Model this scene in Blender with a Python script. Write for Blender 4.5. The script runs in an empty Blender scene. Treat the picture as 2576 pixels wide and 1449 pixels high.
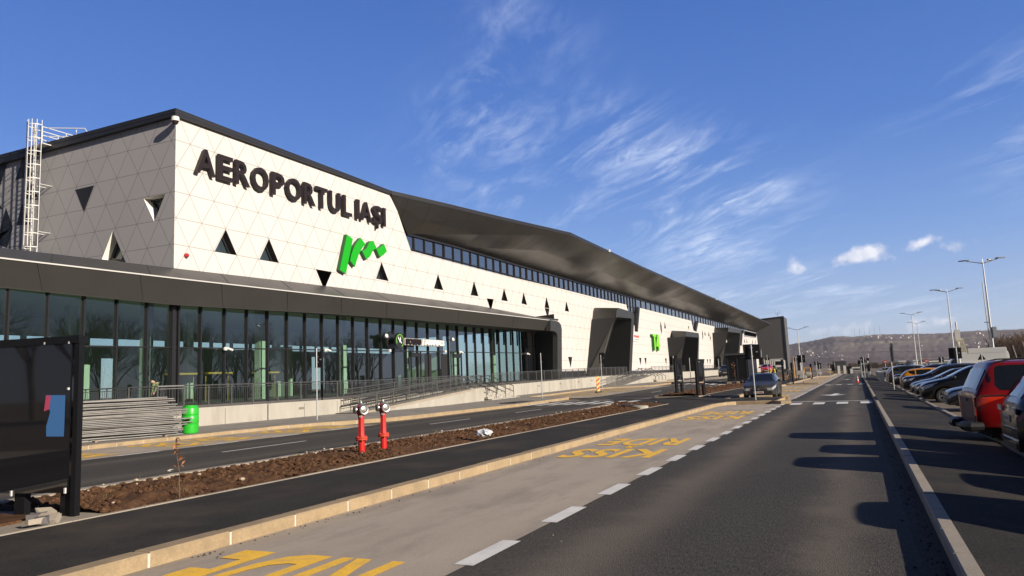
import bpy, bmesh, math, random
from mathutils import Vector, Matrix, geometry
import numpy as np
random.seed(7)
SC = bpy.context.scene
COL = SC.collection
R_ = math.radians
# ------------------------------------------------------------------ camera
CF, VPX, VPY, ROLL, EYE = 1860.0, 2158.0, 922.0, 0.042, 1.6
def _n(a): return a / np.linalg.norm(a)
_dY = _n(np.array([(VPX - 1288) / CF, -(VPY - 724.5) / CF, -1.0]))
_Z = _n(np.cross(np.array([1, ROLL, 0.0]), _dY))
if _Z[1] < 0: _Z = -_Z
_X = np.cross(_dY, _Z)
RM = np.array([_X, _dY, _Z])
cam = bpy.data.cameras.new('camera'); camo = bpy.data.objects.new('camera', cam); COL.objects.link(camo)
camo.matrix_world = Matrix([list(RM[0]) + [0], list(RM[1]) + [0], list(RM[2]) + [EYE], [0, 0, 0, 1]])
cam.sensor_width = 36.0; cam.lens = 36.0 * CF / 2576.0
cam.clip_start = 0.1; cam.clip_end = 20000
SC.camera = camo
# ------------------------------------------------------------------ world, sun
SUN_EL, SUN_AZ = 20.5, 105.0          # azimuth clockwise from +Y
sd = Vector((math.sin(R_(SUN_AZ)) * math.cos(R_(SUN_EL)), math.cos(R_(SUN_AZ)) * math.cos(R_(SUN_EL)), math.sin(R_(SUN_EL))))
sun = bpy.data.lights.new('sun', 'SUN'); sun.energy = 5.0; sun.angle = R_(0.5); sun.color = (1.0, 0.90, 0.765)
suno = bpy.data.objects.new('sun', sun); COL.objects.link(suno); suno.location = (60, -20, 40)
suno.rotation_euler = sd.to_track_quat('Z', 'Y').to_euler()
SC.view_settings.view_transform = 'Standard'; SC.view_settings.look = 'None'
SC.view_settings.exposure = 0.5; SC.view_settings.gamma = 1.0
SC.view_settings.use_curve_mapping = False
SC.render.resolution_x = 1024; SC.render.resolution_y = 576

W = bpy.data.worlds.new('World'); SC.world = W; W.use_nodes = True
nt = W.node_tree; N = nt.nodes; L = nt.links; N.clear()
def nd(t, **k):
    n = N.new(t)
    for a, b in k.items(): setattr(n, a, b)
    return n
def wmath(op, a, b=None, c=None, clamp=False):
    n = N.new('ShaderNodeMath'); n.operation = op; n.use_clamp = clamp
    for i, v in enumerate((a, b, c)):
        if v is None: continue
        if isinstance(v, (int, float)): n.inputs[i].default_value = v
        else: L.new(v, n.inputs[i])
    return n.outputs[0]
sky = nd('ShaderNodeTexSky', sky_type='NISHITA', sun_disc=False)
sky.sun_elevation = R_(SUN_EL); sky.sun_rotation = R_(SUN_AZ); sky.air_density = 1.0; sky.dust_density = 0.4; sky.ozone_density = 3.0
gr = nd('ShaderNodeValToRGB'); ge = gr.color_ramp.elements; ge[0].position = 0.0; ge[0].color = (4.1, 4.9, 6.6, 1); ge[1].position = 1.0; ge[1].color = (.16, .38, 1.25, 1)
for p_, c_ in ((.06, (3.1, 4.3, 6.9)), (.16, (1.62, 3.15, 6.8)), (.30, (.74, 2.0, 5.8)), (.50, (.46, 1.4, 4.8)), (.68, (.34, .80, 2.5))): q_ = ge.new(p_); q_.color = (*c_, 1)
hs = nd('ShaderNodeHueSaturation'); hs.inputs['Saturation'].default_value = 1.12; hs.inputs["Hue"].default_value = 0.52
L.new(sky.outputs[0], hs.inputs['Color'])
tc = nd('ShaderNodeTexCoord')
sep = nd('ShaderNodeSeparateXYZ'); L.new(tc.outputs['Generated'], sep.inputs[0])
L.new(sep.outputs[2], gr.inputs[0])
zc = wmath('MAXIMUM', sep.outputs[2], 0.02)
smx = nd('ShaderNodeMixRGB'); smx.inputs[0].default_value = .72; L.new(hs.outputs[0], smx.inputs[1]); L.new(gr.outputs[0], smx.inputs[2])
zs = wmath('ADD', zc, 0.12)
cb = nd('ShaderNodeCombineXYZ'); L.new(wmath('DIVIDE', sep.outputs[0], zs), cb.inputs[0]); L.new(wmath('DIVIDE', sep.outputs[1], zs), cb.inputs[1])
def raydir(x, y):
    d = RM @ np.array([(x - 1288) / CF, -(y - 724.5) / CF, -1.0]); return _n(d)
def blob(x, y, rx, ry, ang=0, pw=1.0):
    """soft patch of sky round one direction (real compass direction and elevation)"""
    d = Vector(raydir(x, y)); e1 = Vector((0, 0, 1)).cross(d).normalized(); e2 = d.cross(e1).normalized()
    a = R_(ang); u = e1 * math.cos(a) + e2 * math.sin(a); v = e2 * math.cos(a) - e1 * math.sin(a)
    def dot(w):
        n = N.new('ShaderNodeVectorMath'); n.operation = 'DOT_PRODUCT'; L.new(tc.outputs['Generated'], n.inputs[0]); n.inputs[1].default_value = w; return n.outputs['Value']
    q = wmath('ADD', wmath('POWER', wmath('ABSOLUTE', wmath('DIVIDE', dot(u), rx / CF)), 2.0), wmath('POWER', wmath('ABSOLUTE', wmath('DIVIDE', dot(v), ry / CF)), 2.0))
    g = wmath('MULTIPLY', wmath('POWER', 2.718, wmath('MULTIPLY', q, -1.0)), wmath('GREATER_THAN', dot(d), 0.0))
    return wmath('MULTIPLY', g, pw)
def addall(l):
    r = l[0]
    for b in l[1:]: r = wmath('ADD', r, b)
    return r
# direction of the high cirrus streaks
mp0 = nd('ShaderNodeMapping'); mp0.inputs['Rotation'].default_value = (0, 0, R_(-137)); L.new(cb.outputs[0], mp0.inputs[0])
mp = nd('ShaderNodeMapping'); mp.inputs['Scale'].default_value = (.8, 2.0, 1); L.new(mp0.outputs[0], mp.inputs[0])
n1 = nd('ShaderNodeTexNoise'); n1.inputs['Scale'].default_value = 1.5; n1.inputs['Detail'].default_value = 9; n1.inputs['Roughness'].default_value = 0.62; n1.inputs['Distortion'].default_value = 1.3
L.new(mp.outputs[0], n1.inputs[0])
n3 = nd('ShaderNodeTexNoise'); n3.inputs['Scale'].default_value = 5.5; n3.inputs['Detail'].default_value = 7; n3.inputs['Roughness'].default_value = 0.6; n3.inputs['Distortion'].default_value = 1.2
L.new(mp.outputs[0], n3.inputs[0])
cirrus_mask = addall([blob(1640, 395, 240, 95, 20, 1.1), blob(1320, 70, 130, 80, 30, .5), blob(1225, 190, 60, 110, 20, .5), blob(1200, 330, 130, 150, 60, .5), blob(1370, 500, 190, 90, 20, .55), blob(1830, 470, 160, 60, 20, .6), blob(1760, 610, 170, 70, 20, .7), blob(2470, 190, 180, 150, 0, .28), blob(2550, 330, 80, 120, 0, .4), blob(2150, 730, 240, 30, 22, .4), blob(1800, 740, 200, 40, 10, .45), blob(2200, 760, 500, 60, 0, .30)])
c1 = wmath('MULTIPLY', wmath('SUBTRACT', n1.outputs[0], 0.46), 5.0, clamp=True)
c2 = wmath('MULTIPLY', wmath('SUBTRACT', n3.outputs[0], 0.33), 2.8, clamp=True)
cir = wmath('MULTIPLY', wmath('MULTIPLY', wmath('MULTIPLY', c1, c2), cirrus_mask), 1.0, clamp=True)
# low puffs of fair-weather cumulus
n2 = nd('ShaderNodeTexNoise'); n2.inputs['Scale'].default_value = 38; n2.inputs['Detail'].default_value = 10; n2.inputs['Roughness'].default_value = 0.62
L.new(tc.outputs['Generated'], n2.inputs[0])
puff_mask = addall([blob(2200, 637, 80, 26, -3, 1), blob(2135, 650, 38, 15, -20, .8), blob(2410, 620, 36, 22, -10, .9), blob(2330, 607, 40, 12, -10, .7), blob(1990, 640, 26, 26, -60, .6), blob(2005, 678, 34, 14, 0, .75), blob(2150, 825, 55, 22, -8, .72), blob(2065, 832, 40, 14, 0, .5), blob(2320, 815, 60, 22, 5, .6), blob(2410, 806, 50, 14, 0, .5), blob(1897, 550, 18, 8, 0, .5), blob(2280, 830, 250, 20, 0, .25)])
pf = wmath('MULTIPLY', wmath('SUBTRACT', wmath('ADD', n2.outputs[0], wmath('MULTIPLY', puff_mask, 0.42)), 0.72), 3.4, clamp=True)
pf = wmath('MULTIPLY', pf, wmath('MULTIPLY', puff_mask, 1.6, clamp=True))
low = wmath('POWER', wmath('SUBTRACT', 1.0, wmath('MULTIPLY', zc, 2.6, clamp=True), clamp=True), 2.0)
hz = nd('ShaderNodeMixRGB'); L.new(wmath('MULTIPLY', low, 0.10), hz.inputs[0]); L.new(smx.outputs[0], hz.inputs[1]); hz.inputs[2].default_value = (6.3, 6.9, 8.6, 1)
mx = nd('ShaderNodeMixRGB'); L.new(wmath('MULTIPLY', cir, 0.85), mx.inputs[0]); L.new(hz.outputs[0], mx.inputs[1]); mx.inputs[2].default_value = (7.2, 8.0, 9.6, 1)
mx2 = nd('ShaderNodeMixRGB'); L.new(wmath('MULTIPLY', pf, 0.85), mx2.inputs[0]); L.new(mx.outputs[0], mx2.inputs[1]); pc = nd('ShaderNodeMixRGB'); L.new(wmath('MULTIPLY', wmath('SUBTRACT', n2.outputs[0], .36), 3.4, clamp=True), pc.inputs[0]); pc.inputs[1].default_value = (4.6, 5.2, 6.8, 1); pc.inputs[2].default_value = (8.6, 8.5, 9.0, 1); L.new(pc.outputs[0], mx2.inputs[2])
# sky away from the view direction is dimmed to weaken its fill in shadows
vd = nd('ShaderNodeVectorMath'); vd.operation = 'DOT_PRODUCT'; L.new(tc.outputs['Generated'], vd.inputs[0]); vd.inputs[1].default_value = (-.40, .90, .17)
fm = nd('ShaderNodeMapRange'); fm.interpolation_type = 'SMOOTHSTEP'; L.new(vd.outputs['Value'], fm.inputs[0]); fm.inputs[1].default_value = .15; fm.inputs[2].default_value = .72; fm.inputs[3].default_value = .30; fm.inputs[4].default_value = 1.0
sv = nd('ShaderNodeVectorMath'); sv.operation = 'SCALE'; L.new(mx2.outputs[0], sv.inputs[0]); L.new(fm.outputs[0], sv.inputs['Scale'])
bg = nd('ShaderNodeBackground'); bg.inputs['Strength'].default_value = 0.085; L.new(sv.outputs[0], bg.inputs['Color'])
wo = nd('ShaderNodeOutputWorld'); L.new(bg.outputs[0], wo.inputs[0])
SC.render.engine = 'CYCLES'
SC.cycles.max_bounces = 8; SC.cycles.transparent_max_bounces = 16; SC.cycles.glossy_bounces = 4
SC.cycles.caustics_reflective = False; SC.cycles.caustics_refractive = False

# ------------------------------------------------------------------ picture point -> place
def ray(x, y): return RM @ np.array([(x - 1288) / CF, -(y - 724.5) / CF, -1.0])
def PX(x, y, X):
    d = ray(x, y); t = X / d[0]; return Vector((X, d[1] * t, EYE + d[2] * t))
def PYc(x, y, Y):
    d = ray(x, y); t = Y / d[1]; return Vector((d[0] * t, Y, EYE + d[2] * t))
def G0(x, y, z=0.0):
    d = ray(x, y); t = (z - EYE) / d[2]; return Vector((d[0] * t, d[1] * t, z))
def sm(t):
    t = max(0.0, min(1.0, t)); return t * t * (3 - 2 * t)
def rise(Y): return .011 * max(0, min(45, Y - 45)) + .005 * max(0, min(220, Y - 90))
def zg(X, Y): return rise(Y) * sm((-X - 10) / 8)
def zt(Y): return .93 + .0165 * max(0, min(45, Y - 40)) + .005 * max(0, min(220, Y - 85))
def GG(x, y, dz=0.0):
    z = 0.0
    for i in range(60):
        p = G0(x, y, z + dz); z = z * .5 + .5 * zg(p[0], p[1])
    return G0(x, y, z + dz)
# zoom frames used while measuring the photograph
def fr(ox, oy, s): return lambda x, y: ((ox + x / s) / 1.565, (oy + y / s) / 1.565)
rA = fr(2200, 1050, 2.415); r1 = fr(0, 400, 2.07); r2 = fr(600, 400, 1.8117); r5 = fr(1300, 1100, 2.3418)
r4 = fr(3400, 1350, 2.899); r3 = fr(3000, 1150, 2.496); rp = fr(600, 1100, 2.229); rv = fr(2800, 1350, 5.152)
r6 = fr(0, 1600, 1.84); r7 = fr(1200, 1500, 1.288); rg = fr(1300, 900, 6.587); rt = fr(2200, 1150, 4.14)
rq = fr(3300, 1300, 6.0375); rw = fr(3650, 1250, 5.796); rs = fr(1480, 1290, 7.576); r8 = fr(2800, 1500, 1.886); rl = fr(0, 1250, 3.22)

# ------------------------------------------------------------------ materials
MATS = {}
def mat(name, col, rough=0.6, metal=0.0, var=0.0, vscale=3.0, bump=0.0, bscale=20.0, spec=None, coat=0.0, dirt=None, dscale=0.6, damt=0.5, emit=None, stretch=None, fine=0.0):
    if name in MATS: return MATS[name]
    m = bpy.data.materials.new(name); m.use_nodes = True; MATS[name] = m
    t = m.node_tree; b = t.nodes['Principled BSDF']
    b.inputs['Base Color'].default_value = (*col, 1); b.inputs['Roughness'].default_value = rough; b.inputs['Metallic'].default_value = metal
    if spec is not None: b.inputs['Specular IOR Level'].default_value = spec
    if coat: b.inputs['Coat Weight'].default_value = coat; b.inputs['Coat Roughness'].default_value = 0.05
    if emit: b.inputs['Emission Color'].default_value = (*emit[0], 1); b.inputs['Emission Strength'].default_value = emit[1]
    co = None
    if var or bump or dirt or fine:
        co = t.nodes.new('ShaderNodeTexCoord').outputs['Object']
        if stretch:
            mm = t.nodes.new('ShaderNodeMapping'); mm.inputs['Scale'].default_value = stretch; t.links.new(co, mm.inputs[0]); co = mm.outputs[0]
    cur = None
    def noise(sc, det=6, ro=0.6):
        n = t.nodes.new('ShaderNodeTexNoise'); n.inputs['Scale'].default_value = sc; n.inputs['Detail'].default_value = det; n.inputs['Roughness'].default_value = ro
        t.links.new(co, n.inputs[0]); return n.outputs[0]
    if var or fine:
        mr = t.nodes.new('ShaderNodeMapRange'); mr.inputs[1].default_value = 0.3; mr.inputs[2].default_value = 0.7
        mr.inputs[3].default_value = 1 - var; mr.inputs[4].default_value = 1 + var
        t.links.new(noise(vscale), mr.inputs[0]); f = mr.outputs[0]
        if fine:
            m2 = t.nodes.new('ShaderNodeMapRange'); m2.inputs[1].default_value = 0.35; m2.inputs[2].default_value = 0.65; m2.inputs[3].default_value = 1 - fine; m2.inputs[4].default_value = 1 + fine
            t.links.new(noise(42, 4, .75), m2.inputs[0]); q = t.nodes.new('ShaderNodeMath'); q.operation = 'MULTIPLY'; t.links.new(f, q.inputs[0]); t.links.new(m2.outputs[0], q.inputs[1]); f = q.outputs[0]
        v = t.nodes.new('ShaderNodeVectorMath'); v.operation = 'SCALE'; v.inputs[0].default_value = col; t.links.new(f, v.inputs['Scale']); cur = v.outputs[0]
    if dirt:
        r = t.nodes.new('ShaderNodeMapRange'); r.inputs[1].default_value = 0.48; r.inputs[2].default_value = 0.68; r.inputs[3].default_value = 0; r.inputs[4].default_value = damt
        t.links.new(noise(dscale, 8, 0.65), r.inputs[0])
        x = t.nodes.new('ShaderNodeMixRGB'); t.links.new(r.outputs[0], x.inputs[0])
        if cur: t.links.new(cur, x.inputs[1])
        else: x.inputs[1].default_value = (*col, 1)
        x.inputs[2].default_value = (*dirt, 1); cur = x.outputs[0]
    if cur: t.links.new(cur, b.inputs['Base Color'])
    if bump:
        bp = t.nodes.new('ShaderNodeBump'); bp.inputs['Strength'].default_value = bump; bp.inputs['Distance'].default_value = 0.02
        t.links.new(noise(bscale, 5, .65), bp.inputs['Height']); t.links.new(bp.outputs[0], b.inputs['Normal'])
    return m
def glass_mat(name, tint, ior=1.7, extra=0.04, wave=0.0, wscale=0.6, gcol=(.9, .93, 1)):
    m = bpy.data.materials.new(name); m.use_nodes = True; MATS[name] = m; t = m.node_tree; t.nodes.clear()
    tr = t.nodes.new('ShaderNodeBsdfTransparent'); tr.inputs[0].default_value = (*tint, 1)
    gl = t.nodes.new('ShaderNodeBsdfGlossy'); gl.inputs['Roughness'].default_value = 0.0; gl.inputs['Color'].default_value = (*gcol, 1)
    fz = t.nodes.new('ShaderNodeFresnel'); fz.inputs[0].default_value = ior
    ad = t.nodes.new('ShaderNodeMath'); ad.operation = 'ADD'; ad.use_clamp = True; ad.inputs[1].default_value = extra; t.links.new(fz.outputs[0], ad.inputs[0])
    mx = t.nodes.new('ShaderNodeMixShader'); t.links.new(ad.outputs[0], mx.inputs[0]); t.links.new(tr.outputs[0], mx.inputs[1]); t.links.new(gl.outputs[0], mx.inputs[2])
    if wave:
        co = t.nodes.new('ShaderNodeTexCoord').outputs['Object']
        n = t.nodes.new('ShaderNodeTexNoise'); n.inputs['Scale'].default_value = wscale; n.inputs['Detail'].default_value = 2; t.links.new(co, n.inputs[0])
        bp = t.nodes.new('ShaderNodeBump'); bp.inputs['Strength'].default_value = wave; bp.inputs['Distance'].default_value = 0.02; t.links.new(n.outputs[0], bp.inputs['Height'])
        t.links.new(bp.outputs[0], gl.inputs['Normal'])
    o = t.nodes.new('ShaderNodeOutputMaterial'); t.links.new(mx.outputs[0], o.inputs[0]); return m

# ------------------------------------------------------------------ mesh helpers
def tag(o, label=None, cat=None, group=None, kind=None):
    if label: o['label'] = label
    if cat: o['category'] = cat
    if group: o['group'] = group
    if kind: o['kind'] = kind
    return o
def empty(name, loc=(0, 0, 0), rz=0.0, label=None, cat=None, group=None):
    o = bpy.data.objects.new(name, None); COL.objects.link(o); o.location = loc; o.rotation_euler = (0, 0, rz); o.empty_display_size = .3
    return tag(o, label, cat, group)
class MB:
    def __init__(s): s.v = []; s.f = []; s.mi = []; s.cur = 0
    def add(s, vs, fs):
        b = len(s.v); s.v += [tuple(v) for v in vs]
        for f in fs: s.f.append([b + i for i in f]); s.mi.append(s.cur)
        return s
    def quad(s, a, b, c, d): return s.add([a, b, c, d], [[0, 1, 2, 3]])
    def poly(s, ps): return s.add(ps, [list(range(len(ps)))])
    def box(s, c, size, rz=0.0, M=None):
        x, y, z = [q / 2 for q in size]; vs = []
        for sx, sy, sz in ((-1,-1,-1),(1,-1,-1),(1,1,-1),(-1,1,-1),(-1,-1,1),(1,-1,1),(1,1,1),(-1,1,1)):
            p = Vector((sx * x, sy * y, sz * z))
            if M is not None: p = M @ p
            elif rz: p = Matrix.Rotation(rz, 3, 'Z') @ p
            vs.append(p + Vector(c))
        return s.add(vs, [[0,3,2,1],[4,5,6,7],[0,1,5,4],[1,2,6,5],[2,3,7,6],[3,0,4,7]])
    def bar(s, a, b, w, h=None, up=(0, 0, 1)):
        h = h or w; a = Vector(a); b = Vector(b); d = (b - a); l = d.length
        if l < 1e-6: return s
        d.normalize(); u = Vector(up)
        if abs(d.dot(u)) > .98: u = Vector((1, 0, 0))
        r = d.cross(u).normalized(); u = r.cross(d).normalized()
        vs = [p + r * (i * w / 2) + u * (j * h / 2) for p in (a, b) for i, j in ((-1,-1),(1,-1),(1,1),(-1,1))]
        return s.add(vs, [[0,3,2,1],[4,5,6,7],[0,1,5,4],[1,2,6,5],[2,3,7,6],[3,0,4,7]])
    def tube(s, pts, rads, n=8, cap=True):
        pts = [Vector(p) for p in pts]
        if isinstance(rads, (int, float)): rads = [rads] * len(pts)
        base = len(s.v); d0 = None
        for i, p in enumerate(pts):
            d = (pts[min(i + 1, len(pts) - 1)] - pts[max(i - 1, 0)]).normalized()
            u = Vector((0, 0, 1)) if abs(d.z) < .95 else Vector((1, 0, 0))
            a = d.cross(u).normalized(); b = a.cross(d).normalized()
            for k in range(n):
                t = 2 * math.pi * k / n; s.v.append(tuple(p + (a * math.cos(t) + b * math.sin(t)) * rads[i]))
        for i in range(len(pts) - 1):
            for k in range(n):
                s.f.append([base + i*n + k, base + i*n + (k+1)%n, base + (i+1)*n + (k+1)%n, base + (i+1)*n + k]); s.mi.append(s.cur)
        if cap:
            s.f.append([base + k for k in range(n)]); s.mi.append(s.cur)
            s.f.append([base + (len(pts)-1)*n + k for k in reversed(range(n))]); s.mi.append(s.cur)
        return s
    def lathe(s, prof, n=20, M=None, cap=True):
        base = len(s.v); M = M or Matrix.Identity(4)
        for r, z in prof:
            for k in range(n):
                t = 2 * math.pi * k / n; s.v.append(tuple(M @ Vector((r * math.cos(t), r * math.sin(t), z))))
        for i in range(len(prof) - 1):
            for k in range(n):
                s.f.append([base + i*n + k, base + i*n + (k+1)%n, base + (i+1)*n + (k+1)%n, base + (i+1)*n + k]); s.mi.append(s.cur)
        if cap:
            s.f.append([base + k for k in reversed(range(n))]); s.mi.append(s.cur)
            s.f.append([base + (len(prof)-1)*n + k for k in range(n)]); s.mi.append(s.cur)
        return s
    def prism(s, pts, off, caps=(True, True)):
        """closed polygon pts (3D) pushed by off"""
        n = len(pts); off = Vector(off); b = len(s.v)
        s.v += [tuple(p) for p in pts] + [tuple(Vector(p) + off) for p in pts]
        tri = geometry.tessellate_polygon([[Vector(p) for p in pts]])
        for t in tri:
            if caps[0]: s.f.append([b + i for i in t]); s.mi.append(s.cur)
            if caps[1]: s.f.append([b + n + i for i in reversed(t)]); s.mi.append(s.cur)
        for i in range(n): s.f.append([b + i, b + (i+1) % n, b + n + (i+1) % n, b + n + i]); s.mi.append(s.cur)
        return s
    def holed(s, outer, holes):
        loops = [[Vector(p) for p in outer]] + [[Vector(p) for p in h] for h in holes]
        flat = [p for l in loops for p in l]; b = len(s.v); s.v += [tuple(p) for p in flat]
        for t in geometry.tessellate_polygon(loops): s.f.append([b + i for i in t]); s.mi.append(s.cur)
        return s
    def grid(s, rows, close=False):
        b = len(s.v); n = len(rows[0])
        for r in rows: s.v += [tuple(p) for p in r]
        for i in range(len(rows) - 1):
            for k in range(n if close else n - 1):
                s.f.append([b + i*n + k, b + i*n + (k+1)%n, b + (i+1)*n + (k+1)%n, b + (i+1)*n + k]); s.mi.append(s.cur)
        return s
    def build(s, name, m, parent=None, smooth=False, merge=False, fixn=True, bevel=0.0):
        me = bpy.data.meshes.new(name); me.from_pydata([tuple(v) for v in s.v], [], s.f)
        ms = m if isinstance(m, (list, tuple)) else [m]
        for q in ms: me.materials.append(q)
        if len(ms) > 1:
            for p, i in zip(me.polygons, s.mi): p.material_index = min(i, len(ms) - 1)
        if merge or fixn or bevel:
            bm = bmesh.new(); bm.from_mesh(me)
            if merge: bmesh.ops.remove_doubles(bm, verts=bm.verts, dist=1e-4)
            if fixn: bmesh.ops.recalc_face_normals(bm, faces=bm.faces)
            if bevel: bmesh.ops.bevel(bm, geom=[e for e in bm.edges if len(e.link_faces) == 2 and e.calc_face_angle(0) > .6], offset=bevel, segments=2, affect='EDGES')
            bm.to_mesh(me); bm.free()
        if smooth:
            for p in me.polygons: p.use_smooth = True
            try: me.set_sharp_from_angle(angle=R_(38))
            except Exception: pass
        o = bpy.data.objects.new(name, me); COL.objects.link(o)
        if parent is not None: o.parent = parent
        return o
def copy_tree(o, parent=None):
    c = o.copy(); COL.objects.link(c)
    if parent is not None: c.parent = parent
    for ch in list(o.children): copy_tree(ch, c)
    return c
def text_mb(mb, txt, org, ux, uz, width, height, depth=0.02, bold=0.02, shear=0.0, spacing=1.0):
    """lettering fitted in a width x height box from org (lower left) along ux, uz; extruded along ux x uz"""
    cu = bpy.data.curves.new('t', 'FONT'); cu.body = txt; cu.size = 1.0; cu.offset = bold; cu.resolution_u = 3; cu.space_character = spacing; cu.shear = shear
    to = bpy.data.objects.new('t', cu); COL.objects.link(to)
    dg = bpy.context.evaluated_depsgraph_get(); me = bpy.data.meshes.new_from_object(to.evaluated_get(dg))
    xs = [v.co.x for v in me.vertices]; ys = [v.co.y for v in me.vertices]
    if xs:
        x0, x1, y0, y1 = min(xs), max(xs), min(ys), max(ys); ux = Vector(ux).normalized(); uz = Vector(uz).normalized(); nn = ux.cross(uz)
        org = Vector(org); P = []
        for v in me.vertices:
            a = (v.co.x - x0) / max(1e-6, x1 - x0) * width; c = (v.co.y - y0) / max(1e-6, y1 - y0) * height
            P.append(org + ux * a + uz * c)
        b = len(mb.v); n = len(P); mb.v += [tuple(p + nn * depth) for p in P]
        ec = {}
        for p in me.polygons:
            mb.f.append([b + i for i in p.vertices]); mb.mi.append(mb.cur)
            vs = list(p.vertices)
            for i in range(len(vs)): e = (vs[i], vs[(i+1) % len(vs)]); ec[e] = 1
        if depth > 0.005:
            mb.v += [tuple(p) for p in P]
            for (i, j) in ec:
                if (j, i) not in ec: mb.f.append([b + j, b + i, b + n + i, b + n + j]); mb.mi.append(mb.cur)
    bpy.data.objects.remove(to); bpy.data.meshes.remove(me); bpy.data.curves.remove(cu)
    return mb
# ------------------------------------------------------------------ surfaces
M_asph = mat('asphalt_new', (.057, .052, .0465), .88, spec=.25, var=.18, vscale=.5, bump=.9, bscale=95, fine=.55, dirt=(.10, .082, .064), dscale=.33, damt=.35, stretch=(1, .28, 1))
def wheel_dust(m, bands, col, amt):
    # pale dust worn into the tyre tracks
    t = m.node_tree; l = t.links; b = t.nodes['Principled BSDF']; src = b.inputs['Base Color'].links[0].from_socket
    g = t.nodes.new('ShaderNodeTexCoord').outputs['Object']; sp = t.nodes.new('ShaderNodeSeparateXYZ'); l.new(g, sp.inputs[0]); nz = t.nodes.new('ShaderNodeTexNoise'); nz.inputs['Scale'].default_value = .5; nz.inputs['Detail'].default_value = 6; nz.inputs['Roughness'].default_value = .7; l.new(g, nz.inputs[0])
    def mt(op, a, bb):
        n = t.nodes.new('ShaderNodeMath'); n.operation = op
        for i, v in enumerate((a, bb)):
            if isinstance(v, (int, float)): n.inputs[i].default_value = v
            else: l.new(v, n.inputs[i])
        return n.outputs[0]
    xw = mt('ADD', sp.outputs[0], mt('MULTIPLY', mt('SUBTRACT', nz.outputs[0], .5), .8)); acc = None
    for c, w, k in bands:
        d = mt('DIVIDE', mt('SUBTRACT', xw, c), w); q = mt('MULTIPLY', mt('POWER', 2.718, mt('MULTIPLY', mt('MULTIPLY', d, d), -1.0)), k); acc = q if acc is None else mt('ADD', acc, q)
    f = mt('MULTIPLY', acc, mt('MULTIPLY', mt('ADD', nz.outputs[0], .15), amt)); n = t.nodes.new('ShaderNodeMixRGB'); n.inputs[2].default_value = (*col, 1); l.new(f, n.inputs[0]); l.new(src, n.inputs[1]); l.new(n.outputs[0], b.inputs['Base Color'])
wheel_dust(M_asph, [(-2.35, .38, 1.0), (-.35, .30, .9), (-13.8, .4, .5), (-17.2, .4, .5)], (.165, .138, .110), 1.0)
M_walk = mat('asphalt_walk', (.034, .031, .028), .9, spec=.2, var=.2, vscale=.9, bump=.8, bscale=110, fine=.5, dirt=(.095, .075, .055), dscale=.55, damt=.6)
M_conc = mat('concrete_lane', (.40, .335, .262), .85, var=.10, vscale=.7, bump=.25, bscale=60, fine=.10, dirt=(.15, .132, .115), dscale=.9, damt=.5, stretch=(1.6, .5, 1))
M_kerb = mat('kerb_stone', (.36, .265, .155), .85, var=.14, vscale=1.2, bump=.35, bscale=40, fine=.12, dirt=(.22, .165, .10), dscale=2.6, damt=.6)
M_kerb2 = mat('kerb_pale', (.33, .285, .225), .85, var=.12, vscale=1.5, bump=.3, bscale=40, fine=.1, dirt=(.33, .26, .18), dscale=1.6, damt=.5)
M_joint = mat('mortar', (.55, .50, .42), .9)
M_soil = mat('soil', (.10, .052, .028), .95, spec=.1, var=.35, vscale=3, bump=1.0, bscale=30, fine=.4, dirt=(.17, .095, .052), dscale=1.4, damt=.5)
M_paint = mat('white_paint', (.72, .70, .66), .7, var=.06, vscale=2, fine=.1, dirt=(.42, .40, .36), dscale=3, damt=.4)
M_paintd = mat('worn_white_paint', (.36, .34, .31), .75, var=.1, vscale=3, dirt=(.16, .15, .14), dscale=4, damt=.6)
M_edgep = mat('edge_line_paint', (.50, .48, .44), .75, var=.1, vscale=3, dirt=(.25, .23, .21), dscale=4, damt=.5)
M_yellow = mat('yellow_paint', (.95, .55, .04), .7, var=.06, vscale=3, fine=.1, dirt=(.45, .33, .16), dscale=5, damt=.4)
M_gravel = mat('bare_ground', (.14, .105, .075), .95, var=.3, vscale=.05, bump=.6, bscale=3, fine=.2, dirt=(.10, .10, .06), dscale=.02, damt=.6)
M_terr = mat('terrace_concrete', (.40, .375, .325), .85, var=.08, vscale=1.0, bump=.2, bscale=30, fine=.06, dirt=(.27, .235, .19), dscale=1.1, damt=.5, stretch=(1, 1, .35))
M_plinth = mat('pavement_concrete', (.27, .245, .215), .88, var=.12, vscale=.8, fine=.1, bump=.2, bscale=30, dirt=(.10, .09, .08), dscale=.7, damt=.5)

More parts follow.
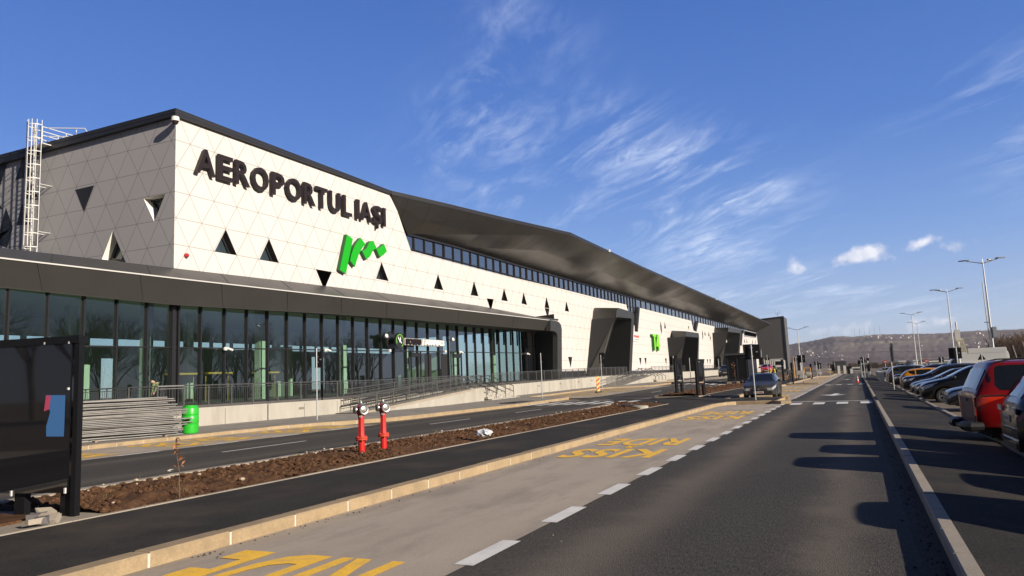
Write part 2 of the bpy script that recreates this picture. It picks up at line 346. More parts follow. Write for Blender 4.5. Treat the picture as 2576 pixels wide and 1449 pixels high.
def frange(a, b, st):
    n = max(1, int(math.ceil((b - a) / st))); return [a + (b - a) * i / n for i in range(n + 1)]
def S(o, label=None): o['kind'] = 'structure'; return o
def sheet(name, m, xl, xr, y0, y1, dz, stp=4.0, nx=3, nm=None):
    """strip of ground; xl / xr numbers or functions of Y"""
    fl = xl if callable(xl) else (lambda y: xl); fx = xr if callable(xr) else (lambda y: xr)
    mb = MB(); rows = []
    for y in frange(y0, y1, stp):
        a, b = fl(y), fx(y); rows.append([(a + (b - a) * i / nx, y, zg(a + (b - a) * i / nx, y) + dz) for i in range(nx + 1)])
    mb.grid(rows); return S(mb.build(nm or name, m, fixn=False))
def kerb(name, m, pts, h=.14, w=.22, z0=0.0, seg=1.0, joints=True, base=-.12, jw=.022):
    """row of kerb stones along pts (left edge line), body to the left side of travel"""
    P = []
    for (a, b) in zip(pts[:-1], pts[1:]):
        a = Vector((a[0], a[1], 0)); b = Vector((b[0], b[1], 0)); l = (b - a).length; n = max(1, int(round(l / seg)))
        for i in range(n): P.append((a.lerp(b, i / n), a.lerp(b, (i + 1) / n)))
    mb = MB(); jb = MB()
    for a, b in P:
        d = (b - a).normalized(); nl = Vector((-d.y, d.x, 0)); g = jw if joints else 0
        a2 = a + d * g
        jx = random.uniform(-.004, .004)
        def zz(p): return zg(p.x, p.y) + z0
        ch = .018
        prof = [(0, base), (0, h - ch), (ch, h + jx), (w, h + jx), (w, base)]
        r1_ = [a2 + nl * u + Vector((0, 0, zz(a2) + v)) for u, v in prof]; r2_ = [b + nl * u + Vector((0, 0, zz(b) + v)) for u, v in prof]
        mb.grid([r1_, r2_]); mb.add(r1_, [[4,3,2,1,0]]); mb.add(r2_, [[0,1,2,3,4]])
        if joints:
            q = [(.006, base), (.006, h - .01), (w, h - .008)]
            ja = [a - d * .002 + nl * u + Vector((0, 0, zz(a) + v)) for u, v in q]; jc = [a2 + d * .002 + nl * u + Vector((0, 0, zz(a) + v)) for u, v in q]
            mb.cur = 1; mb.grid([ja, jc]); mb.cur = 0
    return S(mb.build(name, [m, M_joint], fixn=False))
def mark(name, m, x0, x1, y0, y1, dz=.006, skew=0.0):
    mb = MB(); rows = []
    for y in frange(y0, y1, 3.0): rows.append([(x0, y, zg(x0, y) + dz), (x1, y + skew, zg(x1, y) + dz)])
    mb.grid(rows); return S(mb.build(name, m, fixn=False))

# wide ground sheet
xs = [-6000, -3000, -1500, -700, -300, -150, -80, -50, -40, -34, -30, -26, -22, -20, -18, -16, -14, -12, -10, 0, 1.2, 10, 30, 60, 120, 250, 600, 1500, 3000, 6000]
ys = [-3000, -800, -200, -60, 0, 20, 45, 60, 75, 90, 110, 130, 160, 200, 240, 280, 320, 420, 600, 900, 1500, 2500, 4000, 9000]
mb = MB(); mb.grid([[(x, y, zg(x, y) - (.05 if x < 2 else .2)) for x in xs] for y in ys]); S(mb.build('ground', M_gravel, fixn=False))

# main road with the near kiss-and-ride strip
sheet('road', M_asph, -3.3, .535, -8, 197, 0.0, nx=2)
sheet('parking_bay_lane', M_conc, -6.22, -3.3, -8, 37.4, 0.001, nx=1)
sheet('parking_bay_lane', M_conc, lambda y: -6.85 if y > 43 else -6.6, -3.3, 42.9, 78.4, 0.001, nx=1)
sheet('parking_bay_lane', M_conc, -6.8, -3.3, 82.3, 148, 0.001, nx=1)
sheet('parking_bay_lane', M_conc, -4.6, -3.3, 148, 197, 0.001, nx=1)
sheet('road', M_conc, -3.95, -3.3, 37.4, 42.9, 0.001, nx=1)
sheet('road', M_conc, -3.95, -3.3, 78.4, 82.3, 0.001, nx=1)
# raised walks (black asphalt)
H = .14
sheet('pavement', M_walk, -8.72, -6.42, -8, 37.2, H, nx=1)
sheet('pavement', M_walk, -9.55, -7.05, 45.2, 78.3, H, nx=1)
sheet('pavement', M_walk, -9.55, -7.0, 82.4, 148, H, nx=1)
sheet('pavement', M_walk, -12.3, -3.6, 37.2, 45.2, H, stp=1, nx=2) if False else None
mb = MB(); mb.poly([(-12.9, 40.9, .02), (-9.2, 38.3, H), (-8.72, 37.2, H), (-6.42, 37.2, H), (-6.2, 38.3, H), (-3.75, 38.3, H), (-3.75, 42.6, H), (-6.9, 42.6, H), (-7.05, 45.2, H), (-9.55, 45.2, H), (-9.6, 50.6, H), (-12.6, 50.6, .02)])
S(mb.build('pavement', M_walk, fixn=False))
mb = MB(); mb.poly([(-13, 78.3, H), (-7.05, 78.3, H), (-3.75, 78.7, H), (-3.75, 82.1, H), (-7, 82.4, H), (-13, 82.4, H)]); S(mb.build('pavement', M_walk, fixn=False))
# kerbs of the kiss-and-ride strip
kerb('kerb', M_kerb, [(-6.2, -8), (-6.2, 36.2), (-6.0, 37.3), (-5.6, 38.1)], h=H, w=.22, seg=1.0, jw=.034)
kerb('kerb', M_kerb, [(-5.6, 38.1), (-3.95, 38.15)], h=H, w=.22)
kerb('kerb', M_kerb, [(-3.95, 38.15), (-3.42, 37.2)], h=.13, w=.5)
kerb('kerb', M_kerb, [(-3.7, 38.2), (-3.7, 42.7)], h=.13, w=.3)
kerb('kerb', M_kerb, [(-3.5, 42.85), (-6.7, 42.85)], h=H, w=.22)
kerb('kerb', M_kerb, [(-6.7, 43.0), (-6.85, 46), (-6.85, 77), (-6.6, 78.4)], h=H, w=.22, seg=1.0)
kerb('kerb', M_kerb, [(-6.6, 78.4), (-3.6, 78.5)], h=H, w=.22)
kerb('kerb', M_kerb, [(-6.8, 82.3), (-6.8, 148)], h=H, w=.3, seg=2.0)
kerb('kerb', M_kerb, [(-6.8, 148), (-4.6, 150), (-4.6, 197)], h=H, w=.3, seg=2.0)
# planting strip soil
def soil(y0, y1, fl, frr, seed, hmax=.17, base=.05):
    rnd = random.Random(seed); mb = MB(); st = .14 if y0 < 30 else .25
    ys_ = frange(y0, y1, st * .9); rows = []
    from mathutils import noise as ns
    for y in ys_:
        a, b = fl(y), frr(y); n = int((12 - 8.8) / st) + 2; r = []
        for i in range(n + 1):
            x = a + (b - a) * i / n; e = min(i, n - i) / n * 2; e = min(1, e * 2.2)
            q = ns.fractal(Vector((x * 1.1, y * 1.1, seed)), 1, 2, 5) * .07 + abs(ns.noise(Vector((x * 5.5, y * 5.5, seed)))) * .09 + rnd.uniform(-.014, .014)
            r.append((x, y, zg(x, y) + base + .05 + hmax * e * .75 + q * (.3 + .7 * e)))
        rows.append(r)
    mb.grid(rows)
    # clods
    def clod(x, y, z, s):
        vs = []; 
        for (a, b, c) in ((1,0,0),(-1,0,0),(0,1,0),(0,-1,0),(0,0,1),(0,0,-1),(.6,.6,.5),(-.6,.6,.5),(-.6,-.6,.5),(.6,-.6,.5)):
            k = s * rnd.uniform(.65, 1.2); vs.append((x + a * k, y + b * k, z + c * k * .8))
        mb.add(vs, [[4,6,7],[4,7,8],[4,8,9],[4,9,6],[0,2,6],[2,1,7],[1,3,8],[3,0,9],[6,2,7],[7,1,8],[8,3,9],[9,0,6],[5,2,0],[5,1,2],[5,3,1],[5,0,3]])
    for i in range(int((y1 - y0) * (330 if y0 < 30 else 30))):
        y = rnd.uniform(y0, y1); a, b = fl(y), frr(y); u = rnd.random(); x = a + (b - a) * (.04 + .92 * u)
        if ns.noise(Vector((x * .8, y * .8, seed + 9))) < rnd.uniform(-.5, .3): continue
        e = min(u, 1 - u) * 2; s = rnd.choice([.015, .02, .025, .03, .035, .045, .06]) * (1 if y0 < 30 else 1.6)
        clod(x, y, zg(x, y) + base + .06 + hmax * .75 * min(1, e * 2.2) + s * .4, s)
    return mb
mb = soil(6.7, 40.2, lambda y: -8.82 - (max(0, y - 37.5) * 1.25), lambda y: -11.70 - (.2 if y > 30 else 0) - max(0, y - 37) * .2, 3, hmax=.10, base=.035)
o = mb.build('planting_soil', M_soil, fixn=False); o['kind'] = 'stuff'; tag(o, 'heaped brown clods of soil filling the long planting strip by the red hydrants', 'soil')
mb = soil(51.3, 83.5, lambda y: -9.65, lambda y: -12.9 - (y - 51) * .01, 11); o = mb.build('planting_soil', M_soil, fixn=False); o['kind'] = 'stuff'; tag(o, 'brown soil bed with a sapling behind the two black pylon signs', 'soil')
mb = soil(88, 150, lambda y: -9.6, lambda y: -13.2, 15, hmax=.6); o = mb.build('planting_soil', mat('dry_earth', (.12, .07, .035), .95, var=.3, vscale=1, fine=.3), fixn=False); o['kind'] = 'stuff'; tag(o, 'far heaps of ochre earth and grass behind the walking person', 'soil')
# scattered pale stones on the soil
M_stone = mat('pale_stone', (.45, .36, .28), .9, var=.2, vscale=8)
rnd = random.Random(5); mb = MB()
for i in range(36):
    y = 7 + 30 * rnd.random() ** 1.5; x = rnd.uniform(-11.4, -8.95); s = rnd.choice([.012, .018, .025, .035])
    M4 = Matrix.Translation((x, y, .27 if -11.2 < x < -9.3 else .2)) @ Matrix.Rotation(rnd.random() * 6, 4, 'Z') @ Matrix.Diagonal((1.3, 1, .8, 1))
    mb.lathe([(s * .5, -s), (s, -.3 * s), (s * .9, .4 * s), (s * .3, s * .8)], 6, M4)
o = mb.build('pebbles', M_stone); o['kind'] = 'stuff'; tag(o, 'pale pebbles scattered over the brown soil strip', 'pebbles')
kerb('kerb', M_kerb2, [(-8.72, -8), (-8.72, 37.2), (-12.4, 40.3)], h=.15, w=.09, seg=1.0, jw=.008)
kerb('kerb', M_kerb2, [(-11.78, -6), (-11.78, 30), (-12.4, 40.3)], h=.125, w=.24, seg=1.0, jw=.01)
kerb('kerb', M_kerb2, [(-9.5, 51.1), (-9.5, 84)], h=.15, w=.09, seg=1.0, jw=.008)
kerb('kerb', M_kerb2, [(-12.8, 51.3), (-13.2, 84)], h=.15, w=.2, seg=1.0, jw=.01)
kerb('kerb', M_kerb2, [(-9.9, 51.1), (-12.8, 51.2)], h=.1, w=.1, seg=1.0, jw=.01)
# arrivals road
def kx(y):
    """kerb line on the terminal side"""
    if y < 24: return -22.4
    if y < 31: return -22.4 + 2.4 * sm((y - 24) / 7)
    if y < 53: return -20.0
    if y < 57: return -20.0 - 5.0 * sm((y - 53) / 4)
    if y < 77: return -25.0
    if y < 81: return -25.0 + 4.4 * sm((y - 77) / 4)
    if y < 92: return -20.6
    if y < 96: return -20.6 - 4.4 * sm((y - 92) / 4)
    return -25.0
sheet('road', M_asph, lambda y: max(kx(y) - .02, -18.7), lambda y: -12.02 if y < 36 else (-12.02 - (y - 36) * .16 if y < 41 else -12.8), -8, 300, 0.0, stp=2, nx=4)
sheet('parking_bay_lane', M_conc, lambda y: kx(y) - .05, -18.7, -8, 26.5, .001, stp=1, nx=2)
sheet('parking_bay_lane', M_conc, lambda y: kx(y) - .05, -18.7, 54, 80, .001, stp=1, nx=3)
sheet('parking_bay_lane', M_conc, lambda y: kx(y) - .05, -18.7, 93, 200, .001, stp=2, nx=3)
sheet('pavement', M_plinth, -34, lambda y: kx(y) - .2, -8, 200, .12, stp=1, nx=7)
pts = [(kx(y), y) for y in frange(-8, 118, 1.0)]
kerb('kerb', M_kerb, pts, h=.13, w=.22, seg=1.0)
# right hand pavement and car park
mb = MB(); mb.grid([[(.655, y, .135), (2.36, y, -.02)] for y in frange(-8, 190, 6)]); S(mb.build('pavement', M_walk, fixn=False))
mb = MB(); mb.grid([[(2.40, y, -.10), (7.6, y, -.12)] for y in frange(-8, 190, 6)]); S(mb.build('car_park', M_conc, fixn=False))
mb = MB(); mb.grid([[(7.6, y, -.12), (70, y, -.12)] for y in frange(-8, 200, 8)]); S(mb.build('car_park', M_walk, fixn=False))
kerb('kerb', M_kerb2, [(.535, 197), (.535, 40.5)], h=.14, w=.125, seg=1.0)
kerb('kerb', M_kerb2, [(.535, 35.5), (.535, -8)], h=.14, w=.125, seg=1.0)
kerb('kerb', M_kerb2, [(.535, 40.5), (.535, 35.5)], h=.06, w=.15, seg=1.0)
kerb('kerb', M_kerb2, [(2.46, 190), (2.46, -8)], h=-.0, w=.12, seg=1.0, jw=.008)
for i in range(48):
    y = 7.4 + i * 2.42; mark('bay_line', M_paint, 2.55, 7.4, y, y + .12, -.092)
for i in range(3): mark('hatching', M_paint, 2.55, 5.2, 25.2 + i * .8, 25.35 + i * .8, -.090)
mb = MB()
# painted kerb shade and loose crumbs along the right kerb follow below
# white markings
def mk(x0, x1, y0, y1, m=None, n='lane_marking', sk=0.0): return mark(n, m or M_paint, x0, x1, y0, y1, .006, sk)
d0 = 5.95
for i in range(47):
    y = d0 - 6 + i * 2.0
    if y > 37.3 and y < 42: continue
    mk(-3.42, -3.22, y, y + 1.02)
for i in range(55):
    y = 94 + i * 1.6; mk(-3.42, -3.22, y, y + 1.3)
for i in range(4):
    mk(-2.98 + i * .98, -2.50 + i * .98, 36.0, 37.9, sk=.0)
mk(-3.3, .5, 39.2, 39.5, sk=-.6)
for i in range(4): mk(-2.9 + i * .95, -2.45 + i * .95, 74.6, 76.2)
mk(-3.3, .5, 77, 77.35)
mk(-3.3, .5, 120, 120.5); mk(-3.3, .4, 150, 150.6)
# arrow in the lane, pointing at the viewer
for (y0, s) in ((46.4, 1.0), (104, 1.0)):
    mb = MB(); z = .007
    mb.poly([(-1.45, y0 + 3.9, z), (-1.62, y0 + 1.9, z), (-2.25, y0 + 1.9, z), (-1.45, y0, z), (-.75, y0 + 1.75, z), (-1.28, y0 + 1.8, z), (-1.15, y0 + 3.9, z)]); S(mb.build('lane_arrow', M_paint, fixn=False))
# arrivals road markings
for y in (8.6, 11.2, 14.2, 17.2, 20.2, 23.3): mk(-18.78, -18.62, y, y + 1.4)
mk(-12.94, -12.80, -8, 41, M_edgep)
for y in (-1, 7, 15.3, 26.2, 34.5, 62, 72, 84, 94, 106): mk(-16.0, -15.88, y, y + 3.4)
mk(-20, -14.9, 49, 49.35)
for i in range(8): mk(-19.6 + i * .9, -19.15 + i * .9, 43.2, 47.2)
mk(-13.4, -13.28, 41, 70, M_paintd); mk(-18.5, -18.36, 55, 80)
for i in range(6): mk(-19 + i * .95, -18.5 + i * .95, 84, 87.2)
# KISS & RIDE lettering, written for drivers coming the other way
def kiss(x0, x1, y0, y1, m=M_yellow, z=.008):
    """x1 > x0; text reads from x1 to x0, tops toward -Y"""
    w = x1 - x0; l = y1 - y0; mb = MB(); ux = (-1, 0, 0); uz = (0, -1, 0)
    def at(yb, xr, t, ww, hh): text_mb(mb, t, (xr, yb, zg(xr, yb) + z), ux, uz, ww, hh, 0.0, .028, spacing=1.08)
    at(y1, x1 - .02 * w, 'RIDE', w * .96, l * .40)
    at(y1 - l * .43, x0 + w * .56, '&', w * .13, l * .13)
    at(y1 - l * .60, x1, 'KISS', w, l * .40)
    o = mb.build('road_lettering', m, fixn=False); return S(o)
for y0 in (14.4, 26.2, 1.55): kiss(-5.85, -3.85, y0, y0 + 4.35 if y0 < 20 else y0 + 5.1)
for y0 in (45.5, 56, 66): kiss(-6.2, -4.0, y0, y0 + 4.6)
for y0 in (86, 97, 108, 120, 132): kiss(-6.2, -4.0, y0, y0 + 5)
for y0 in (11.2, 16.8, 22.2): kiss(-21.9, -19.3, y0, y0 + 3.6)
for y0 in (59, 66, 72): kiss(-24.2, -19.6, y0, y0 + 3.6)
# small wear: tar patch and drain by the road
mb = MB(); mb.poly([(-.95, 27.0, .005), (.45, 26.6, .005), (.5, 26.95, .005), (-.3, 27.25, .005)]); S(mb.build('road_stain', mat('rust_stain', (.07, .03, .02), .9)))
# ragged dark strip painting in the shade at the foot of the right kerb
from mathutils import noise as _ns
mb = MB(); rows = []
for y in frange(-6, 75, .12):
    wv = .34 + .07 * _ns.noise(Vector((0, y * .8, 2))) + .05 * _ns.noise(Vector((0, y * 4, 5))); rows.append([(.53 - wv * .6, y, .002), (.532, y, .004)])
M_edge = mat('kerb_shade_and_crumb', (.030, .027, .025), .92, var=.3, vscale=6, bump=1, bscale=90, fine=.4); mb.grid(rows); S(mb.build('kerb_shade_strip', M_edge, fixn=False))  # dark tone of the painted kerb shade, shared with the crumbs

# loose crumbs along the kerb feet and on the lane
rnd = random.Random(21); mb = MB()
def crumb(x, y, z, s):
    a = rnd.random() * 6.28; v = [Vector((math.cos(a + k * 2.1) * s * rnd.uniform(.6, 1.2), math.sin(a + k * 2.1) * s * rnd.uniform(.6, 1.2), 0)) for k in range(3)]; o = Vector((x, y, z)); mb.add([o + q for q in v] + [o + Vector((0, 0, s * .8))], [[0,1,3],[1,2,3],[2,0,3]])
for i in range(420):
    y = 5.5 + 45 * rnd.random() ** 2.2; crumb(.50 - abs(rnd.gauss(0, .09)), y, .004, rnd.uniform(.008, .022))
for i in range(120):
    y = 5.5 + 30 * rnd.random() ** 2; crumb(-6.14 + abs(rnd.gauss(0, .12)), y, .003, rnd.uniform(.006, .018))
o = mb.build('asphalt_crumbs', M_edge, fixn=False); o['kind'] = 'stuff'; tag(o, 'loose dark asphalt crumbs along the feet of the kerbs', 'crumbs')
mb = MB()
for i in range(45):
    y = 6 + 22 * rnd.random() ** 1.5; crumb(rnd.uniform(-5.9, .3), y, .005, rnd.uniform(.005, .012))
o = mb.build('pale_grit', M_stone, fixn=False); o['kind'] = 'stuff'; tag(o, 'sparse pale grit lying on the near road and lane', 'grit')
# ------------------------------------------------------------------ terminal materials
def clad_mat(name, col, line, lw=.020, rough=.55, axis='YZ'):
    m = bpy.data.materials.new(name); m.use_nodes = True; t = m.node_tree; b = t.nodes['Principled BSDF']; l = t.links
    g = t.nodes.new('ShaderNodeTexCoord').outputs['Object']; sp = t.nodes.new('ShaderNodeSeparateXYZ'); l.new(g, sp.inputs[0])
    def mt(op, a, bb=None, cl=False):
        n = t.nodes.new('ShaderNodeMath'); n.operation = op; n.use_clamp = cl
        for i, v in enumerate((a, bb)):
            if v is None: continue
            if isinstance(v, (int, float)): n.inputs[i].default_value = v
            else: l.new(v, n.inputs[i])
        return n.outputs[0]
    y = sp.outputs[1] if axis == 'YZ' else sp.outputs[0]; z = sp.outputs[2]
    v = mt('DIVIDE', mt('SUBTRACT', z, 13.0 - 15.1), 1.51)
    u = mt('DIVIDE', mt('SUBTRACT', y, 30.08 if axis == 'YZ' else -34.35), 1.80)
    fam = [(v, 1.51), (mt('ADD', u, mt('MULTIPLY', v, .5)), 1.56), (mt('SUBTRACT', u, mt('MULTIPLY', v, .5)), 1.56)]
    ds = None; ids = []
    for f, sc in fam:
        fr_ = mt('FRACT', mt('ADD', f, 1000.5)); d = mt('MULTIPLY', mt('ABSOLUTE', mt('SUBTRACT', fr_, .5)), sc); ids.append(mt('FLOOR', mt('ADD', f, 1000.0)))
        ds = d if ds is None else mt('MINIMUM', ds, d)
    ln = mt('LESS_THAN', ds, lw)
    cb_ = t.nodes.new('ShaderNodeCombineXYZ')
    for i in range(3): l.new(ids[i], cb_.inputs[i])
    wn = t.nodes.new('ShaderNodeTexWhiteNoise'); l.new(cb_.outputs[0], wn.inputs[0])
    dn = t.nodes.new('ShaderNodeTexNoise'); dn.inputs['Scale'].default_value = .25; dn.inputs['Detail'].default_value = 5; l.new(g, dn.inputs[0])
    k = mt('ADD', mt('ADD', mt('MULTIPLY', wn.outputs[0], .045), .94), mt('MULTIPLY', dn.outputs[0], .05))
    sc = t.nodes.new('ShaderNodeVectorMath'); sc.operation = 'SCALE'; sc.inputs[0].default_value = col; l.new(k, sc.inputs['Scale'])
    mx = t.nodes.new('ShaderNodeMixRGB'); l.new(ln, mx.inputs[0]); l.new(sc.outputs[0], mx.inputs[1]); mx.inputs[2].default_value = (*line, 1)
    l.new(mx.outputs[0], b.inputs['Base Color']); b.inputs['Roughness'].default_value = rough
    bp = t.nodes.new('ShaderNodeBump'); bp.inputs['Strength'].default_value = .6; bp.inputs['Distance'].default_value = .02; l.new(mt('SUBTRACT', 1.0, ln), bp.inputs['Height']); l.new(bp.outputs[0], b.inputs['Normal'])
    return m
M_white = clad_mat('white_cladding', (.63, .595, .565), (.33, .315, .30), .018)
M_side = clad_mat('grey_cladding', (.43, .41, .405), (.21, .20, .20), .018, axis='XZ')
M_trim = mat('black_trim', (.022, .022, .026), .45, var=.1, vscale=2)
M_canopy = mat('anthracite_panel', (.036, .035, .032), .5, var=.09, vscale=.5, bump=.03, bscale=4)
M_canopy2 = mat('anthracite_upper', (.048, .047, .047), .42, var=.1, vscale=.6)
M_seam = mat('seam', (.015, .015, .015), .8)
M_mull = mat('mullion', (.016, .016, .018), .4)
M_dark = mat('dark_lining', (.012, .012, .013), .7)
M_reveal = mat('reveal_shaded', (.05, .042, .04), .55)  # window reveals with their shade put into the dark brown
M_revl = mat('reveal_lit', (.55, .53, .50), .6)  # lighter copy for downward windows, sunlight put into the grey
M_glass = glass_mat('curtain_glass', (.62, .80, .70), ior=1.7, extra=.11, wave=.035, wscale=.55)
M_glassb = glass_mat('clerestory_glass', (.14, .19, .19), ior=2.1, extra=.30, wave=.03, wscale=.5, gcol=(.95, .85, .75))
M_letter = mat('letter_brown', (.020, .013, .014), .5, spec=.3)
M_green = mat('logo_green', (.008, .36, .006), .45)
M_greend = mat('logo_green_edge', (.006, .09, .012), .5)
M_steel = mat('stainless', (.42, .41, .39), .28, metal=.85)
M_galv = mat('galvanised', (.50, .51, .52), .45, metal=.6, var=.08, vscale=4)
M_wht = mat('white_metal', (.66, .65, .62), .45, dirt=(.45, .43, .40), dscale=6, damt=.4)
M_inwall = mat('inner_wall', (.55, .62, .54), .85, var=.05, vscale=.4)
M_infloor = mat('inner_floor', (.22, .22, .20), .5)
M_inceil = mat('inner_ceiling', (.72, .76, .72), .9)
# ribbed bronze metal under the roof
def soffit_mat():
    m = bpy.data.materials.new('bronze_soffit'); m.use_nodes = True; t = m.node_tree; b = t.nodes['Principled BSDF']; l = t.links
    b.inputs['Base Color'].default_value = (.115, .112, .108, 1); b.inputs['Metallic'].default_value = .85; b.inputs['Roughness'].default_value = .32
    co = t.nodes.new('ShaderNodeTexCoord').outputs['Object']
    br = t.nodes.new('ShaderNodeTexBrick'); br.offset = 0.0; br.inputs['Scale'].default_value = 1; br.inputs['Brick Width'].default_value = 2.48; br.inputs['Row Height'].default_value = 40; br.inputs['Mortar Size'].default_value = .018; br.inputs['Bias'].default_value = 0
    br.inputs['Color1'].default_value = (0, 0, 0, 1); br.inputs['Color2'].default_value = (1, 1, 1, 1); br.inputs['Mortar'].default_value = (.5, .5, .5, 1)
    sp = t.nodes.new('ShaderNodeSeparateXYZ'); l.new(co, sp.inputs[0]); cbn = t.nodes.new('ShaderNodeCombineXYZ'); l.new(sp.outputs[1], cbn.inputs[0]); l.new(sp.outputs[0], cbn.inputs[1]); l.new(cbn.outputs[0], br.inputs[0])
    sm_ = t.nodes.new('ShaderNodeMixRGB'); l.new(br.outputs['Fac'], sm_.inputs[0]); sm_.inputs[1].default_value = (.115, .112, .108, 1); sm_.inputs[2].default_value = (.03, .03, .03, 1); l.new(sm_.outputs[0], b.inputs['Base Color'])
    fl = t.nodes.new('ShaderNodeMath'); fl.operation = 'FLOOR'; dv = t.nodes.new('ShaderNodeMath'); dv.operation = 'DIVIDE'; l.new(sp.outputs[1], dv.inputs[0]); dv.inputs[1].default_value = .62; l.new(dv.outputs[0], fl.inputs[0])
    wn = t.nodes.new('ShaderNodeTexWhiteNoise'); wn.noise_dimensions = '1D'; l.new(fl.outputs[0], wn.inputs['W'])
    # each tray is bowed and tilted a little: this is what streaks the reflections
    ns_ = t.nodes.new('ShaderNodeTexNoise'); ns_.inputs['Scale'].default_value = .10; ns_.inputs['Detail'].default_value = 3; l.new(co, ns_.inputs[0])
    ma = t.nodes.new('ShaderNodeMath'); ma.operation = 'MULTIPLY'; l.new(wn.outputs[0], ma.inputs[0]); ma.inputs[1].default_value = 1.0
    geo = t.nodes.new('ShaderNodeNewGeometry')
    vm = t.nodes.new('ShaderNodeCombineXYZ'); s1 = t.nodes.new('ShaderNodeMath'); s1.operation = 'MULTIPLY_ADD'; l.new(wn.outputs[0], s1.inputs[0]); s1.inputs[1].default_value = .05; s1.inputs[2].default_value = -.025; l.new(s1.outputs[0], vm.inputs[0])
    s2 = t.nodes.new('ShaderNodeMath'); s2.operation = 'MULTIPLY_ADD'; l.new(ns_.outputs[0], s2.inputs[0]); s2.inputs[1].default_value = .5; s2.inputs[2].default_value = -.25; l.new(s2.outputs[0], vm.inputs[1])
    va = t.nodes.new('ShaderNodeVectorMath'); l.new(geo.outputs['Normal'], va.inputs[0]); l.new(vm.outputs[0], va.inputs[1]); vn = t.nodes.new('ShaderNodeVectorMath'); vn.operation = 'NORMALIZE'; l.new(va.outputs[0], vn.inputs[0])
    l.new(vn.outputs[0], b.inputs['Normal'])
    return m
M_soffit = soffit_mat()

T = empty('airport_terminal', (-34, 29, .9), label='long white panelled airport terminal with triangular windows, dark swept roof and glazed arrivals hall', cat='airport terminal')
T.location = (0, 0, 0)
XW = -34.0
def F(p, X=XW):
    q = PX(p[0], p[1], X); return (q.y, q.z)
def W3(p, X=XW): return PX(p[0], p[1], X)
zfl = lambda y: zt(y) - .1
# -------- canopy lines
def canx(y): return -33.3 + (y - 19.4) / (77.6 - 19.4) * 3.3
def solve_line(px, py, off=0.0):
    X = -33.0
    for i in range(20): X = canx(PX(px, py, X).y) - off
    return PX(px, py, X)
ridge = [solve_line(*p) for p in ((0, 649), (440, 700), (830, 744), (1022, 764), (1200, 784.5), (1404, 808))]
low = [solve_line(p[0], p[1], .55) for p in ((0, 720), (440, 765), (831, 787.5), (1022, 801), (1200, 815.5), (1397, 832))]
backp = [W3(p) for p in ((0, 622.8), (441.6, 675), (760, 712), (1022, 744), (1200, 768))]
def ext(pts, y):
    a, b = pts[0], pts[1]; t = (y - a.y) / (b.y - a.y); return a + (b - a) * t
YL = 7.0
ridge = [ext(ridge, YL)] + ridge; low = [ext(low, YL)] + low; backp = [ext(backp, YL)] + backp
backp.append(Vector((XW, 79.8, 9.05)))
def interp(pts, y):
    for a, b in zip(pts[:-1], pts[1:]):
        if y <= b.y: t = (y - a.y) / (b.y - a.y); return a + (b - a) * t
    return pts[-1].copy()
YE = ridge[-1].y
ysm = frange(YL, YE, 2.4)
mb = MB()
mb.grid([[interp(backp, y) + Vector((-.0, 0, 0)), interp(ridge, y) + Vector((-.0, 0, .0))] for y in ysm])
mb.build('canopy_upper_panel', M_canopy2, T)
mb = MB(); mb.grid([[interp(ridge, y), interp(low, y), interp(low, y) + Vector((-.02, 0, -.06)), Vector((XW + .02, y, interp(low, y).z + .02))] for y in ysm]); mb.build('canopy_fascia', M_canopy, T)
mb = MB(); mb.grid([[interp(ridge, y) + Vector((.03, 0, -.03)), interp(ridge, y) + Vector((.035, 0, .035)), interp(ridge, y) + Vector((-.12, 0, .05))] for y in ysm]); mb.build('canopy_edge_strip', mat('bright_edge', (.75, .73, .70), .3, metal=.3), T)
# thin seams across the fascia
for y in (21.0, 26.1, 31.2, 36.3, 41.4, 46.5, 56.7, 66.9):
    a, b = interp(ridge, y), interp(low, y + .6); a.x += .004; b.x += .004; a.z -= .04
    MB().bar(a, b, .02, .012, up=(1, 0, 0)).build('fascia_seam', M_seam, T)
    a, b = interp(backp, y + 1.2), interp(ridge, y + .6); a.x += .01; b.x += .012; b.z += .02
    MB().bar(a, b, .02, .012, up=(1, 0, 0)).build('fascia_seam', M_seam, T)
# roof deck of the low part (behind the ladder wall side) and hidden left end
mb = MB(); a, b = backp[0], ext(backp, 29.0); mb.quad(a, b, Vector((-62, 29, b.z)), Vector((-62, YL, a.z))); mb.build('low_roof', M_canopy, T)
mb = MB(); mb.quad(Vector((-62, YL, 0)), Vector((XW, YL, 0)), backp[0], Vector((-62, YL, backp[0].z))); mb.build('end_wall', M_canopy, T)
# -------- canopy end frame (rounded, at the right)
ce = []
for p in ((1385, 805), (1400, 807.5), (1407, 811), (1411.5, 818), (1413.4, 829), (1413.8, 953), (1402.8, 955), (1402.4, 846), (1401, 839.5), (1397, 834.5), (1390, 832.6), (1385, 832)):
    ce.append(PX(p[0], p[1], -29.95))
mb = MB(); mb.prism(ce, (-.55, 0, 0)); mb.build('canopy_end_frame', M_canopy, T, bevel=.0)
yc0 = ce[6].y; yc1 = ce[5].y
mb = MB()   # the lining that runs back from the frame to the glass
b0 = PX(1402.8, 955, -30.5); t0 = PX(1402, 842, -30.5)
mb.quad(b0, t0, Vector((XW, 79.6, 6.95)), Vector((XW, 77.2 + 2.6, 1.0)))
mb.quad(Vector((-30.5, yc1 - .05, 1.0)), Vector((-30.5, yc1 - .05, 8.9)), Vector((XW, yc1 + 2.5, 9.0)), Vector((XW, yc1 + 2.5, 1.0)))
mb.build('canopy_lining', M_dark, T)
mb = MB(); mb.poly([ridge[-1] + Vector((0, 0, .02)), Vector((-30, yc1, 8.3)), Vector((XW, yc1 + 2.5, 9.02)), Vector((XW, 70, 8.8)), interp(ridge, 70)]); mb.build('canopy_roof', M_canopy, T)

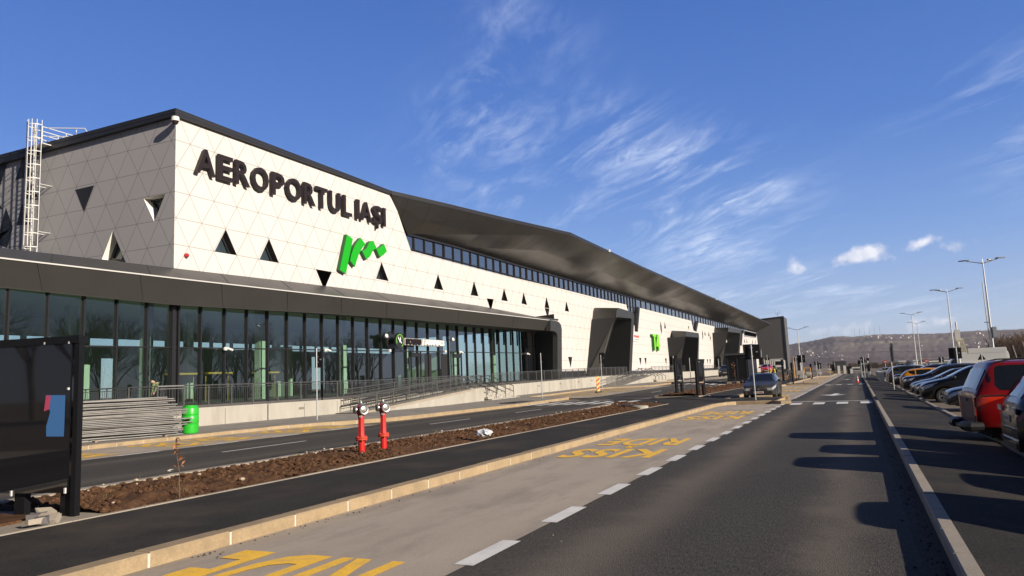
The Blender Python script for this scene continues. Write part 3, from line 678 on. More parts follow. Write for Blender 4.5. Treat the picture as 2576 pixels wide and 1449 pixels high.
# -------- the white wall
tris = []     # (three picture points, lit?)
for t in (((523, 912), (443, 1070), (603, 1095)), ((832, 977), (763, 1127), (902, 1150)), ((1165, 1195), (1280, 1215), (1225, 1343)), ((1635, 1145), (1595, 1263), (1685, 1280)), ((2037, 1230), (2008, 1333), (2075, 1345))): tris.append([r2(*p) for p in t])
for t in (((1325, 15), (1295, 145), (1367, 156)), ((1443, 175), (1507, 182), (1482, 298)), ((1602, 80), (1578, 192), (1638, 203)), ((1782, 117), (1763, 222), (1815, 235)), ((1993, 160), (1976, 261), (2022, 267)), ((1977, 264.5), (2021.5, 270.5), (2006, 365)), ((2177, 200), (2163, 290), (2203, 298)), ((2193, 714), (2231, 715), (2218, 818))): tris.append([r5(*p) for p in t])
for t in (((1657, 470), (1652, 577), (1682, 586)), ((1653, 582), (1681, 590), (1676, 695)), ((1725, 480), (1719, 590), (1748, 595)), ((1307, 1072), (1345, 1072), (1338, 1198)), ((1393, 1072), (1428, 1072), (1421, 1198)), ((1729, 1080), (1757, 1080), (1752, 1195))): tris.append([rt(*p) for p in t])
for t in (((1228, 565), (1240, 567), (1237, 605)), ((1365, 598), (1362, 649), (1373, 653)), ((1363, 652), (1373, 656), (1370, 702)), ((1388, 610), (1385, 650), (1397, 655)), ((1425, 612), (1421, 659), (1434, 663)), ((1434, 664), (1446, 667), (1441, 710)), ((1371, 878), (1386, 878), (1380, 930)), ((1408, 880), (1420, 880), (1415, 928)), ((1432, 880), (1445, 880), (1439, 930)), ((1767, 675), (1762, 720), (1771, 722)), ((1787, 680), (1784, 722), (1793, 725)), ((1842, 685), (1839, 728), (1846, 730)), ((1868, 690), (1865, 730), (1872, 731))): tris.append([rA(*p) for p in t])
def zc_(y): return interp(backp, y).z - .15
top = [(443, 289.5), (984.5, 486.6), (1034, 631), (1150, 662), (1280, 695.5), (1406, 725), (1500, 749)]
top += [rt(1100, 205), rt(1113, 262), rt(1235, 560), rt(1238, 642), rt(1290, 648), rt(1298, 560), rt(1322, 258)]
top += [rA(1260, 515), rA(1280, 605), rA(1310, 620), rA(1327, 533), rA(1478, 568), rA(1505, 700), rA(1740, 752), rA(1750, 634), rA(1882, 657)]
outer = [(XW, *F(p)) for p in top]
y1 = outer[-1][1]
outer += [(XW, y1 + 4, zfl(y1))]
def portal_gap(a, b, tl, tr): return [(XW, b, zfl(b)), (XW, tr[0], tr[1]), (XW, tl[0], tl[1]), (XW, a, zfl(a))]
P1 = dict(jb=rA(255, 1005), jt=rA(330, 383), fb=rA(345, 975), ft=rA(560, 389), tr=rA(718, 436), br=rA(690, 1010), ib=rA(372, 965), it=rA(547, 478), itr=rA(692, 492), ibr=rA(663, 1000), rb=rA(668, 1000), Xt=-30.3, Xb=-32.2)
P2 = dict(jb=rA(1052, 955), jt=rA(1068, 604), fb=rA(1128, 940), ft=rA(1207, 613), tr=rA(1335, 632), br=rA(1322, 945), ib=rA(1142, 940), it=rA(1205, 662), itr=rA(1328, 674), ibr=rA(1305, 945), Xt=-30.3, Xb=-32.2)
P3 = dict(jb=rA(1473, 925), jt=rA(1477, 579), fb=rA(1530, 925), ft=rA(1612, 577), tr=rA(1736, 606), br=rA(1705, 925), ib=rA(1543, 925), it=rA(1607, 618), itr=rA(1724, 632), ibr=rA(1690, 925), Xt=-30.0, Xb=-32.2)
for P in (P3, P2, P1):
    jb, jt = F(P['jb']), F(P['jt']); tr, br = F(P['tr'], P['Xt']), F(P['br'], P['Xb'])
    outer += portal_gap(jb[0] + .8, br[0] + 1.0, (jt[0] + 1.2, jt[1] - .8), (tr[0] + .5, tr[1] - .8))
outer += [(XW, yc1 + .2, zfl(yc1)), (XW, yc1 + .2, zc_(yc1))]
outer += [(XW, y, zc_(y)) for y in (76, 66, 56, 46, 38)] + [(XW, outer[0][1], zc_(29))]
holes = []
wins = []
for t in tris:
    a = [Vector((XW, *F(p))) for p in t]
    # snap: keep the measured shape
    wins.append(a); holes.append(a)
mb = MB(); mb.holed(outer, holes)
ow = mb.build('front_cladding', M_white, T)
# return edges of the slots, made by pushing the outline back
mb = MB()
for a, b in zip(outer[1:], outer[2:]): mb.quad(a, b, (b[0] - .45, b[1], b[2]), (a[0] - .45, a[1], a[2]))
mb.build('cladding_return', M_trim, T)
# -------- triangular windows
def tri_window(a, nrm, depth=.42, flat=False, lit=None):
    nrm = Vector(nrm); c = (a[0] + a[1] + a[2]) / 3
    mb = MB(); bk = [p - nrm * depth for p in a]
    ins = [c - nrm * depth + (p - c) * .74 for p in a]; insb = [p - nrm * .06 for p in ins]
    for i in range(3):
        j = (i + 1) % 3; mb.quad(a[i], a[j], bk[j], bk[i]); 
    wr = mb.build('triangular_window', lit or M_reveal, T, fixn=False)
    fb = MB()
    for i in range(3):
        j = (i + 1) % 3; q = Vector(nrm) * .05; fb.quad(bk[i] + q, bk[j] + q, ins[j] + q, ins[i] + q); fb.quad(ins[i] + q, ins[j] + q, insb[j], insb[i])
    fb.build('frame', M_mull, wr, fixn=False)
    pb = MB(); pb.poly(insb); pb.build('pane', M_pane, wr)
M_pane = mat('dark_pane', (.035, .05, .062), .06, spec=.9)
for a in wins:
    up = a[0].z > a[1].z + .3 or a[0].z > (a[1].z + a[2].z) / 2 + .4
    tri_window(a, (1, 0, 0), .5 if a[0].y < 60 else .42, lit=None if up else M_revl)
# -------- grey side wall (faces the camera side) and its ladder end
YS = outer[0][1]; zt0 = outer[0][2]
def SWp(p): q = PYc(p[0], p[1], YS); return Vector((q.x, YS, q.z))
sh = [[r1(1170, 790), r1(1347, 752), r1(1257, 980)], [r1(918, 1052), r1(830, 1285), r1(1025, 1310)]]
sholes = [[SWp(p) for p in t] for t in sh]
zb = backp[2].z if 0 else interp(backp, 29.0).z - .6
tl_ = SWp((-330, 505))
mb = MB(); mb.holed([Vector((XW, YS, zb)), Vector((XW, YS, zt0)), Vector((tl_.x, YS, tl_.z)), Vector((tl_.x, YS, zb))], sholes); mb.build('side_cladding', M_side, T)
for t in sholes: tri_window(t, (0, -1, 0), .55, lit=M_white2 if 0 else mat('white_reveal', (.78, .76, .70), .6))
for t in ([r1(615, 718), r1(768, 683), r1(686, 897)], [r1(-40, 520), r1(62, 503), r1(0, 690)], [r1(50, 865), r1(-30, 1150), r1(105, 1022)], [r1(190, 440), r1(125, 640), r1(265, 600)], [r1(240, 640), r1(200, 790), r1(325, 800)], [r1(180, 830), r1(135, 1010), r1(250, 1000)], [r1(-120, 1130), r1(60, 1190), r1(105, 1030)], [r1(-110, 700), r1(-150, 900), r1(20, 870)]):
    mb = MB(); mb.prism([SWp(p) - Vector((0, .012, 0)) for p in t], (0, .010, 0)); mb.build('dark_cladding_panel', mat('dark_triangle', (.014, .014, .017), .5), T)
# black roof trim over both walls
rt_ = MB(); a0 = PX(443, 272, XW + .25); a1 = PX(985, 480, XW + .25); b0 = PX(443, 290.5, XW + .25); b1 = PX(985, 487.5, XW + .25)
cn = Vector((XW + .25, YS - .25, a0.z)); cnb = Vector((XW + .25, YS - .25, b0.z))
l0 = Vector((tl_.x, YS - .25, tl_.z + .75)); l0b = Vector((tl_.x, YS - .25, tl_.z - .05))
for (p, q, pb, qb, off) in ((cn, a1, cnb, b1, Vector((-.6, 0, 0))), (l0, cn + Vector((-.61, 0, -.004)), l0b, cnb + Vector((-.61, 0, .004)), Vector((0, .6, 0)))):
    rt_.add([p, q, qb, pb, p + off, q + off, qb + off, pb + off], [[0,1,2,3],[4,7,6,5],[0,4,5,1],[3,2,6,7],[0,3,7,4],[1,5,6,2]])
o = rt_.build('roof_trim', M_trim, T)
mb = MB()
for (p, q) in ((cn, a1), (l0, cn)): mb.bar(p + Vector((.012, -.012, -.20)), q + Vector((.012, -.012, -.20)), .03, .02)
mb.build('trim_drip', mat('trim_grey', (.07, .07, .075), .4), T)
# -------- main roof: eave and soffit
E_ = [PX(985, 480, XW + .25), PX(1012, 486, -33.4), PX(1120, 511, -32.0), PX(1260, 545, -30.2), PX(1435, 585, -28), PX(1525, 627.5, -28), PX(1617, 671, -28), PX(1803, 753, -28), PX(1939, 814, -28)]
Sf = [PX(984.5, 487.5, XW + .02), PX(1004, 540, XW), PX(1024.5, 588, -34.3), PX(1150, 621, -34.3), PX(1290, 663, -34.3), PX(1350, 680, -34.3), PX(1406, 696, -34.3), PX(1575, 743.7, -34.3), PX(1866, 827, -34.3)]
endS = PX(1903, 835.5, -34.3)
mb = MB(); rows = []
for e, s_ in zip(E_, Sf):
    e2 = e + Vector((0, 0, -.30)); rows.append([s_, s_.lerp(e2, .5) + Vector((0, 0, -.15)), e2])
mb.grid(rows); mb.poly([rows[-1][0], rows[-1][1], rows[-1][2], endS]); 
os_ = mb.build('soffit', M_soffit, T)
mb = MB(); mb.grid([[e + Vector((0, 0, -.32)), e + Vector((.03, 0, 0)), e + Vector((-.6, 0, .05)), Vector((-70, e.y + 2, e.z - .4))] for e in E_]); mb.quad(E_[-1], Vector((-70, E_[-1].y + 2, E_[-1].z - .4)), Vector((-70, endS.y, 6)), endS); mb.build('roof_edge', M_trim, T)
mb = MB(); a = Vector((XW, YS, zt0 + .4)); mb.poly([a, PX(985, 480, XW), Vector((-70, 52, 15)), Vector((-70, YS, 15))]); mb.build('roof', M_canopy, T)
# -------- clerestory band behind the white wall top
bt = [PX(1018, 560, -34.35)] + [s_ for s_ in Sf[2:]] + [endS]
def ztop(y):
    return interp(bt, max(y, bt[1].y)).z + .4
wl = [Vector(q) for q in outer[:len(top)]]
edge = [Vector(o_) for o_ in outer[1:len(top)]]
ys_b = []; y = wl[2].y - .75
while y < wl[-1].y - 1: ys_b.append(y); y += 1.755 if y < 125 else 3.51
def panes(ylist, zlo, zhi, X, name, m, limit=100):
    n = 0; rest = MB()
    for a, b in zip(ylist[:-1], ylist[1:]):
        tl = random.uniform(-.012, .012); tz = random.uniform(-.010, .010)
        q = [Vector((X + tz, a + .035, zlo(a))), Vector((X + tl + tz, b - .035, zlo(b))), Vector((X + tl, b - .035, zhi(b))), Vector((X, a + .035, zhi(a)))]
        mb = MB(); mb.quad(*q); mb.build(name, m, T, fixn=False); n += 1
    return n
def zl_band(y):
    e = [outer[2], outer[3], outer[4], outer[5], outer[6], outer[7]]
    return 12.7
panes(ys_b, lambda y: 12.3 if not (115 < y < 134 or 170 < y < 190) else 6.0, lambda y: ztop(y), -34.38, 'clerestory_window', M_glassb)
mb = MB()
for y in ys_b:
    mb.box((-34.33, y, (5.5 + ztop(y)) / 2), (.16, .07, ztop(y) - 5.5))
for a, b in zip(ys_b[:-1], ys_b[1:]):
    mb.bar((-34.31, a, 13.35), (-34.31, b, 13.35), .1, .08)
    if b < 134 and a > 115: mb.bar((-34.31, a, 10.6), (-34.31, b, 10.6), .1, .06)
for a, b in zip(Sf[2:-1], Sf[3:]): mb.bar(a + Vector((.03, 0, -.06)), b + Vector((.03, 0, -.06)), .14, .16)
bl = [W3((1034, 633)), W3((1150, 664)), W3((1406, 727)), W3(rt(1100, 207))]
for a, b in zip(bl[:-1], bl[1:]): mb.bar(a + Vector((-.28, 0, .05)), b + Vector((-.28, 0, .05)), .2, .14)
mb.build('clerestory_frame', M_mull, T)
# dark fins beside the slots
for (p, q, wd) in ((rt(1322, 257), rt(1296, 640), .10), (rA(1327, 533), rA(1312, 618), .25), (rA(1750, 634), rA(1742, 750), .5)):
    a = W3(p, XW + .02); b = W3(q, XW + .02); mb = MB(); mb.bar(a + Vector((-.3, -wd - .35, 0)), b + Vector((-.3, -wd - .35, 0)), 2 * wd + .5, .5, up=(1, 0, 0)); mb.build('slot_fin', M_trim, T)
# louvres near the far end
mb = MB()
for k in range(5):
    a = W3(rA(1760, 612 + k * 9), -33.9); b = W3(rA(1874, 640 + k * 6.5), -33.9); mb.bar(a, b, .25, .9)
mb.build('louvre', M_galv, T)
mb = MB(); mb.box((-34.8, 270, 13), (.3, 60, 7)); mb.build('far_wall', M_canopy, T)
# -------- arrivals glass wall
XG = -34.05
gy = [YL + .3 + 1.78 * i for i in range(41)]; gy = [29.18 + 1.78 * i for i in range(-12, 29)]
gtop = lambda y: 6.95 + (y - 29) * .008
tz_ = lambda y: 4.2 + (y - 28.9) * .0099
for lo, hi in ((lambda y: zt(y) + .12, lambda y: tz_(y) - .03), (lambda y: tz_(y) + .04, gtop)):
    panes(gy, lo, hi, XG, 'glass_panel', M_glass)
mb = MB()
for y in gy:
    w = .085
    mb.box((XG + .03, y, (zt(y) + gtop(y)) / 2), (.22, w, gtop(y) - zt(y)))
mb.box((XG + .06, 29.0, 3.9), (.3, .16, 6)); mb.box((XG + .06, 29.36, 3.9), (.3, .12, 6))
for a, b in zip(gy[:-1], gy[1:]):
    mb.bar((XG + .04, a, tz_(a)), (XG + .04, b, tz_(b)), .12, .075); mb.bar((XG + .03, a, gtop(a) - .02), (XG + .03, b, gtop(b) - .02), .2, .22); mb.bar((XG + .03, a, zt(a) + .07), (XG + .03, b, zt(b) + .07), .2, .16)
mb.build('mullion_frame', M_mull, T)
# doors of the arrivals hall (sliding pair and side doors)
for (ya, yb) in ((53.0, 54.5), (60.2, 61.7)):
    db = MB()
    for y in (ya, yb): db.box((XG + .12, y, (zt(y) + 3.9) / 2 + .3), (.1, .13, 3.3))
    db.box((XG + .12, (ya + yb) / 2, 4.15), (.1, yb - ya, .35)); d_ = db.build('door', M_mull, T)
    hb = MB(); hb.tube([(XG + .25, ya + .35, zt(ya) + .9), (XG + .25, ya + .35, zt(ya) + 1.5)], .025); hb.build('handle', M_steel, d_)
db = MB()
for y in (55.9, 58.7): db.box((XG - .02, y, zt(y) + 1.55), (.06, 1.1, 3.0))
db.build('sliding_door_gap', M_dark, T)
# -------- interior seen through the glass
mb = MB(); mb.quad((XW - .2, 8, .95), (XW - .2, 82, 1.3), (-52, 82, 1.3), (-52, 8, .95)); mb.build('inner_floor', M_infloor, T)
mb = MB(); mb.quad((XW - .3, 8, 7.3), (XW - .3, 82, 7.6), (-52, 82, 7.6), (-52, 8, 7.3)); mb.build('inner_ceiling', M_inceil, T)
mb = MB(); hl = []
y = 30
while y < 76: hl.append([(-52, y, 5.55), (-52, y + 1.9, 5.55), (-52, y + 1.9, 6.1), (-52, y, 6.1)]); y += 2.35
hl.append([(-52, 38, 1.2), (-52, 39.2, 1.2), (-52, 39.2, 4.6), (-52, 38, 4.6)])
hl.append([(-52, 62, 1.4), (-52, 64, 1.4), (-52, 64, 5.0), (-52, 62, 5.0)])
mb.holed([(-52, 8, .9), (-52, 82, .9), (-52, 82, 7.6), (-52, 8, 7.3)], hl); mb.build('inner_back_wall', M_inwall, T)
M_ip = mat('inner_pale', (.62, .66, .58), .8)
for y in (12, 21, 30, 39, 48, 57, 66, 75):
    for x in (-37.2, -44): MB().box((x, y, 4.2), (.5, .5, 6.6)).build('inner_column', M_ip, T)
for c_, s_ in (((-41, 28.2, 2.3), (.2, 2.0, 2.6)), ((-45, 49, 3.2), (3.5, .25, 4.2)), ((-45, 20, 3.0), (3.5, .25, 3.8)), ((-40, 64, 3.0), (5, .2, 3.5)), ((-37, 24.4, 2.2), (.1, 1.6, 2.4)), ((-36.5, 18.9, 2.0), (.1, .5, 2.6))): MB().box(c_, s_).build('inner_partition', M_ip, T)
mb = MB()
for x, y in ((-39, 36), (-39, 40.5), (-40, 34)):
    for dy in (0, 1.9):
        mb.tube([(x, y + dy, 1), (x, y + dy, 3.0)], .03, 6)
    mb.box((x, y + .95, 2.95), (.7, 2.1, .12))
mb.build('inner_scaffold', mat('scaffold_yellow', (.55, .32, .05), .6), T)
# -------- entrance portals
def portal(P, name='entrance_portal'):
    jb, jt = W3(P['jb']), W3(P['jt'])
    fb, ft, tr, br = [PX(*P[k], P[x]) for k, x in (('fb', 'Xb'), ('ft', 'Xt'), ('tr', 'Xt'), ('br', 'Xb'))]
    ib, it, itr, ibr = [PX(*P[k], P[x]) for k, x in (('ib', 'Xb'), ('it', 'Xt'), ('itr', 'Xt'), ('ibr', 'Xb'))]
    zb = min(zt(fb.y), fb.z); 
    for v in (fb, br, ib, ibr): v.z = zb - .2
    jb.z = zb - .2
    def rc(a, c, b, r=.55):
        u = (a - c); w = (b - c); ru = min(r, u.length * .4); rw_ = min(r, w.length * .4); p = c + u.normalized() * ru; q = c + w.normalized() * rw_
        return [p, p * .25 + c * .5 + q * .25, q] if 0 else [p, (p * .3 + c * .4 + q * .3), q]
    o_ = [fb] + rc(fb, ft, tr) + rc(ft, tr, br, .9) + [br]; i_ = [ib] + rc(ib, it, itr, .35) + rc(it, itr, ibr, .35) + [ibr]
    tb = Vector((XW, tr.y + .4, tr.z - .1)); bb = Vector((XW, br.y + .5, zb - .2))
    w_ = [jb] + rc(jb, jt, tb, .7) + rc(jt, tb, bb, .9) + [bb]
    mb = MB(); mb.grid([w_, o_]); mb.grid([o_, i_])
    pr = mb.build(name, M_canopy, T, smooth=True)
    mb = MB(); dp = Vector((-6.5, .0, 0)); ii = [p + dp for p in i_]
    mb.grid([i_, ii]); mb.build('lining', M_dark, pr)
    # glazed screen set back, with doors
    xg = -36.0; y0 = ib.y - .5; y1_ = ibr.y + .5; zz = it.z
    mb = MB(); mb.quad((xg, y0, zb), (xg, y1_, zb), (xg, y1_, zz), (xg, y0, zz)); mb.build('glass', M_glass, pr, fixn=False)
    mb = MB(); n = int((y1_ - y0) / 1.4)
    for k in range(n + 1): yy = y0 + (y1_ - y0) * k / n; mb.box((xg + .06, yy, (zb + zz) / 2), (.12, .07, zz - zb))
    for z in (zb + 2.6, zb + 5.2): mb.box((xg + .06, (y0 + y1_) / 2, z), (.12, y1_ - y0, .09))
    mb.build('screen_frame', mat('screen_grey', (.05, .05, .052), .4), pr)
    mb = MB(); mb.quad((-42, y0 - 3, zb), (-42, y1_ + 3, zb), (-42, y1_ + 3, zz + 1), (-42, y0 - 3, zz + 1)); mb.build('inner_wall', M_dark, pr)
    return pr, ib, ibr, it, itr, zb
PP = [portal(P) for P in (P1, P2, P3)]
# the fourth, small dark porch beyond the last portal
mb = MB(); q = [rA(1835, 735), rA(1908, 738), rA(1893, 875), rA(1850, 880)]
v = [PX(*p, -31) for p in q]; mb.prism(v, (-3, 0, 0)); mb.build('far_porch', M_dark, T)
# small alarm sounder, lights and camera on the wall are things of their own
def thing_mesh(mb, name, m, label, cat, group=None, smooth=False, **k):
    return tag(mb.build(name, m, None, smooth=smooth, **k), label, cat, group)
q = W3(r2(238, 1098), XW + .02); mb = MB(); mb.lathe([(.13, 0), (.13, .12), (.07, .2)], 12, Matrix.Translation(q) @ Matrix.Rotation(R_(90), 4, 'Y')); thing_mesh(mb, 'alarm_sounder', mat('red_plastic', (.42, .03, .03), .4), 'small round red alarm sounder low on the white wall near its corner', 'alarm sounder')
# dome camera on the roof corner
q = W3((441, 300), XW + .35); t = empty('security_camera', q, label='white dome security camera on an arm at the top corner of the white wall', cat='security camera')
mb = MB(); mb.bar((-.38, .35, .05), (0, 0, .05), .1, .12); mb.box((-.34, .55, 0), (.05, .35, .42)); mb.build('bracket', M_wht, t)
mb = MB(); mb.lathe([(.06, .16), (.17, .12), (.2, 0), (.19, -.1)], 16); mb.build('housing', M_wht, t, smooth=True)
mb = MB(); mb.lathe([(.16, -.1), (.14, -.2), (.07, -.27), (.01, -.28)], 16); mb.build('dome', mat('dark_dome', (.03, .02, .02), .1), t, smooth=True)
t.scale = (1.15, 1.15, 1.15)

# -------- lettering AEROPORTUL IASI
XL = XW + .12
S_ = empty('wall_lettering', W3((493, 435), XL), label='big dark brown letters AEROPORTUL IAȘI standing off the white wall', cat='sign'); S_.location = (0, 0, 0)
cells = [('A', 312, 464, 505, 330), ('E', 470, 586, 0, 0), ('R', 592, 708, 0, 0), ('O', 712, 842, 0, 0), ('P', 853, 952, 0, 0), ('O', 956, 1076, 0, 0), ('R', 1080, 1172, 0, 0), ('T', 1168, 1258, 0, 0), ('U', 1264, 1350, 0, 0), ('L', 1360, 1430, 0, 0), ('I', 1452, 1484, 0, 0), ('A', 1486, 1574, 0, 0), ('Ș', 1572, 1640, 0, 0), ('I', 1642, 1668, 0, 0)]
def by(x): return 508 + (x - 330) * (886 - 508) / (1650 - 330)
XF = XL + .22
zA = W3(r2(330, 505), XF).z; zB = W3(r2(1650, 886), XF).z; zTA = W3(r2(380, 340), XF).z; zTB = W3(r2(1650, 757), XF).z
for ch, xa, xb, _, _ in cells:
    ya = PX(*r2(xa + 5, by(xa) - 70), XF).y; yb = PX(*r2(xb, by(xb) - 60), XF).y
    k = ((ya + yb) / 2 - 30) / 19.5; z0 = zA + (zB - zA) * k; z1 = zTA + (zTB - zTA) * k
    mb = MB()
    if ch == 'Ș':
        text_mb(mb, 'S', (XL, ya, z0), (0, 1, 0), (0, 0, 1), yb - ya, z1 - z0, .22, .015); text_mb(mb, ',', (XL, (ya + yb) / 2 - .12, z0 - .40), (0, 1, 0), (0, 0, 1), .22, .32, .22, .03)
    elif ch == 'I': mb.box((XL + .11, (ya + yb) / 2, (z0 + z1) / 2), (.22, min(.34, yb - ya), z1 - z0))
    else: text_mb(mb, ch, (XL, ya, z0), (0, 1, 0), (0, 0, 1), (yb - ya) * .92, z1 - z0, .22, .012)
    mb.build('letter', M_letter, S_, fixn=False)
# -------- green emblem
S_ = empty('wall_emblem', (0, 0, 0), label='bright green zigzag ribbon emblem on the white wall below the big letters', cat='sign')
shp = [[(437, 150), (590, 270), (410, 1172), (248, 1068)],
       [(795, 240), (918, 408), (850, 480), (790, 570), (740, 680), (690, 830), (645, 988), (515, 828), (540, 700), (580, 570), (640, 440), (710, 330)],
       [(1070, 318), (1118, 320), (1195, 480), (1200, 520), (1130, 550), (1090, 600), (1050, 700), (1010, 750), (930, 785), (825, 578), (880, 560), (940, 510), (990, 400), (1020, 345)],
       [(1196, 524), (1270, 500), (1330, 455), (1393, 390), (1475, 588), (1400, 665), (1330, 715), (1280, 722)]]
for s0 in shp:
    pts = [PX(*rg(*p), XF) for p in s0]; mb = MB(); n = len(pts)
    mb.cur = 0; mb.v += [tuple(p) for p in pts]
    for tr_ in geometry.tessellate_polygon([pts]): mb.f.append(list(tr_)); mb.mi.append(0)
    mb.cur = 1; bk = [p - Vector((.30, 0, 0)) for p in pts]
    for i in range(n): mb.quad(pts[i], pts[(i + 1) % n], bk[(i + 1) % n], bk[i])
    mb.build('emblem_stroke', [M_green, M_greend], S_)
# -------- T4
S_ = empty('terminal_number_sign', (0, 0, 0), label='lime green T4 sign on the white wall between the first two portals', cat='sign')
M_lime = mat('lime_green', (.20, .62, .02), .45)
for s0 in ([(1530, 685), (1590, 690), (1590, 728), (1572, 728), (1588, 952), (1566, 950), (1550, 722), (1532, 720)], [(1598, 690), (1632, 692), (1640, 850), (1655, 852), (1655, 890), (1645, 890), (1650, 955), (1630, 953), (1626, 890), (1592, 888), (1590, 850), (1606, 700)]):
    pts = [PX(*rt(*p), XF + .2) for p in s0]; mb = MB(); n = len(pts); mb.v += [tuple(p) for p in pts]
    for tr_ in geometry.tessellate_polygon([pts]): mb.f.append(list(tr_)); mb.mi.append(0)
    mb.cur = 1; bk = [p - Vector((.5, 0, 0)) for p in pts]
    for i in range(n): mb.quad(pts[i], pts[(i + 1) % n], bk[(i + 1) % n], bk[i])
    mb.build('letter', [M_lime, M_greend], S_)
# -------- white board with red lettering
q0 = W3(rt(1216, 800), XW + .08); q1 = W3(rt(1305, 690), XW + .08)
S_ = empty('contractor_board', (0, 0, 0), label='white board with red lettering on the wall right of the first portal', cat='sign')
mb = MB(); mb.box((XW + .06, (q0.y + q1.y) / 2, (q0.z + q1.z) / 2), (.08, q1.y - q0.y, abs(q1.z - q0.z))); mb.build('board', M_wht, S_)
mb = MB(); text_mb(mb, 'STRABAG', (XW + .11, q0.y + .4, q0.z + (q1.z - q0.z) * .52), (0, 1, 0), (0, 0, 1), (q1.y - q0.y) * .85, (q1.z - q0.z) * .32, .01, .05); mb.build('lettering', mat('red_paint', (.6, .04, .03), .6), S_)
mb = MB(); text_mb(mb, 'WORKS ON PROGRESS'[:0] or 'TEAMS WORK.', (XW + .11, q0.y + 1.2, q0.z + (q1.z - q0.z) * .22), (0, 1, 0), (0, 0, 1), (q1.y - q0.y) * .6, (q1.z - q0.z) * .10, .01, .02); mb.build('lettering', mat('grey_print', (.3, .3, .3), .6), S_)
# -------- arrivals sign and its round emblem
XS = XG + .75
S_ = empty('arrivals_sign', (0, 0, 0), label='arrivals sign: round aeroplane disc and SOSIRI / ARRIVALS letters across the glass wall', cat='sign')
a = PX(*rs(855, 515), XS); b = PX(*rs(1985, 530), XS); at_ = PX(*rs(855, 305), XS)
hgt = at_.z - a.z
mb = MB(); mb.box((XS - .04, (a.y + b.y) / 2, a.z + hgt / 2), (.08, b.y - a.y, hgt)); mb.build('backing_bar', mat('silver_bar', (.52, .50, .46), .4, metal=.3), S_)
ys0, ys1 = PX(*rs(905, 420), XS + .1).y, PX(*rs(1340, 420), XS + .1).y; yl0, yl1 = PX(*rs(1375, 420), XS + .1).y, PX(*rs(2030, 440), XS + .1).y
mb = MB(); text_mb(mb, 'SOSIRI', (XS + .02, ys0, a.z + .06), (0, 1, 0), (0, 0, 1), ys1 - ys0, hgt * .82, .14, .05); mb.build('lettering', M_letter, S_, fixn=False)
mb = MB(); text_mb(mb, '/', (XS + .02, yl0, a.z + .02), (0, 1, 0), (0, 0, 1), .26, hgt * .92, .12, .03); text_mb(mb, 'ARRIVALS', (XS + .02, yl0 + .45, a.z + .06), (0, 1, 0), (0, 0, 1), yl1 - yl0 - .45, hgt * .82, .12, .05); mb.build('lettering', mat('letter_white', (.85, .84, .80), .5), S_, fixn=False)
c = PX(*rs(715, 395), XS + .35); rr = (PX(*rs(715, 150), XS + .35).z - c.z)
Mx = Matrix.Translation(c) @ Matrix.Rotation(R_(90), 4, 'Y')
mb = MB(); mb.lathe([(rr, -.12), (rr, .0)], 40, Mx); mb.lathe([(rr, -.95), (rr, -.83)], 40, Mx); mb.lathe([(rr * .35, -.84), (rr * .35, -.11)], 20, Mx); mb.build('disc', M_dark if 0 else mat('disc_black', (.02, .021, .022), .3), S_)
mb = MB(); ring = []
for k in range(37):
    th = R_(-120 + 300 * k / 36 + 0); 
    ring.append(th)
rows = []
for th in [R_(-62 + 268 * k / 40) for k in range(41)]:
    rows.append([c + Vector((.012, math.cos(th) * rr * q, math.sin(th) * rr * q)) for q in (.72, .80)])
mb.grid(rows)
rows = []
for th in [R_(232 + 52 * 0 + k) for k in ()]: pass
mb.build('ring', M_lime, S_)
mb = MB()   # aeroplane pictogram descending to the right
def ap(u, v): 
    an = R_(-38); uu = u * math.cos(an) - v * math.sin(an); vv = u * math.sin(an) + v * math.cos(an); return c + Vector((.02, uu * rr, vv * rr))
mb.poly([ap(.46, .0), ap(.40, .07), ap(.1, .09), ap(-.38, .09), ap(-.50, .25), ap(-.56, .22), ap(-.52, .02), ap(-.48, -.04), ap(.1, -.07), ap(.40, -.07)])
mb.poly([ap(.14, .08), ap(-.16, .50), ap(-.24, .48), ap(-.12, .08)])
mb.poly([ap(.05, -.06), ap(.0, -.22), ap(-.06, -.2), ap(-.06, -.06)])
mb.poly([ap(-.42, -.5), ap(-.36, -.5), ap(-.36, -.44), ap(-.42, -.44)])
mb.build('aeroplane_mark', mat('mark_white', (.85, .85, .82), .5), S_)
# signs inside the first two portals
for (pp, u, t2, wd) in ((PP[0], (rt(712, 972), rt(908, 915)), ('SOSIRI', 'ARRIVALS'), 1), (PP[1], (rA(1155, 838), rA(1208, 812)), ('PLECĂRI', 'DEPARTURES'), 1)):
    xx = -35.6; a = PX(*u[0], xx); b = PX(*u[1], xx)
    lb = 'white ARRIVALS letters hung inside the first entrance portal' if t2[1] == 'ARRIVALS' else 'small white lettering hung inside the second entrance portal'
    S_ = empty('portal_sign', (0, 0, 0), label=lb, cat='sign')
    h_ = b.z - a.z; w_ = b.y - a.y
    mb = MB(); mb.box((xx - .1, (a.y + b.y) / 2, (a.z + b.z) / 2), (.1, w_ + .4, h_ * 1.05)); mb.build('backing_bar', M_mull, S_)
    mb = MB(); text_mb(mb, ('/ ' if wd else '') + t2[1], (xx + .02, a.y + w_ * .36, a.z), (0, 1, 0), (0, 0, 1), w_ * .64, h_ * .9, .1, .05); mb.build('lettering', M_wht, S_, fixn=False)
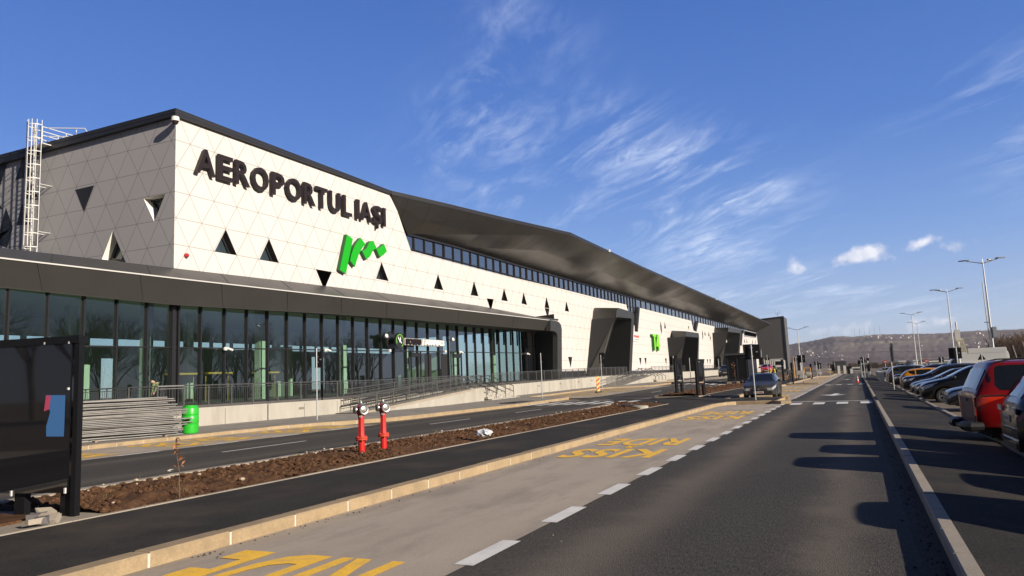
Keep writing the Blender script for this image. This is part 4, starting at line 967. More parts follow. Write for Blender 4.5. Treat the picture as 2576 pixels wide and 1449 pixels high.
# wall spotlights and cameras over the glass
def spot(p, X, label, kind=0):
    q = PX(*p, X); t = empty('wall_floodlight' if kind else 'wall_camera', q, label=label, cat='floodlight' if kind else 'camera', group='small white fittings on the glass wall')
    mb = MB(); mb.bar((-.55, 0, .0), (0, 0, 0), .05); mb.build('bracket', M_wht if not kind else M_mull, t)
    mb = MB()
    if kind: mb.lathe([(.1, -.18), (.15, -.05), (.16, .1)], 14, Matrix.Rotation(R_(75), 4, 'Y') @ Matrix.Rotation(R_(15), 4, 'X'))
    else: mb.lathe([(.11, -.1), (.13, .0), (.06, .1)], 12); mb.tube([(.0, .1, .05), (.06, .5, -.08)], .075, 10)
    mb.build('head', M_wht, t, smooth=True)
    return t
spot(rs(300, 250), XG + .7, 'white floodlight on the glass wall left of the arrivals disc', 1)
spot(rs(2285, 355), XG + .7, 'white floodlight on the glass wall right of the ARRIVALS letters', 1)
spot(rp(640, 608), XG + .3, 'white camera pair on the glass wall above the black railing start')
spot(rp(1518, 618), XG + .3, 'white camera on the glass wall beside the top of the dark road sign pole')
spot(rs(2505, 725), XG + .3, 'white camera on the transom just right of the side door beyond the ARRIVALS letters')
spot(r5(1818, 685), XG + .3, 'white camera on the transom near the dark right end of the glass hall')
for p, lb in ((rs(412, 680), 'square white intruder light left of and below the arrivals disc'), (rs(2068, 710), 'square white intruder light under the end of ARRIVALS')):
    q = PX(*p, XG + .4); mb = MB(); mb.box(q, (.14, .26, .2)); mb.bar(q, q + Vector((-.4, 0, .02)), .05); thing_mesh(mb, 'wall_light', M_wht, lb, 'wall light')
# floodlights along the roof edge
for i, (p, X) in enumerate((((1113, 524), -32.6), ((1531, 631), -28), (rA(1493, 309), -28), (rA(1862, 474), -28))):
    q = PX(*p, X); mb = MB(); mb.box(q, (.35, .5 if i else .35, .3 if i else .28)); mb.bar(q, q + Vector((-.3, 0, .35)), .08)
    thing_mesh(mb, 'roof_floodlight', M_wht, ['white floodlight under the soffit near where the dark roof begins', 'white floodlight on the roof edge, second along the roof', 'white floodlight on the roof edge above the portals', 'farthest white floodlight at the tip end of the roof edge'][i], 'floodlight', 'floodlights along the roof edge')
# roof cowl
q = PYc(327, 341, YS + 1); mb = MB(); mb.lathe([(.25, -.6), (.25, 0), (.36, .02), (.33, .2), (.1, .3)], 14, Matrix.Translation(q)); thing_mesh(mb, 'roof_cowl', M_mull, 'small dark round vent cowl on the roof behind the black trim', 'vent', smooth=True)
# -------- caged ladder on the side wall
yl = YS - .75
Lp = lambda x, y, Y=yl: PYc(*r1(x, y), Y)
t = empty('caged_ladder', (0, 0, 0), label='tall white caged ladder fixed to the grey side wall and rising above the roof', cat='ladder')
zb_ = Lp(260, 1235).z; xr = Lp(318, 700).x; xl2 = Lp(235, 700).x + .0; zt_ = Lp(320, 175).z
xl2 = xr - .62
mb = MB()
for x in (xl2, xr): mb.box((x, yl, (zb_ + zt_) / 2), (.07, .05, zt_ - zb_))
for k in range(int((zt_ - zb_) / .3)): mb.box(((xl2 + xr) / 2, yl, zb_ + .15 + k * .3), (xr - xl2, .03, .03))
for z in (zb_ + 1.3, zb_ + 4.3): 
    for x in (xl2, xr): mb.box((x + .02, yl + .38, z), (.12, .76, .03))
mb.build('rails_and_rungs', M_wht, t)
mb = MB(); cx = (xl2 + xr) / 2; rad = .42
def hoop(th): return Vector((cx + rad * 1.15 * math.cos(th), yl - .08 - rad * 1.25 * math.sin(th), 0))
zc0 = zb_ + .3; z = zc0
while z < zt_ + .2:
    pts = [hoop(math.pi * k / 10) + Vector((0, 0, z)) for k in range(11)]; pts = [Vector((xr, yl, z))] + pts + [Vector((xl2, yl, z))]
    for a, b in zip(pts[:-1], pts[1:]): mb.bar(a, b, .015, .05)
    z += .86
for k in (0, 1.7, 3.4, 5, 6.6, 8.3, 10):
    p = hoop(math.pi * k / 10); mb.box((p.x, p.y, (zc0 + zt_) / 2 + .1), (.035, .035, zt_ - zc0))
mb.build('cage', M_wht, t)
mb = MB(); zr = tl_.z + 1.1; zp = Lp(330, 345).z
mb.box((xr - .3, YS + .2, zp), (1.1, 1.9, .06))
for x in (xl2 - .1, xr + .1):
    for dz in (.55, 1.1): mb.bar((x, yl, zp + dz), (x, YS + 2.6, zp + dz), .045)
    for yy in (yl, YS + .8, YS + 2.5): mb.bar((x, yy, zp), (x, yy, zp + 1.1), .045)
    mb.bar((x, YS + 2.6, zp + 1.1), (x + .6, YS + 3.6, zp - .2), .045)
for dz in (.55, 1.1): mb.bar((xr + .1, yl + .3, zp + dz), (xr + 2.3, YS + .5, zp + dz - .15), .045)
mb.bar((xr + 2.3, YS + .5, zp + .95), (xr + 3.2, YS + .5, zp - .1), .045); mb.bar((xr + 1.5, YS + .5, zp + 1.0), (xr + 1.5, YS + .5, zp), .045)
mb.build('guard_rail', M_wht, t)
# -------- dark hangar beyond the terminal
def hp(p, Y=330): return PYc(*p, Y)
a = hp(rA(1935, 486)); b = hp(rA(2135, 473)); c_ = hp(rA(2178, 940)); 
t = empty('hangar', (0, 0, 0), label='tall plain dark grey ribbed hangar block standing beyond the far end of the terminal', cat='hangar')
M_hang = mat('ribbed_grey', (.085, .082, .08), .6, var=.06, vscale=.2, stretch=(8, 8, .3))
mb = MB(); mb.prism([Vector((-80, 330, 1)), Vector((b.x, 330, 1)), Vector((b.x, 330, b.z)), Vector((-80, 330, a.z - 3))], (0, 16, 0)); mb.build('wall', M_hang, t)
mb = MB(); 
for k in range(60):
    x = b.x - .2 - k * .9; mb.box((x, 330.0, b.z / 2), (.04, .03, b.z - .6))
mb.build('rib', mat('rib_grey', (.078, .075, .073), .6), t)
mb = MB(); mb.bar(Vector((-80, 329.9, a.z - 3)), Vector((b.x, 329.9, b.z)), .5, .4); mb.bar((b.x, 329.9, b.z), (b.x, 329.9, 1), .4, .4); mb.build('edge_trim', M_trim, t)
mb = MB(); q = b + Vector((-2.5, 3, 0)); mb.bar(q, q + Vector((0, 0, 2.2)), .15); mb.bar(q + Vector((-.8, 0, 1.4)), q + Vector((.8, 0, 1.4)), .12); mb.bar(q + Vector((-.8, 0, 1.4)), q + Vector((-1, 0, 3.2)), .1); mb.bar(q + Vector((.8, 0, 1.4)), q + Vector((1, 0, 3.2)), .1); mb.build('roof_antenna', M_galv, t)
# ------------------------------------------------------------------ terrace in front of the terminal
XT = -28.0
TR = empty('terrace', (0, 0, 0), label='long pale concrete terrace wall and deck running in front of the glass and white walls', cat='terrace')
gapA, gapB = 51.0, 56.5        # stairs in front of the arrivals doors
def wz(y): return zt(y)
YT0 = 24.2
mb = MB()
def wallseg(y0, y1, X=XT, th=.25):
    ys_ = frange(y0, y1, 3)
    f = [Vector((X, y, zg(X, y) - .1)) for y in ys_]; t_ = [Vector((X, y, wz(y) + .04)) for y in ys_]; t2 = [Vector((X - th, y, wz(y) + .04)) for y in ys_]; t3 = [Vector((X - th, y, wz(y) - .2)) for y in ys_]
    mb.grid([f, t_, t2, t3])
# rounded left end turning back towards the glass
arc = [Vector((XT - 1.6 + 1.6 * math.cos(t), YT0 + 0 - 1.3 * math.sin(t), 0)) for t in [R_(90 - 10 * k) for k in range(0, 10)]]
arc = [Vector((XW, YT0 - 1.6, 0))] + arc
f = [Vector((p.x, p.y, .0)) for p in arc]; t_ = [Vector((p.x, p.y, wz(24) + .04)) for p in arc]; mb.grid([f, t_])
wallseg(YT0, gapA); wallseg(gapB, 250)
mb.build('retaining_wall', M_terr, TR, fixn=False)
mb = MB(); ys_ = frange(YT0 - 1.3, 260, 4)
mb.grid([[Vector((XT - (.0 if y > YT0 else 1.2) - .02, y, wz(y) + .035)), Vector((-36, y, wz(y) + .035))] for y in ys_]); mb.build('deck', M_plinth, TR, fixn=False)
mb = MB(); 
for (y0, y1) in ((YT0, 47), (56.5, 100)):
    for i, y in enumerate(frange(y0, y1, 3.2)): mb.box((XT + .004, y, wz(y) / 2 + zg(XT, y) / 2), (.012, .02, wz(y) - zg(XT, y) - .1))
mb.build('wall_joint', mat('joint_dark', (.12, .11, .10), .9), TR)
mb = MB()
for y in (32.5, 59.5, 66.2, 72, 77.5, 82): mb.box((XT + .006, y, wz(y) - .33), (.02, .42, .12))
mb.build('wall_grating', mat('grating', (.20, .18, .15), .7), TR)
# dark plinth under the white wall
mb = MB(); 
for (y0, y1) in ((yc1 + .2, 97), (115, 160), (166, 200)): mb.grid([[Vector((-33.9, y, wz(y) - .05)), Vector((-33.9, y, wz(y) + .85 - .3 * (y > 99)))] for y in frange(y0, y1, 4)])
mb.build('plinth', M_trim, TR, fixn=False)

# railings: posts, top rail, thin balusters
def railing(pts, label, z_of=None, h=1.05, post=1.55, bal=.125, rails=(), name='railing', solid=True, low=.12, bw=.014, pw=.05):
    t = empty(name, pts[0], label=label, cat='railing'); t.location = (0, 0, 0)
    pb = MB(); rb = MB(); bb = MB(); P = []
    for a, b in zip(pts[:-1], pts[1:]):
        a = Vector(a); b = Vector(b); n = max(1, int(round((b - a).length / post)))
        for i in range(n): P.append((a.lerp(b, i / n), a.lerp(b, (i + 1) / n)))
    up = Vector((0, 0, 1))
    for a, b in P:
        MB().bar(a, a + up * h, pw).build('post', M_steel, t, fixn=False)
        rb.bar(a + up * h, b + up * h, .055, .055)
        if solid: rb.bar(a + up * low, b + up * low, .03, .03)
        if solid: rb.bar(a + up * (h - .12), b + up * (h - .12), .025, .025)
        for r in rails: rb.bar(a + up * r, b + up * r, .045, .045)
        if bal:
            m = int((b - a).length / bal)
            for k in range(1, m): q = a.lerp(b, k / m); bb.bar(q + up * low, q + up * (h - .12), bw)
    b = P[-1][1]; MB().bar(b, b + up * h, pw).build('post', M_steel, t, fixn=False); rb.build('handrail', M_rail, t, fixn=False)
    if bb.v: bb.build('baluster', M_rail, t, fixn=False)
    return t
M_rail = mat('dark_steel', (.20, .195, .185), .35, metal=.75)
def dk(x, y): return (x, y, wz(y) + .04)
railing([dk(XW + .35, YT0 - 1.4), dk(XT - 1.6, YT0 - 1.2), dk(XT - .5, YT0 - .6), dk(XT - .12, YT0 + .5)] + [dk(XT - .12, y) for y in (29, 34.4)], 'grey baluster railing on the rounded left end of the terrace above the green barrel')
railing([dk(XT - .12, y) for y in (34.4, 40, 46, gapA)], 'grey baluster railing on the terrace wall behind the wheelchair ramp')
railing([dk(XT - .12, y) for y in (gapB, 62, 70, 80, 90, 97)], 'long grey baluster railing on the terrace right of the stairs', post=2.0)
railing([dk(XT - .12, y) for y in (110, 122, 134)], 'grey railing on the terrace between the first and second portals', post=2.4, bal=.3)
railing([dk(XT - .12, y) for y in (150, 165, 180, 200)], 'farthest grey railing on the terrace beyond the second portal', post=3, bal=.5)
# zigzag wheelchair ramp in front of the arrivals doors
RP = empty('wheelchair_ramp', (0, 0, 0), label='concrete wheelchair ramp rising to the right along the terrace near the stairs', cat='ramp')
xa, xb = -26.2, XT + .02
ya, yb = 35.4, 49.6
def rz(y): return .14 + (1.0 * (y - ya) / (yb - ya)) * .98
mb = MB()
N_ = frange(ya, yb, 1.5)
mb.grid([[Vector((xa, y, 0)), Vector((xa, y, max(.16, rz(y)))), Vector((xb, y, max(.16, rz(y))))] for y in N_])
mb.quad((xa, yb, 0), (xa, yb, rz(yb)), (xb, yb, rz(yb)), (xb, yb, 0)); mb.build('slope', M_terr, RP, fixn=False)
mb = MB(); mb.grid([[Vector((xa + .02, y, rz(y) - .10)), Vector((xa + .02, y, rz(y) + .04)), Vector((xa - .12, y, rz(y) + .04)), Vector((xa - .12, y, rz(y) - .05))] for y in N_]); mb.build('ramp_kerb', M_kerb2, RP, fixn=False)
mb = MB(); mb.box(((xa + XT) / 2, yb + .75, .6), (xa - XT, 1.5, 1.1)); mb.build('landing', M_terr, RP)
railing([(xa - .1, ya, .16), (xa - .1, yb, rz(yb)), (xa - .1, yb + 1.4, rz(yb))], 'steel railing with mid rails on the outer edge of the wheelchair ramp', rails=(.35, .65), h=1.0, post=1.7, bal=.16)
railing([(-26.95, ya + 1.2, .2), (-26.95, yb, rz(yb) + .0)], 'steel railing with mid rails along the middle of the wheelchair ramp', rails=(.35, .65), h=1.0, post=1.7, bal=.22)
railing([(-27.75, ya + .5, .55), (-27.75, 43, 1.0), (-27.75, yb, 1.1)], 'steel railing along the inner edge of the wheelchair ramp', rails=(.4, .7), h=.95, post=1.7, bal=.2)
# stairs with four handrails
ST = empty('stairs', (0, 0, 0), label='wide pale concrete stairs with handrails between the ramp and the long terrace wall', cat='stairs')
mb = MB(); nst = 7; zt_s = wz(53.5) + .03
for k in range(nst):
    z1 = zt_s - (k) * (zt_s - .14) / nst; x1 = XT - .3 + k * .34
    mb.box((x1 - .6 + .17, (gapA + gapB) / 2 + .8, z1 / 2 - .05), (1.5, gapB - gapA - .2 + 1.6 * 0, z1 + .1))
mb.build('steps', M_terr, ST, fixn=False)
mb = MB(); mb.box((XT + 1.1, gapB + .1, .55), (2.5, .3, .8)); mb.build('cheek_wall', M_terr, ST) if 0 else None
for i, y in enumerate((51.3, 53.0, 54.7, 56.3)):
    t = empty('handrail', (0, 0, 0), label=['leftmost sloping steel handrail of the stairs, beside the ramp', 'second sloping steel handrail of the stairs from the left', 'third sloping steel handrail of the stairs from the left', 'rightmost sloping steel handrail of the stairs, beside the long wall'][i], cat='handrail', group='handrails of the arrivals stairs')
    mb = MB(); a = Vector((XT - 1.2, y, zt_s)); b = Vector((XT + 1.9, y, .2)); a0 = Vector((XT - .3, y, zt_s))
    u = Vector((0, 0, 1))
    for h in (.95, .5): mb.bar(a0 + u * h, b + u * (h + .05), .05); 
    mb.bar(a + u * .95, a0 + u * .95, .05)
    mb.build('rail', M_rail, t)
    for q in (0, .33, .66, 1): c = a0.lerp(b, q); MB().bar(c, c + u * .97, .05).build('post', M_steel, t)
    MB().bar(a, a + u * .95, .05).build('post', M_steel, t)
# ramp and stairs of the second entrance, farther away
RP2 = empty('wheelchair_ramp', (0, 0, 0), label='far concrete ramp and steps rising in front of the first entrance portal', cat='ramp')
mb = MB(); ya2, yb2 = 84.0, 101.0
mb.grid([[Vector((-25.6, y, .1)), Vector((-25.6, y, .35 + (y - ya2) / (yb2 - ya2) * 1.25)), Vector((XT + .02, y, .35 + (y - ya2) / (yb2 - ya2) * 1.25))] for y in frange(ya2, yb2, 3)]); mb.build('slope', M_terr, RP2, fixn=False)
mb = MB()
for k in range(6): mb.box((XT + .2 + k * .36, 106, (1.75 - k * .2) / 2 + .2), (.8, 6, 1.75 - k * .2 - .2))
mb.build('steps', M_terr, RP2, fixn=False)
railing([(-25.7, ya2, .35), (-25.7, yb2, 1.6)], 'far sloping steel railing on the outer edge of the second ramp', rails=(.35, .65), h=1.0, post=2.4, bal=.4)
railing([(-27.2, ya2 + 1, .5), (-27.2, yb2, 1.6)], 'far sloping steel railing along the inner edge of the second ramp', rails=(.35, .65), h=1.0, post=2.4, bal=.4)
for i, y in enumerate((103, 105, 107, 109)):
    t = tag(MB().bar((XT - .2, y, 2.7), (XT + 2.2, y, 1.45), .07).bar((XT - .2, y, 1.7), (XT - .2, y, 2.7), .07).bar((XT + 1.0, y, 1), (XT + 1.0, y, 2.1), .07).bar((XT + 2.2, y, .4), (XT + 2.2, y, 1.45), .07).build('handrail', M_steel), 'sloping steel handrail, one of four on the far steps by the first portal', 'handrail', 'handrails of the far portal steps')
# ------------------------------------------------------------------ street things
M_pole = mat('zinc_pole', (.52, .53, .54), .4, metal=.7, var=.06, vscale=3)
M_back = mat('sign_back', (.009, .009, .010), .6, spec=.2)
M_panel = mat('black_panel', (.008, .008, .009), .45, spec=.25)
def post_sign(base, top, label, shape='square', size=.6, facing=0.0, pole_r=.032, extra=None, cat='road sign', group='road signs seen from behind', boff=0.0, front=None):
    base = Vector(base); t = empty('road_sign', base, label=label, cat=cat, group=group)
    h = (Vector(top) - base).length; d = Vector(top) - base
    mb = MB(); mb.tube([(0, 0, -.1), d], pole_r, 10); mb.build('pole', M_pole, t, smooth=True)
    for i, (sh, zc_, sz, ox) in enumerate(extra or [(shape, 1.0 - size / 2 / h, size, boff)]):
        c = d * zc_ ; mb = MB(); th = .05; s = sz / 2; n = Vector((math.sin(facing), math.cos(facing), 0)); r = Vector((n.y, -n.x, 0)); u = Vector((0, 0, 1)); o = c + n * (.05 + pole_r) + r * ox
        if sh == 'square': pts = [(-s, -s), (s, -s), (s, s), (-s, s)]
        elif sh == 'tall': pts = [(-s, -s * 1.9), (s, -s * 1.9), (s, s * 1.9), (-s, s * 1.9)]
        elif sh == 'tri': pts = [(-s, -s * .85), (s, -s * .85), (0, s * .9)]
        elif sh == 'round': pts = [(s * math.cos(2 * math.pi * k / 24), s * math.sin(2 * math.pi * k / 24)) for k in range(24)]
        mb.prism([o + r * a + u * b for a, b in pts], n * th); pl = mb.build('sign_panel', M_back, t)
        mb = MB(); mb.box(c + n * (pole_r * .4) + u * (s * .6), (.16, .05, .035)); mb.box(c + n * (pole_r * .4) - u * (s * .6), (.16, .05, .035)); mb.box(o + r * (s * .6) - n * .006 , (.09, .01, .06)) if sh in ('square', 'tall') else None; mb.build('clamp', M_pole, pl)
    return t
def from_px(bp, tp, dz=0.0):
    """base on the ground under picture point bp, top at the height of tp"""
    b = GG(*bp, dz); t = PYc(tp[0], tp[1], b.y); t.x = b.x + (t.x - b.x) * .5
    return b, t
b, t_ = from_px(rA(1872, 1268), rA(1820, 742), .14); t_.x = b.x - .02
post_sign(b, t_, 'tall pole with square black sign back standing right in front of the parked black hatchback', size=.74, boff=.03)
b = GG(*rp(1445, 1235), .12); t_ = PYc(*rp(1415, 605), b.y)
post_sign(b, Vector((b.x + .0, b.y, t_.z)), 'pole with a narrow black sign back in front of the glass hall near the hydrants', 'tall', extra=[('tall', .84, .42, .05)])
b = GG(*r5(1958, 1095), .12); t_ = PYc(*r5(1938, 678), b.y)
post_sign(b, Vector((b.x, b.y, t_.z)), 'plain galvanised pole with empty clamps near the dark end of the glass hall', extra=[('square', .80, .02, 0)])
b = GG(*rA(415, 1155), .12); t_ = PYc(*rA(403, 838), b.y)
post_sign(b, Vector((b.x, b.y, t_.z)), 'pole with narrow black sign back before the first entrance portal', extra=[('tall', .90, .6, .1)])
b, t_ = from_px(rA(2330, 1115), rA(2306, 840)); post_sign(b, t_, 'pole with square black sign back and red foot beyond the walking person', size=.80, boff=-.05)
mb = MB(); mb.lathe([(.32, 0), (.3, .06), (.07, .12), (.05, .3)], 12, Matrix.Translation(b)); thing_mesh(mb, 'sign_foot', mat('red_plastic', (.42, .03, .03), .4), 'small red plastic foot round the sign pole by the kerb', 'pole foot')
b = G0(*r4(350, 533), .0); t_ = PYc(*r4(292, 45), b.y); b2 = Vector((b.x, b.y, b.z))
post_sign(b2, Vector((b.x, b.y, t_.z)), 'slim pole with edge-on black sign on the right pavement before the orange car', extra=[('tall', .87, .62, 0)], facing=R_(100))
def far_sign(p, tp, Y, label, shape, size, **k):
    a = PYc(*tp, Y); base = Vector((a.x + .0, Y, .12)); return post_sign(base, Vector((a.x, Y, a.z)), label, shape, size, pole_r=k.pop('pole_r', .038), **k)
far_sign(0, rq(1, 1) if 0 else rv(2125, 375), 118, 'square black sign back on a pole at the edge of the earth heaps', 'square', .55)
far_sign(0, rv(1710, 300), 125, 'square black sign back beside the thin orange post', 'square', .56, boff=-.1)
far_sign(0, rv(2390, 405), 170, 'round black sign back far down the left roadside', 'round', .55)
far_sign(0, rv(2192, 432), 150, 'small narrow black sign back far behind the earth heaps', 'tall', .6)
far_sign(0, rv(2500, 395), 190, 'tall thin far pole with a small dark plate low on it', 'tall', .6, extra=[('tall', .55, .8, -.4)])
far_sign(0, rv(1128, 245), 118, 'triangular black sign back in front of the far red van', 'tri', .85)
far_sign(0, rv(905, 335), 100, 'pole with dark sign back right of the big black box', 'tall', .5, boff=.6)
far_sign(0, rv(1010, 140), 150, 'bare thin pole in front of the hangar wall', 'tall', .05)
far_sign(0, rv(140, 325), 112, 'pole with narrow black sign back left of the big black box', 'tall', .8, boff=-.05)
far_sign(0, rA(1085, 850), 66, 'small square black sign back behind the left black pylon', 'square', .7)
far_sign(0, rA(1240, 868), 92, 'thin plain pole between the two black pylons', 'tall', .02)
far_sign(0, rq(590, 630), 108, 'triangular black sign back on the right pavement', 'tri', .72, pole_r=.04)
far_sign(0, rq(535, 715), 113, 'square black sign back beside the triangular one on the right pavement', 'square', .5, boff=-.15)
far_sign(0, rq(708, 550), 150, 'tall thin plain pole behind the ticket machine', 'tall', .04, pole_r=.06)
# signs over the car park
def fs(tp, Y, z0, *a, **k):
    q = PYc(*tp, Y); return post_sign((q.x, Y, z0), q, *a, **k)
fs(rw(655, 685), 68, .13, 'large square black sign back on a pole rising above the parked cars', 'square', .88, pole_r=.05, boff=-.08)
fs(rw(318, 905), 110, .13, 'smaller square black sign back over the roofs left of the white van', 'square', .58, pole_r=.05)
fs(rw(1235, 810), 66, .13, 'triangular black sign back in front of the white van', 'tri', .55, pole_r=.04)
M_blue = mat('sign_blue', (.02, .12, .35), .5); M_red = mat('sign_red', (.50, .02, .02), .5); M_signw = mat('sign_white', (.80, .80, .78), .5); M_signy = mat('sign_yellow', (.80, .72, .12), .5)
def round_no_entry(p, Y, label):
    q = PYc(*p, Y); t = empty('no_entry_sign', (q.x, Y, .1), label=label, cat='road sign', group='red no entry signs beyond the cars')
    r = .30; c = Vector((0, 0, q.z - .1))
    mb = MB(); mb.tube([(0, .06, 0), c + Vector((0, .06, 0))], .06, 8); mb.build('pole', M_pole, t)
    mb = MB(); mb.lathe([(r, -.03), (r, .03)], 28, Matrix.Translation(c) @ Matrix.Rotation(R_(90), 4, 'X')); mb.build('sign_panel', M_red, t)
    mb = MB(); mb.box(c + Vector((0, -.045, 0)), (.44, .02, .11)); mb.build('white_bar', M_signw, t)
round_no_entry(rq(1115, 750), 165, 'red round no entry sign with white bar behind the grey car')
round_no_entry(rq(2098, 732), 150, 'red round no entry sign behind dark car roofs, right of two lamp posts')
q = PYc(*rw(1712, 873), 120); t = empty('crossing_sign', (q.x, 120, .1), label='blue square pedestrian crossing sign with yellow border at the far right', cat='road sign')
c = Vector((0, 0, q.z - .1)); s_ = .48
mb = MB(); mb.tube([(0, .06, 0), c + Vector((0, .06, 0))], .06, 8); mb.build('pole', M_pole, t)
mb = MB(); mb.box(c, (s_ * 1.5, .06, s_ * 1.3)); mb.build('border', M_signy, t)
mb = MB(); mb.box(c + Vector((0, -.04, 0)), (s_ * 1.22, .03, s_ * 1.04)); mb.build('sign_panel', M_blue, t)
mb = MB(); mb.prism([c + Vector((a * s_, -.06, b * s_)) for a, b in ((-.42, -.38), (.42, -.38), (0, .42))], (0, -.01, 0)); mb.build('white_triangle', M_signw, t)
mb = MB(); 
for a, b, c2, d_ in ((0, .12, -.02, -.12), (-.02, -.12, -.13, -.3), (-.02, -.12, .1, -.3), (0, .05, -.1, -.08), (0, .05, .1, -.05)): mb.bar(c + Vector((a * s_, -.08, b * s_)), c + Vector((c2 * s_, -.08, d_ * s_)), .04)
mb.lathe([(.06, -.01), (.06, .01)], 10, Matrix.Translation(c + Vector((0, -.08, .17 * s_))) @ Matrix.Rotation(R_(90), 4, 'X')); mb.build('walking_figure', M_back, t)

# lamp posts
def lamp_post(x, y, h, label, arms=((-1, 0), (1, 0)), rz=0.0, r0=.11):
    t = empty('lamp_post', (x, y, .1), rz=rz, label=label, cat='lamp post', group='tall double armed lamp posts round the car park')
    mb = MB(); mb.tube([(0, 0, 0), (0, 0, .4), (0, 0, h * .5), (0, 0, h)], [r0 * 1.4, r0 * 1.2, r0 * .85, r0 * .5], 12); mb.tube([(0, 0, h), (0, 0, h + .35)], .03, 6); mb.build('pole', M_pole, t, smooth=True)
    for (ax, ay) in arms:
        d = Vector((ax, ay, 0)).normalized(); L_ = 1.35
        mb = MB(); mb.tube([(0, 0, h - .1), d * L_ * .6 + Vector((0, 0, h + .12)), d * L_ + Vector((0, 0, h + .28))], [.05, .04, .035], 8); a = mb.build('arm', M_pole, t, smooth=True)
        sd_ = Vector((-d.y, d.x, 0)); mb = MB(); e = d * L_ + Vector((0, 0, h + .30))
        mb.prism([e - d * .25 + sd_ * .09, e + sd_ * .17, e + d * .55 + sd_ * .15, e + d * .68, e + d * .55 - sd_ * .15, e - sd_ * .17, e - d * .25 - sd_ * .09], (0, 0, .09)); mb.build('lamp_head', mat('lamp_grey', (.33, .34, .35), .4, metal=.4), a)
    return t
lamps = [((2472, 660), 11, 'nearest and tallest lamp post at the right, with a grey box on its pole', ((-1, .2), (1, .2), (.55, .9)), 0), (rl(0, 0) if 0 else (2382, 733), 11, 'second lamp post from the right, behind the large square sign', ((-1, .2), (1, .2), (-.6, .9)), 0), ((2293, 791), 11, 'third lamp post from the right, over the black cars', ((-1, .1), (1, .1), (.8, .7)), 0), ((2306.5, 813), 11, 'farther lamp post close beside the third one', ((-1, .1), (1, .1)), 0), ((2006, 828.5), 8.5, 'lamp post on the left of the road near the hangar', ((-1, .0), (1, .0)), 0)]
for p, h, lb, arms, rz in lamps:
    q = G0(p[0], p[1], h + .1); lamp_post(q.x, q.y, h, lb, arms, rz)
q = G0(2472, 660, 11.1)
mb = MB(); mb.box((q.x + .28, q.y - .05, 4.35), (.32, .3, .95)); thing_mesh(mb, 'cabinet', mat('box_grey', (.30, .32, .34), .5), 'grey control box fixed to the nearest lamp post', 'box')
mb = MB(); mb.tube([(q.x - .22, q.y, .1), (q.x - .22, q.y, 9.2)], .055, 8); mb.box((q.x - .2, q.y, 5.3), (.5, .15, .1)); thing_mesh(mb, 'conduit_pole', M_pole, 'second thinner pole strapped close to the nearest lamp post', 'pole')
for i, (p, p2) in enumerate(((rw(1943, 640), 0), (rw(2170, 545), 0), (rw(1797, 820), 0))):
    a = PYc(*p, 110 + 12 * i); mb = MB(); mb.tube([(a.x + .6, a.y, .1), (a.x, a.y, a.z)], .09, 6); thing_mesh(mb, 'wooden_pole', mat('weathered_wood', (.22, .18, .15), .9), ['leaning wooden pole in front of the brown wood right of the crossing sign', 'taller wooden pole at the far right edge before the brown wood', 'short thin post right beside the crossing sign'][i], 'pole')

# hydrants
M_hred = mat('hydrant_red', (.58, .018, .015), .35, var=.06, vscale=5, coat=.3)
M_hrust = mat('hydrant_flange', (.55, .06, .03), .6, var=.2, vscale=20)
M_alu = mat('cast_aluminium', (.36, .355, .34), .35, metal=.8, var=.1, vscale=20)
def hydrant(x, y, label):
    t = empty('fire_hydrant', (x, y, .14), rz=R_(0), label=label, cat='fire hydrant', group='two red fire hydrants in the planting strip')
    mb = MB(); mb.lathe([(.072, -.1), (.072, .29), (.08, .30), (.08, .32)], 20); mb.build('base', M_hred, t, smooth=True)
    mb = MB()
    n = 24; rows = []
    for z, s in ((.345, 1), (.40, .92), (.75, .86), (.86, .95)):
        rows.append([Vector((.072 * s * (1 + .12 * (k % 4 in (0,))) * math.cos(2 * math.pi * k / n), .072 * s * (1 + .12 * (k % 4 in (0,))) * math.sin(2 * math.pi * k / n), z)) for k in range(n)])
    mb.grid(rows, close=True); mb.lathe([(.07, .84), (.095, .90), (.10, .98), (.085, 1.05), (.06, 1.07)], 20); mb.build('body', M_hred, t, smooth=True)
    mb = MB(); mb.lathe([(.125, .32), (.13, .33), (.13, .345), (.125, .352)], 20); mb.lathe([(.125, .357), (.13, .365), (.13, .38), (.12, .388)], 20)
    for k in range(6): a = 2 * math.pi * k / 6 + .3; mb.lathe([(.016, .30), (.016, .405)], 6, Matrix.Translation((.108 * math.cos(a), .108 * math.sin(a), 0)))
    mb.build('flange', M_hrust, t)
    mb = MB(); mb.lathe([(.065, 1.06), (.07, 1.085), (.05, 1.115), (.045, 1.13)], 16); mb.lathe([(.022, 1.13), (.022, 1.165)], 5); mb.build('top_cap', M_alu, t, smooth=True)
    for k, (an, sc) in enumerate(((R_(-28), 1.12), (R_(-125), .86))):
        M4 = Matrix.Translation((0, 0, .975)) @ Matrix.Rotation(an, 4, 'Z') @ Matrix.Rotation(R_(90), 4, 'Y')
        mb = MB(); mb.lathe([(.06 * sc, .04), (.062 * sc, .11)], 18, M4); ar = mb.build('outlet', M_hred, t, smooth=True)
        mb = MB(); mb.lathe([(.085 * sc, .105), (.097 * sc, .115), (.098 * sc, .15), (.088 * sc, .163), (.07 * sc, .160), (.062 * sc, .148), (.048 * sc, .152), (.046 * sc, .162), (.025 * sc, .166), (.024 * sc, .18), (.001, .18)], 22, M4, cap=False); mb.build('cap', M_alu, ar, smooth=True)
    mb = MB(); mb.box((.05, -.085, .84), (.075, .01, .055)); mb.build('tag_plate', M_wht, t)
    return t
h1 = GG(910, 1142, .16); h2 = GG(965.5, 1131, .16)
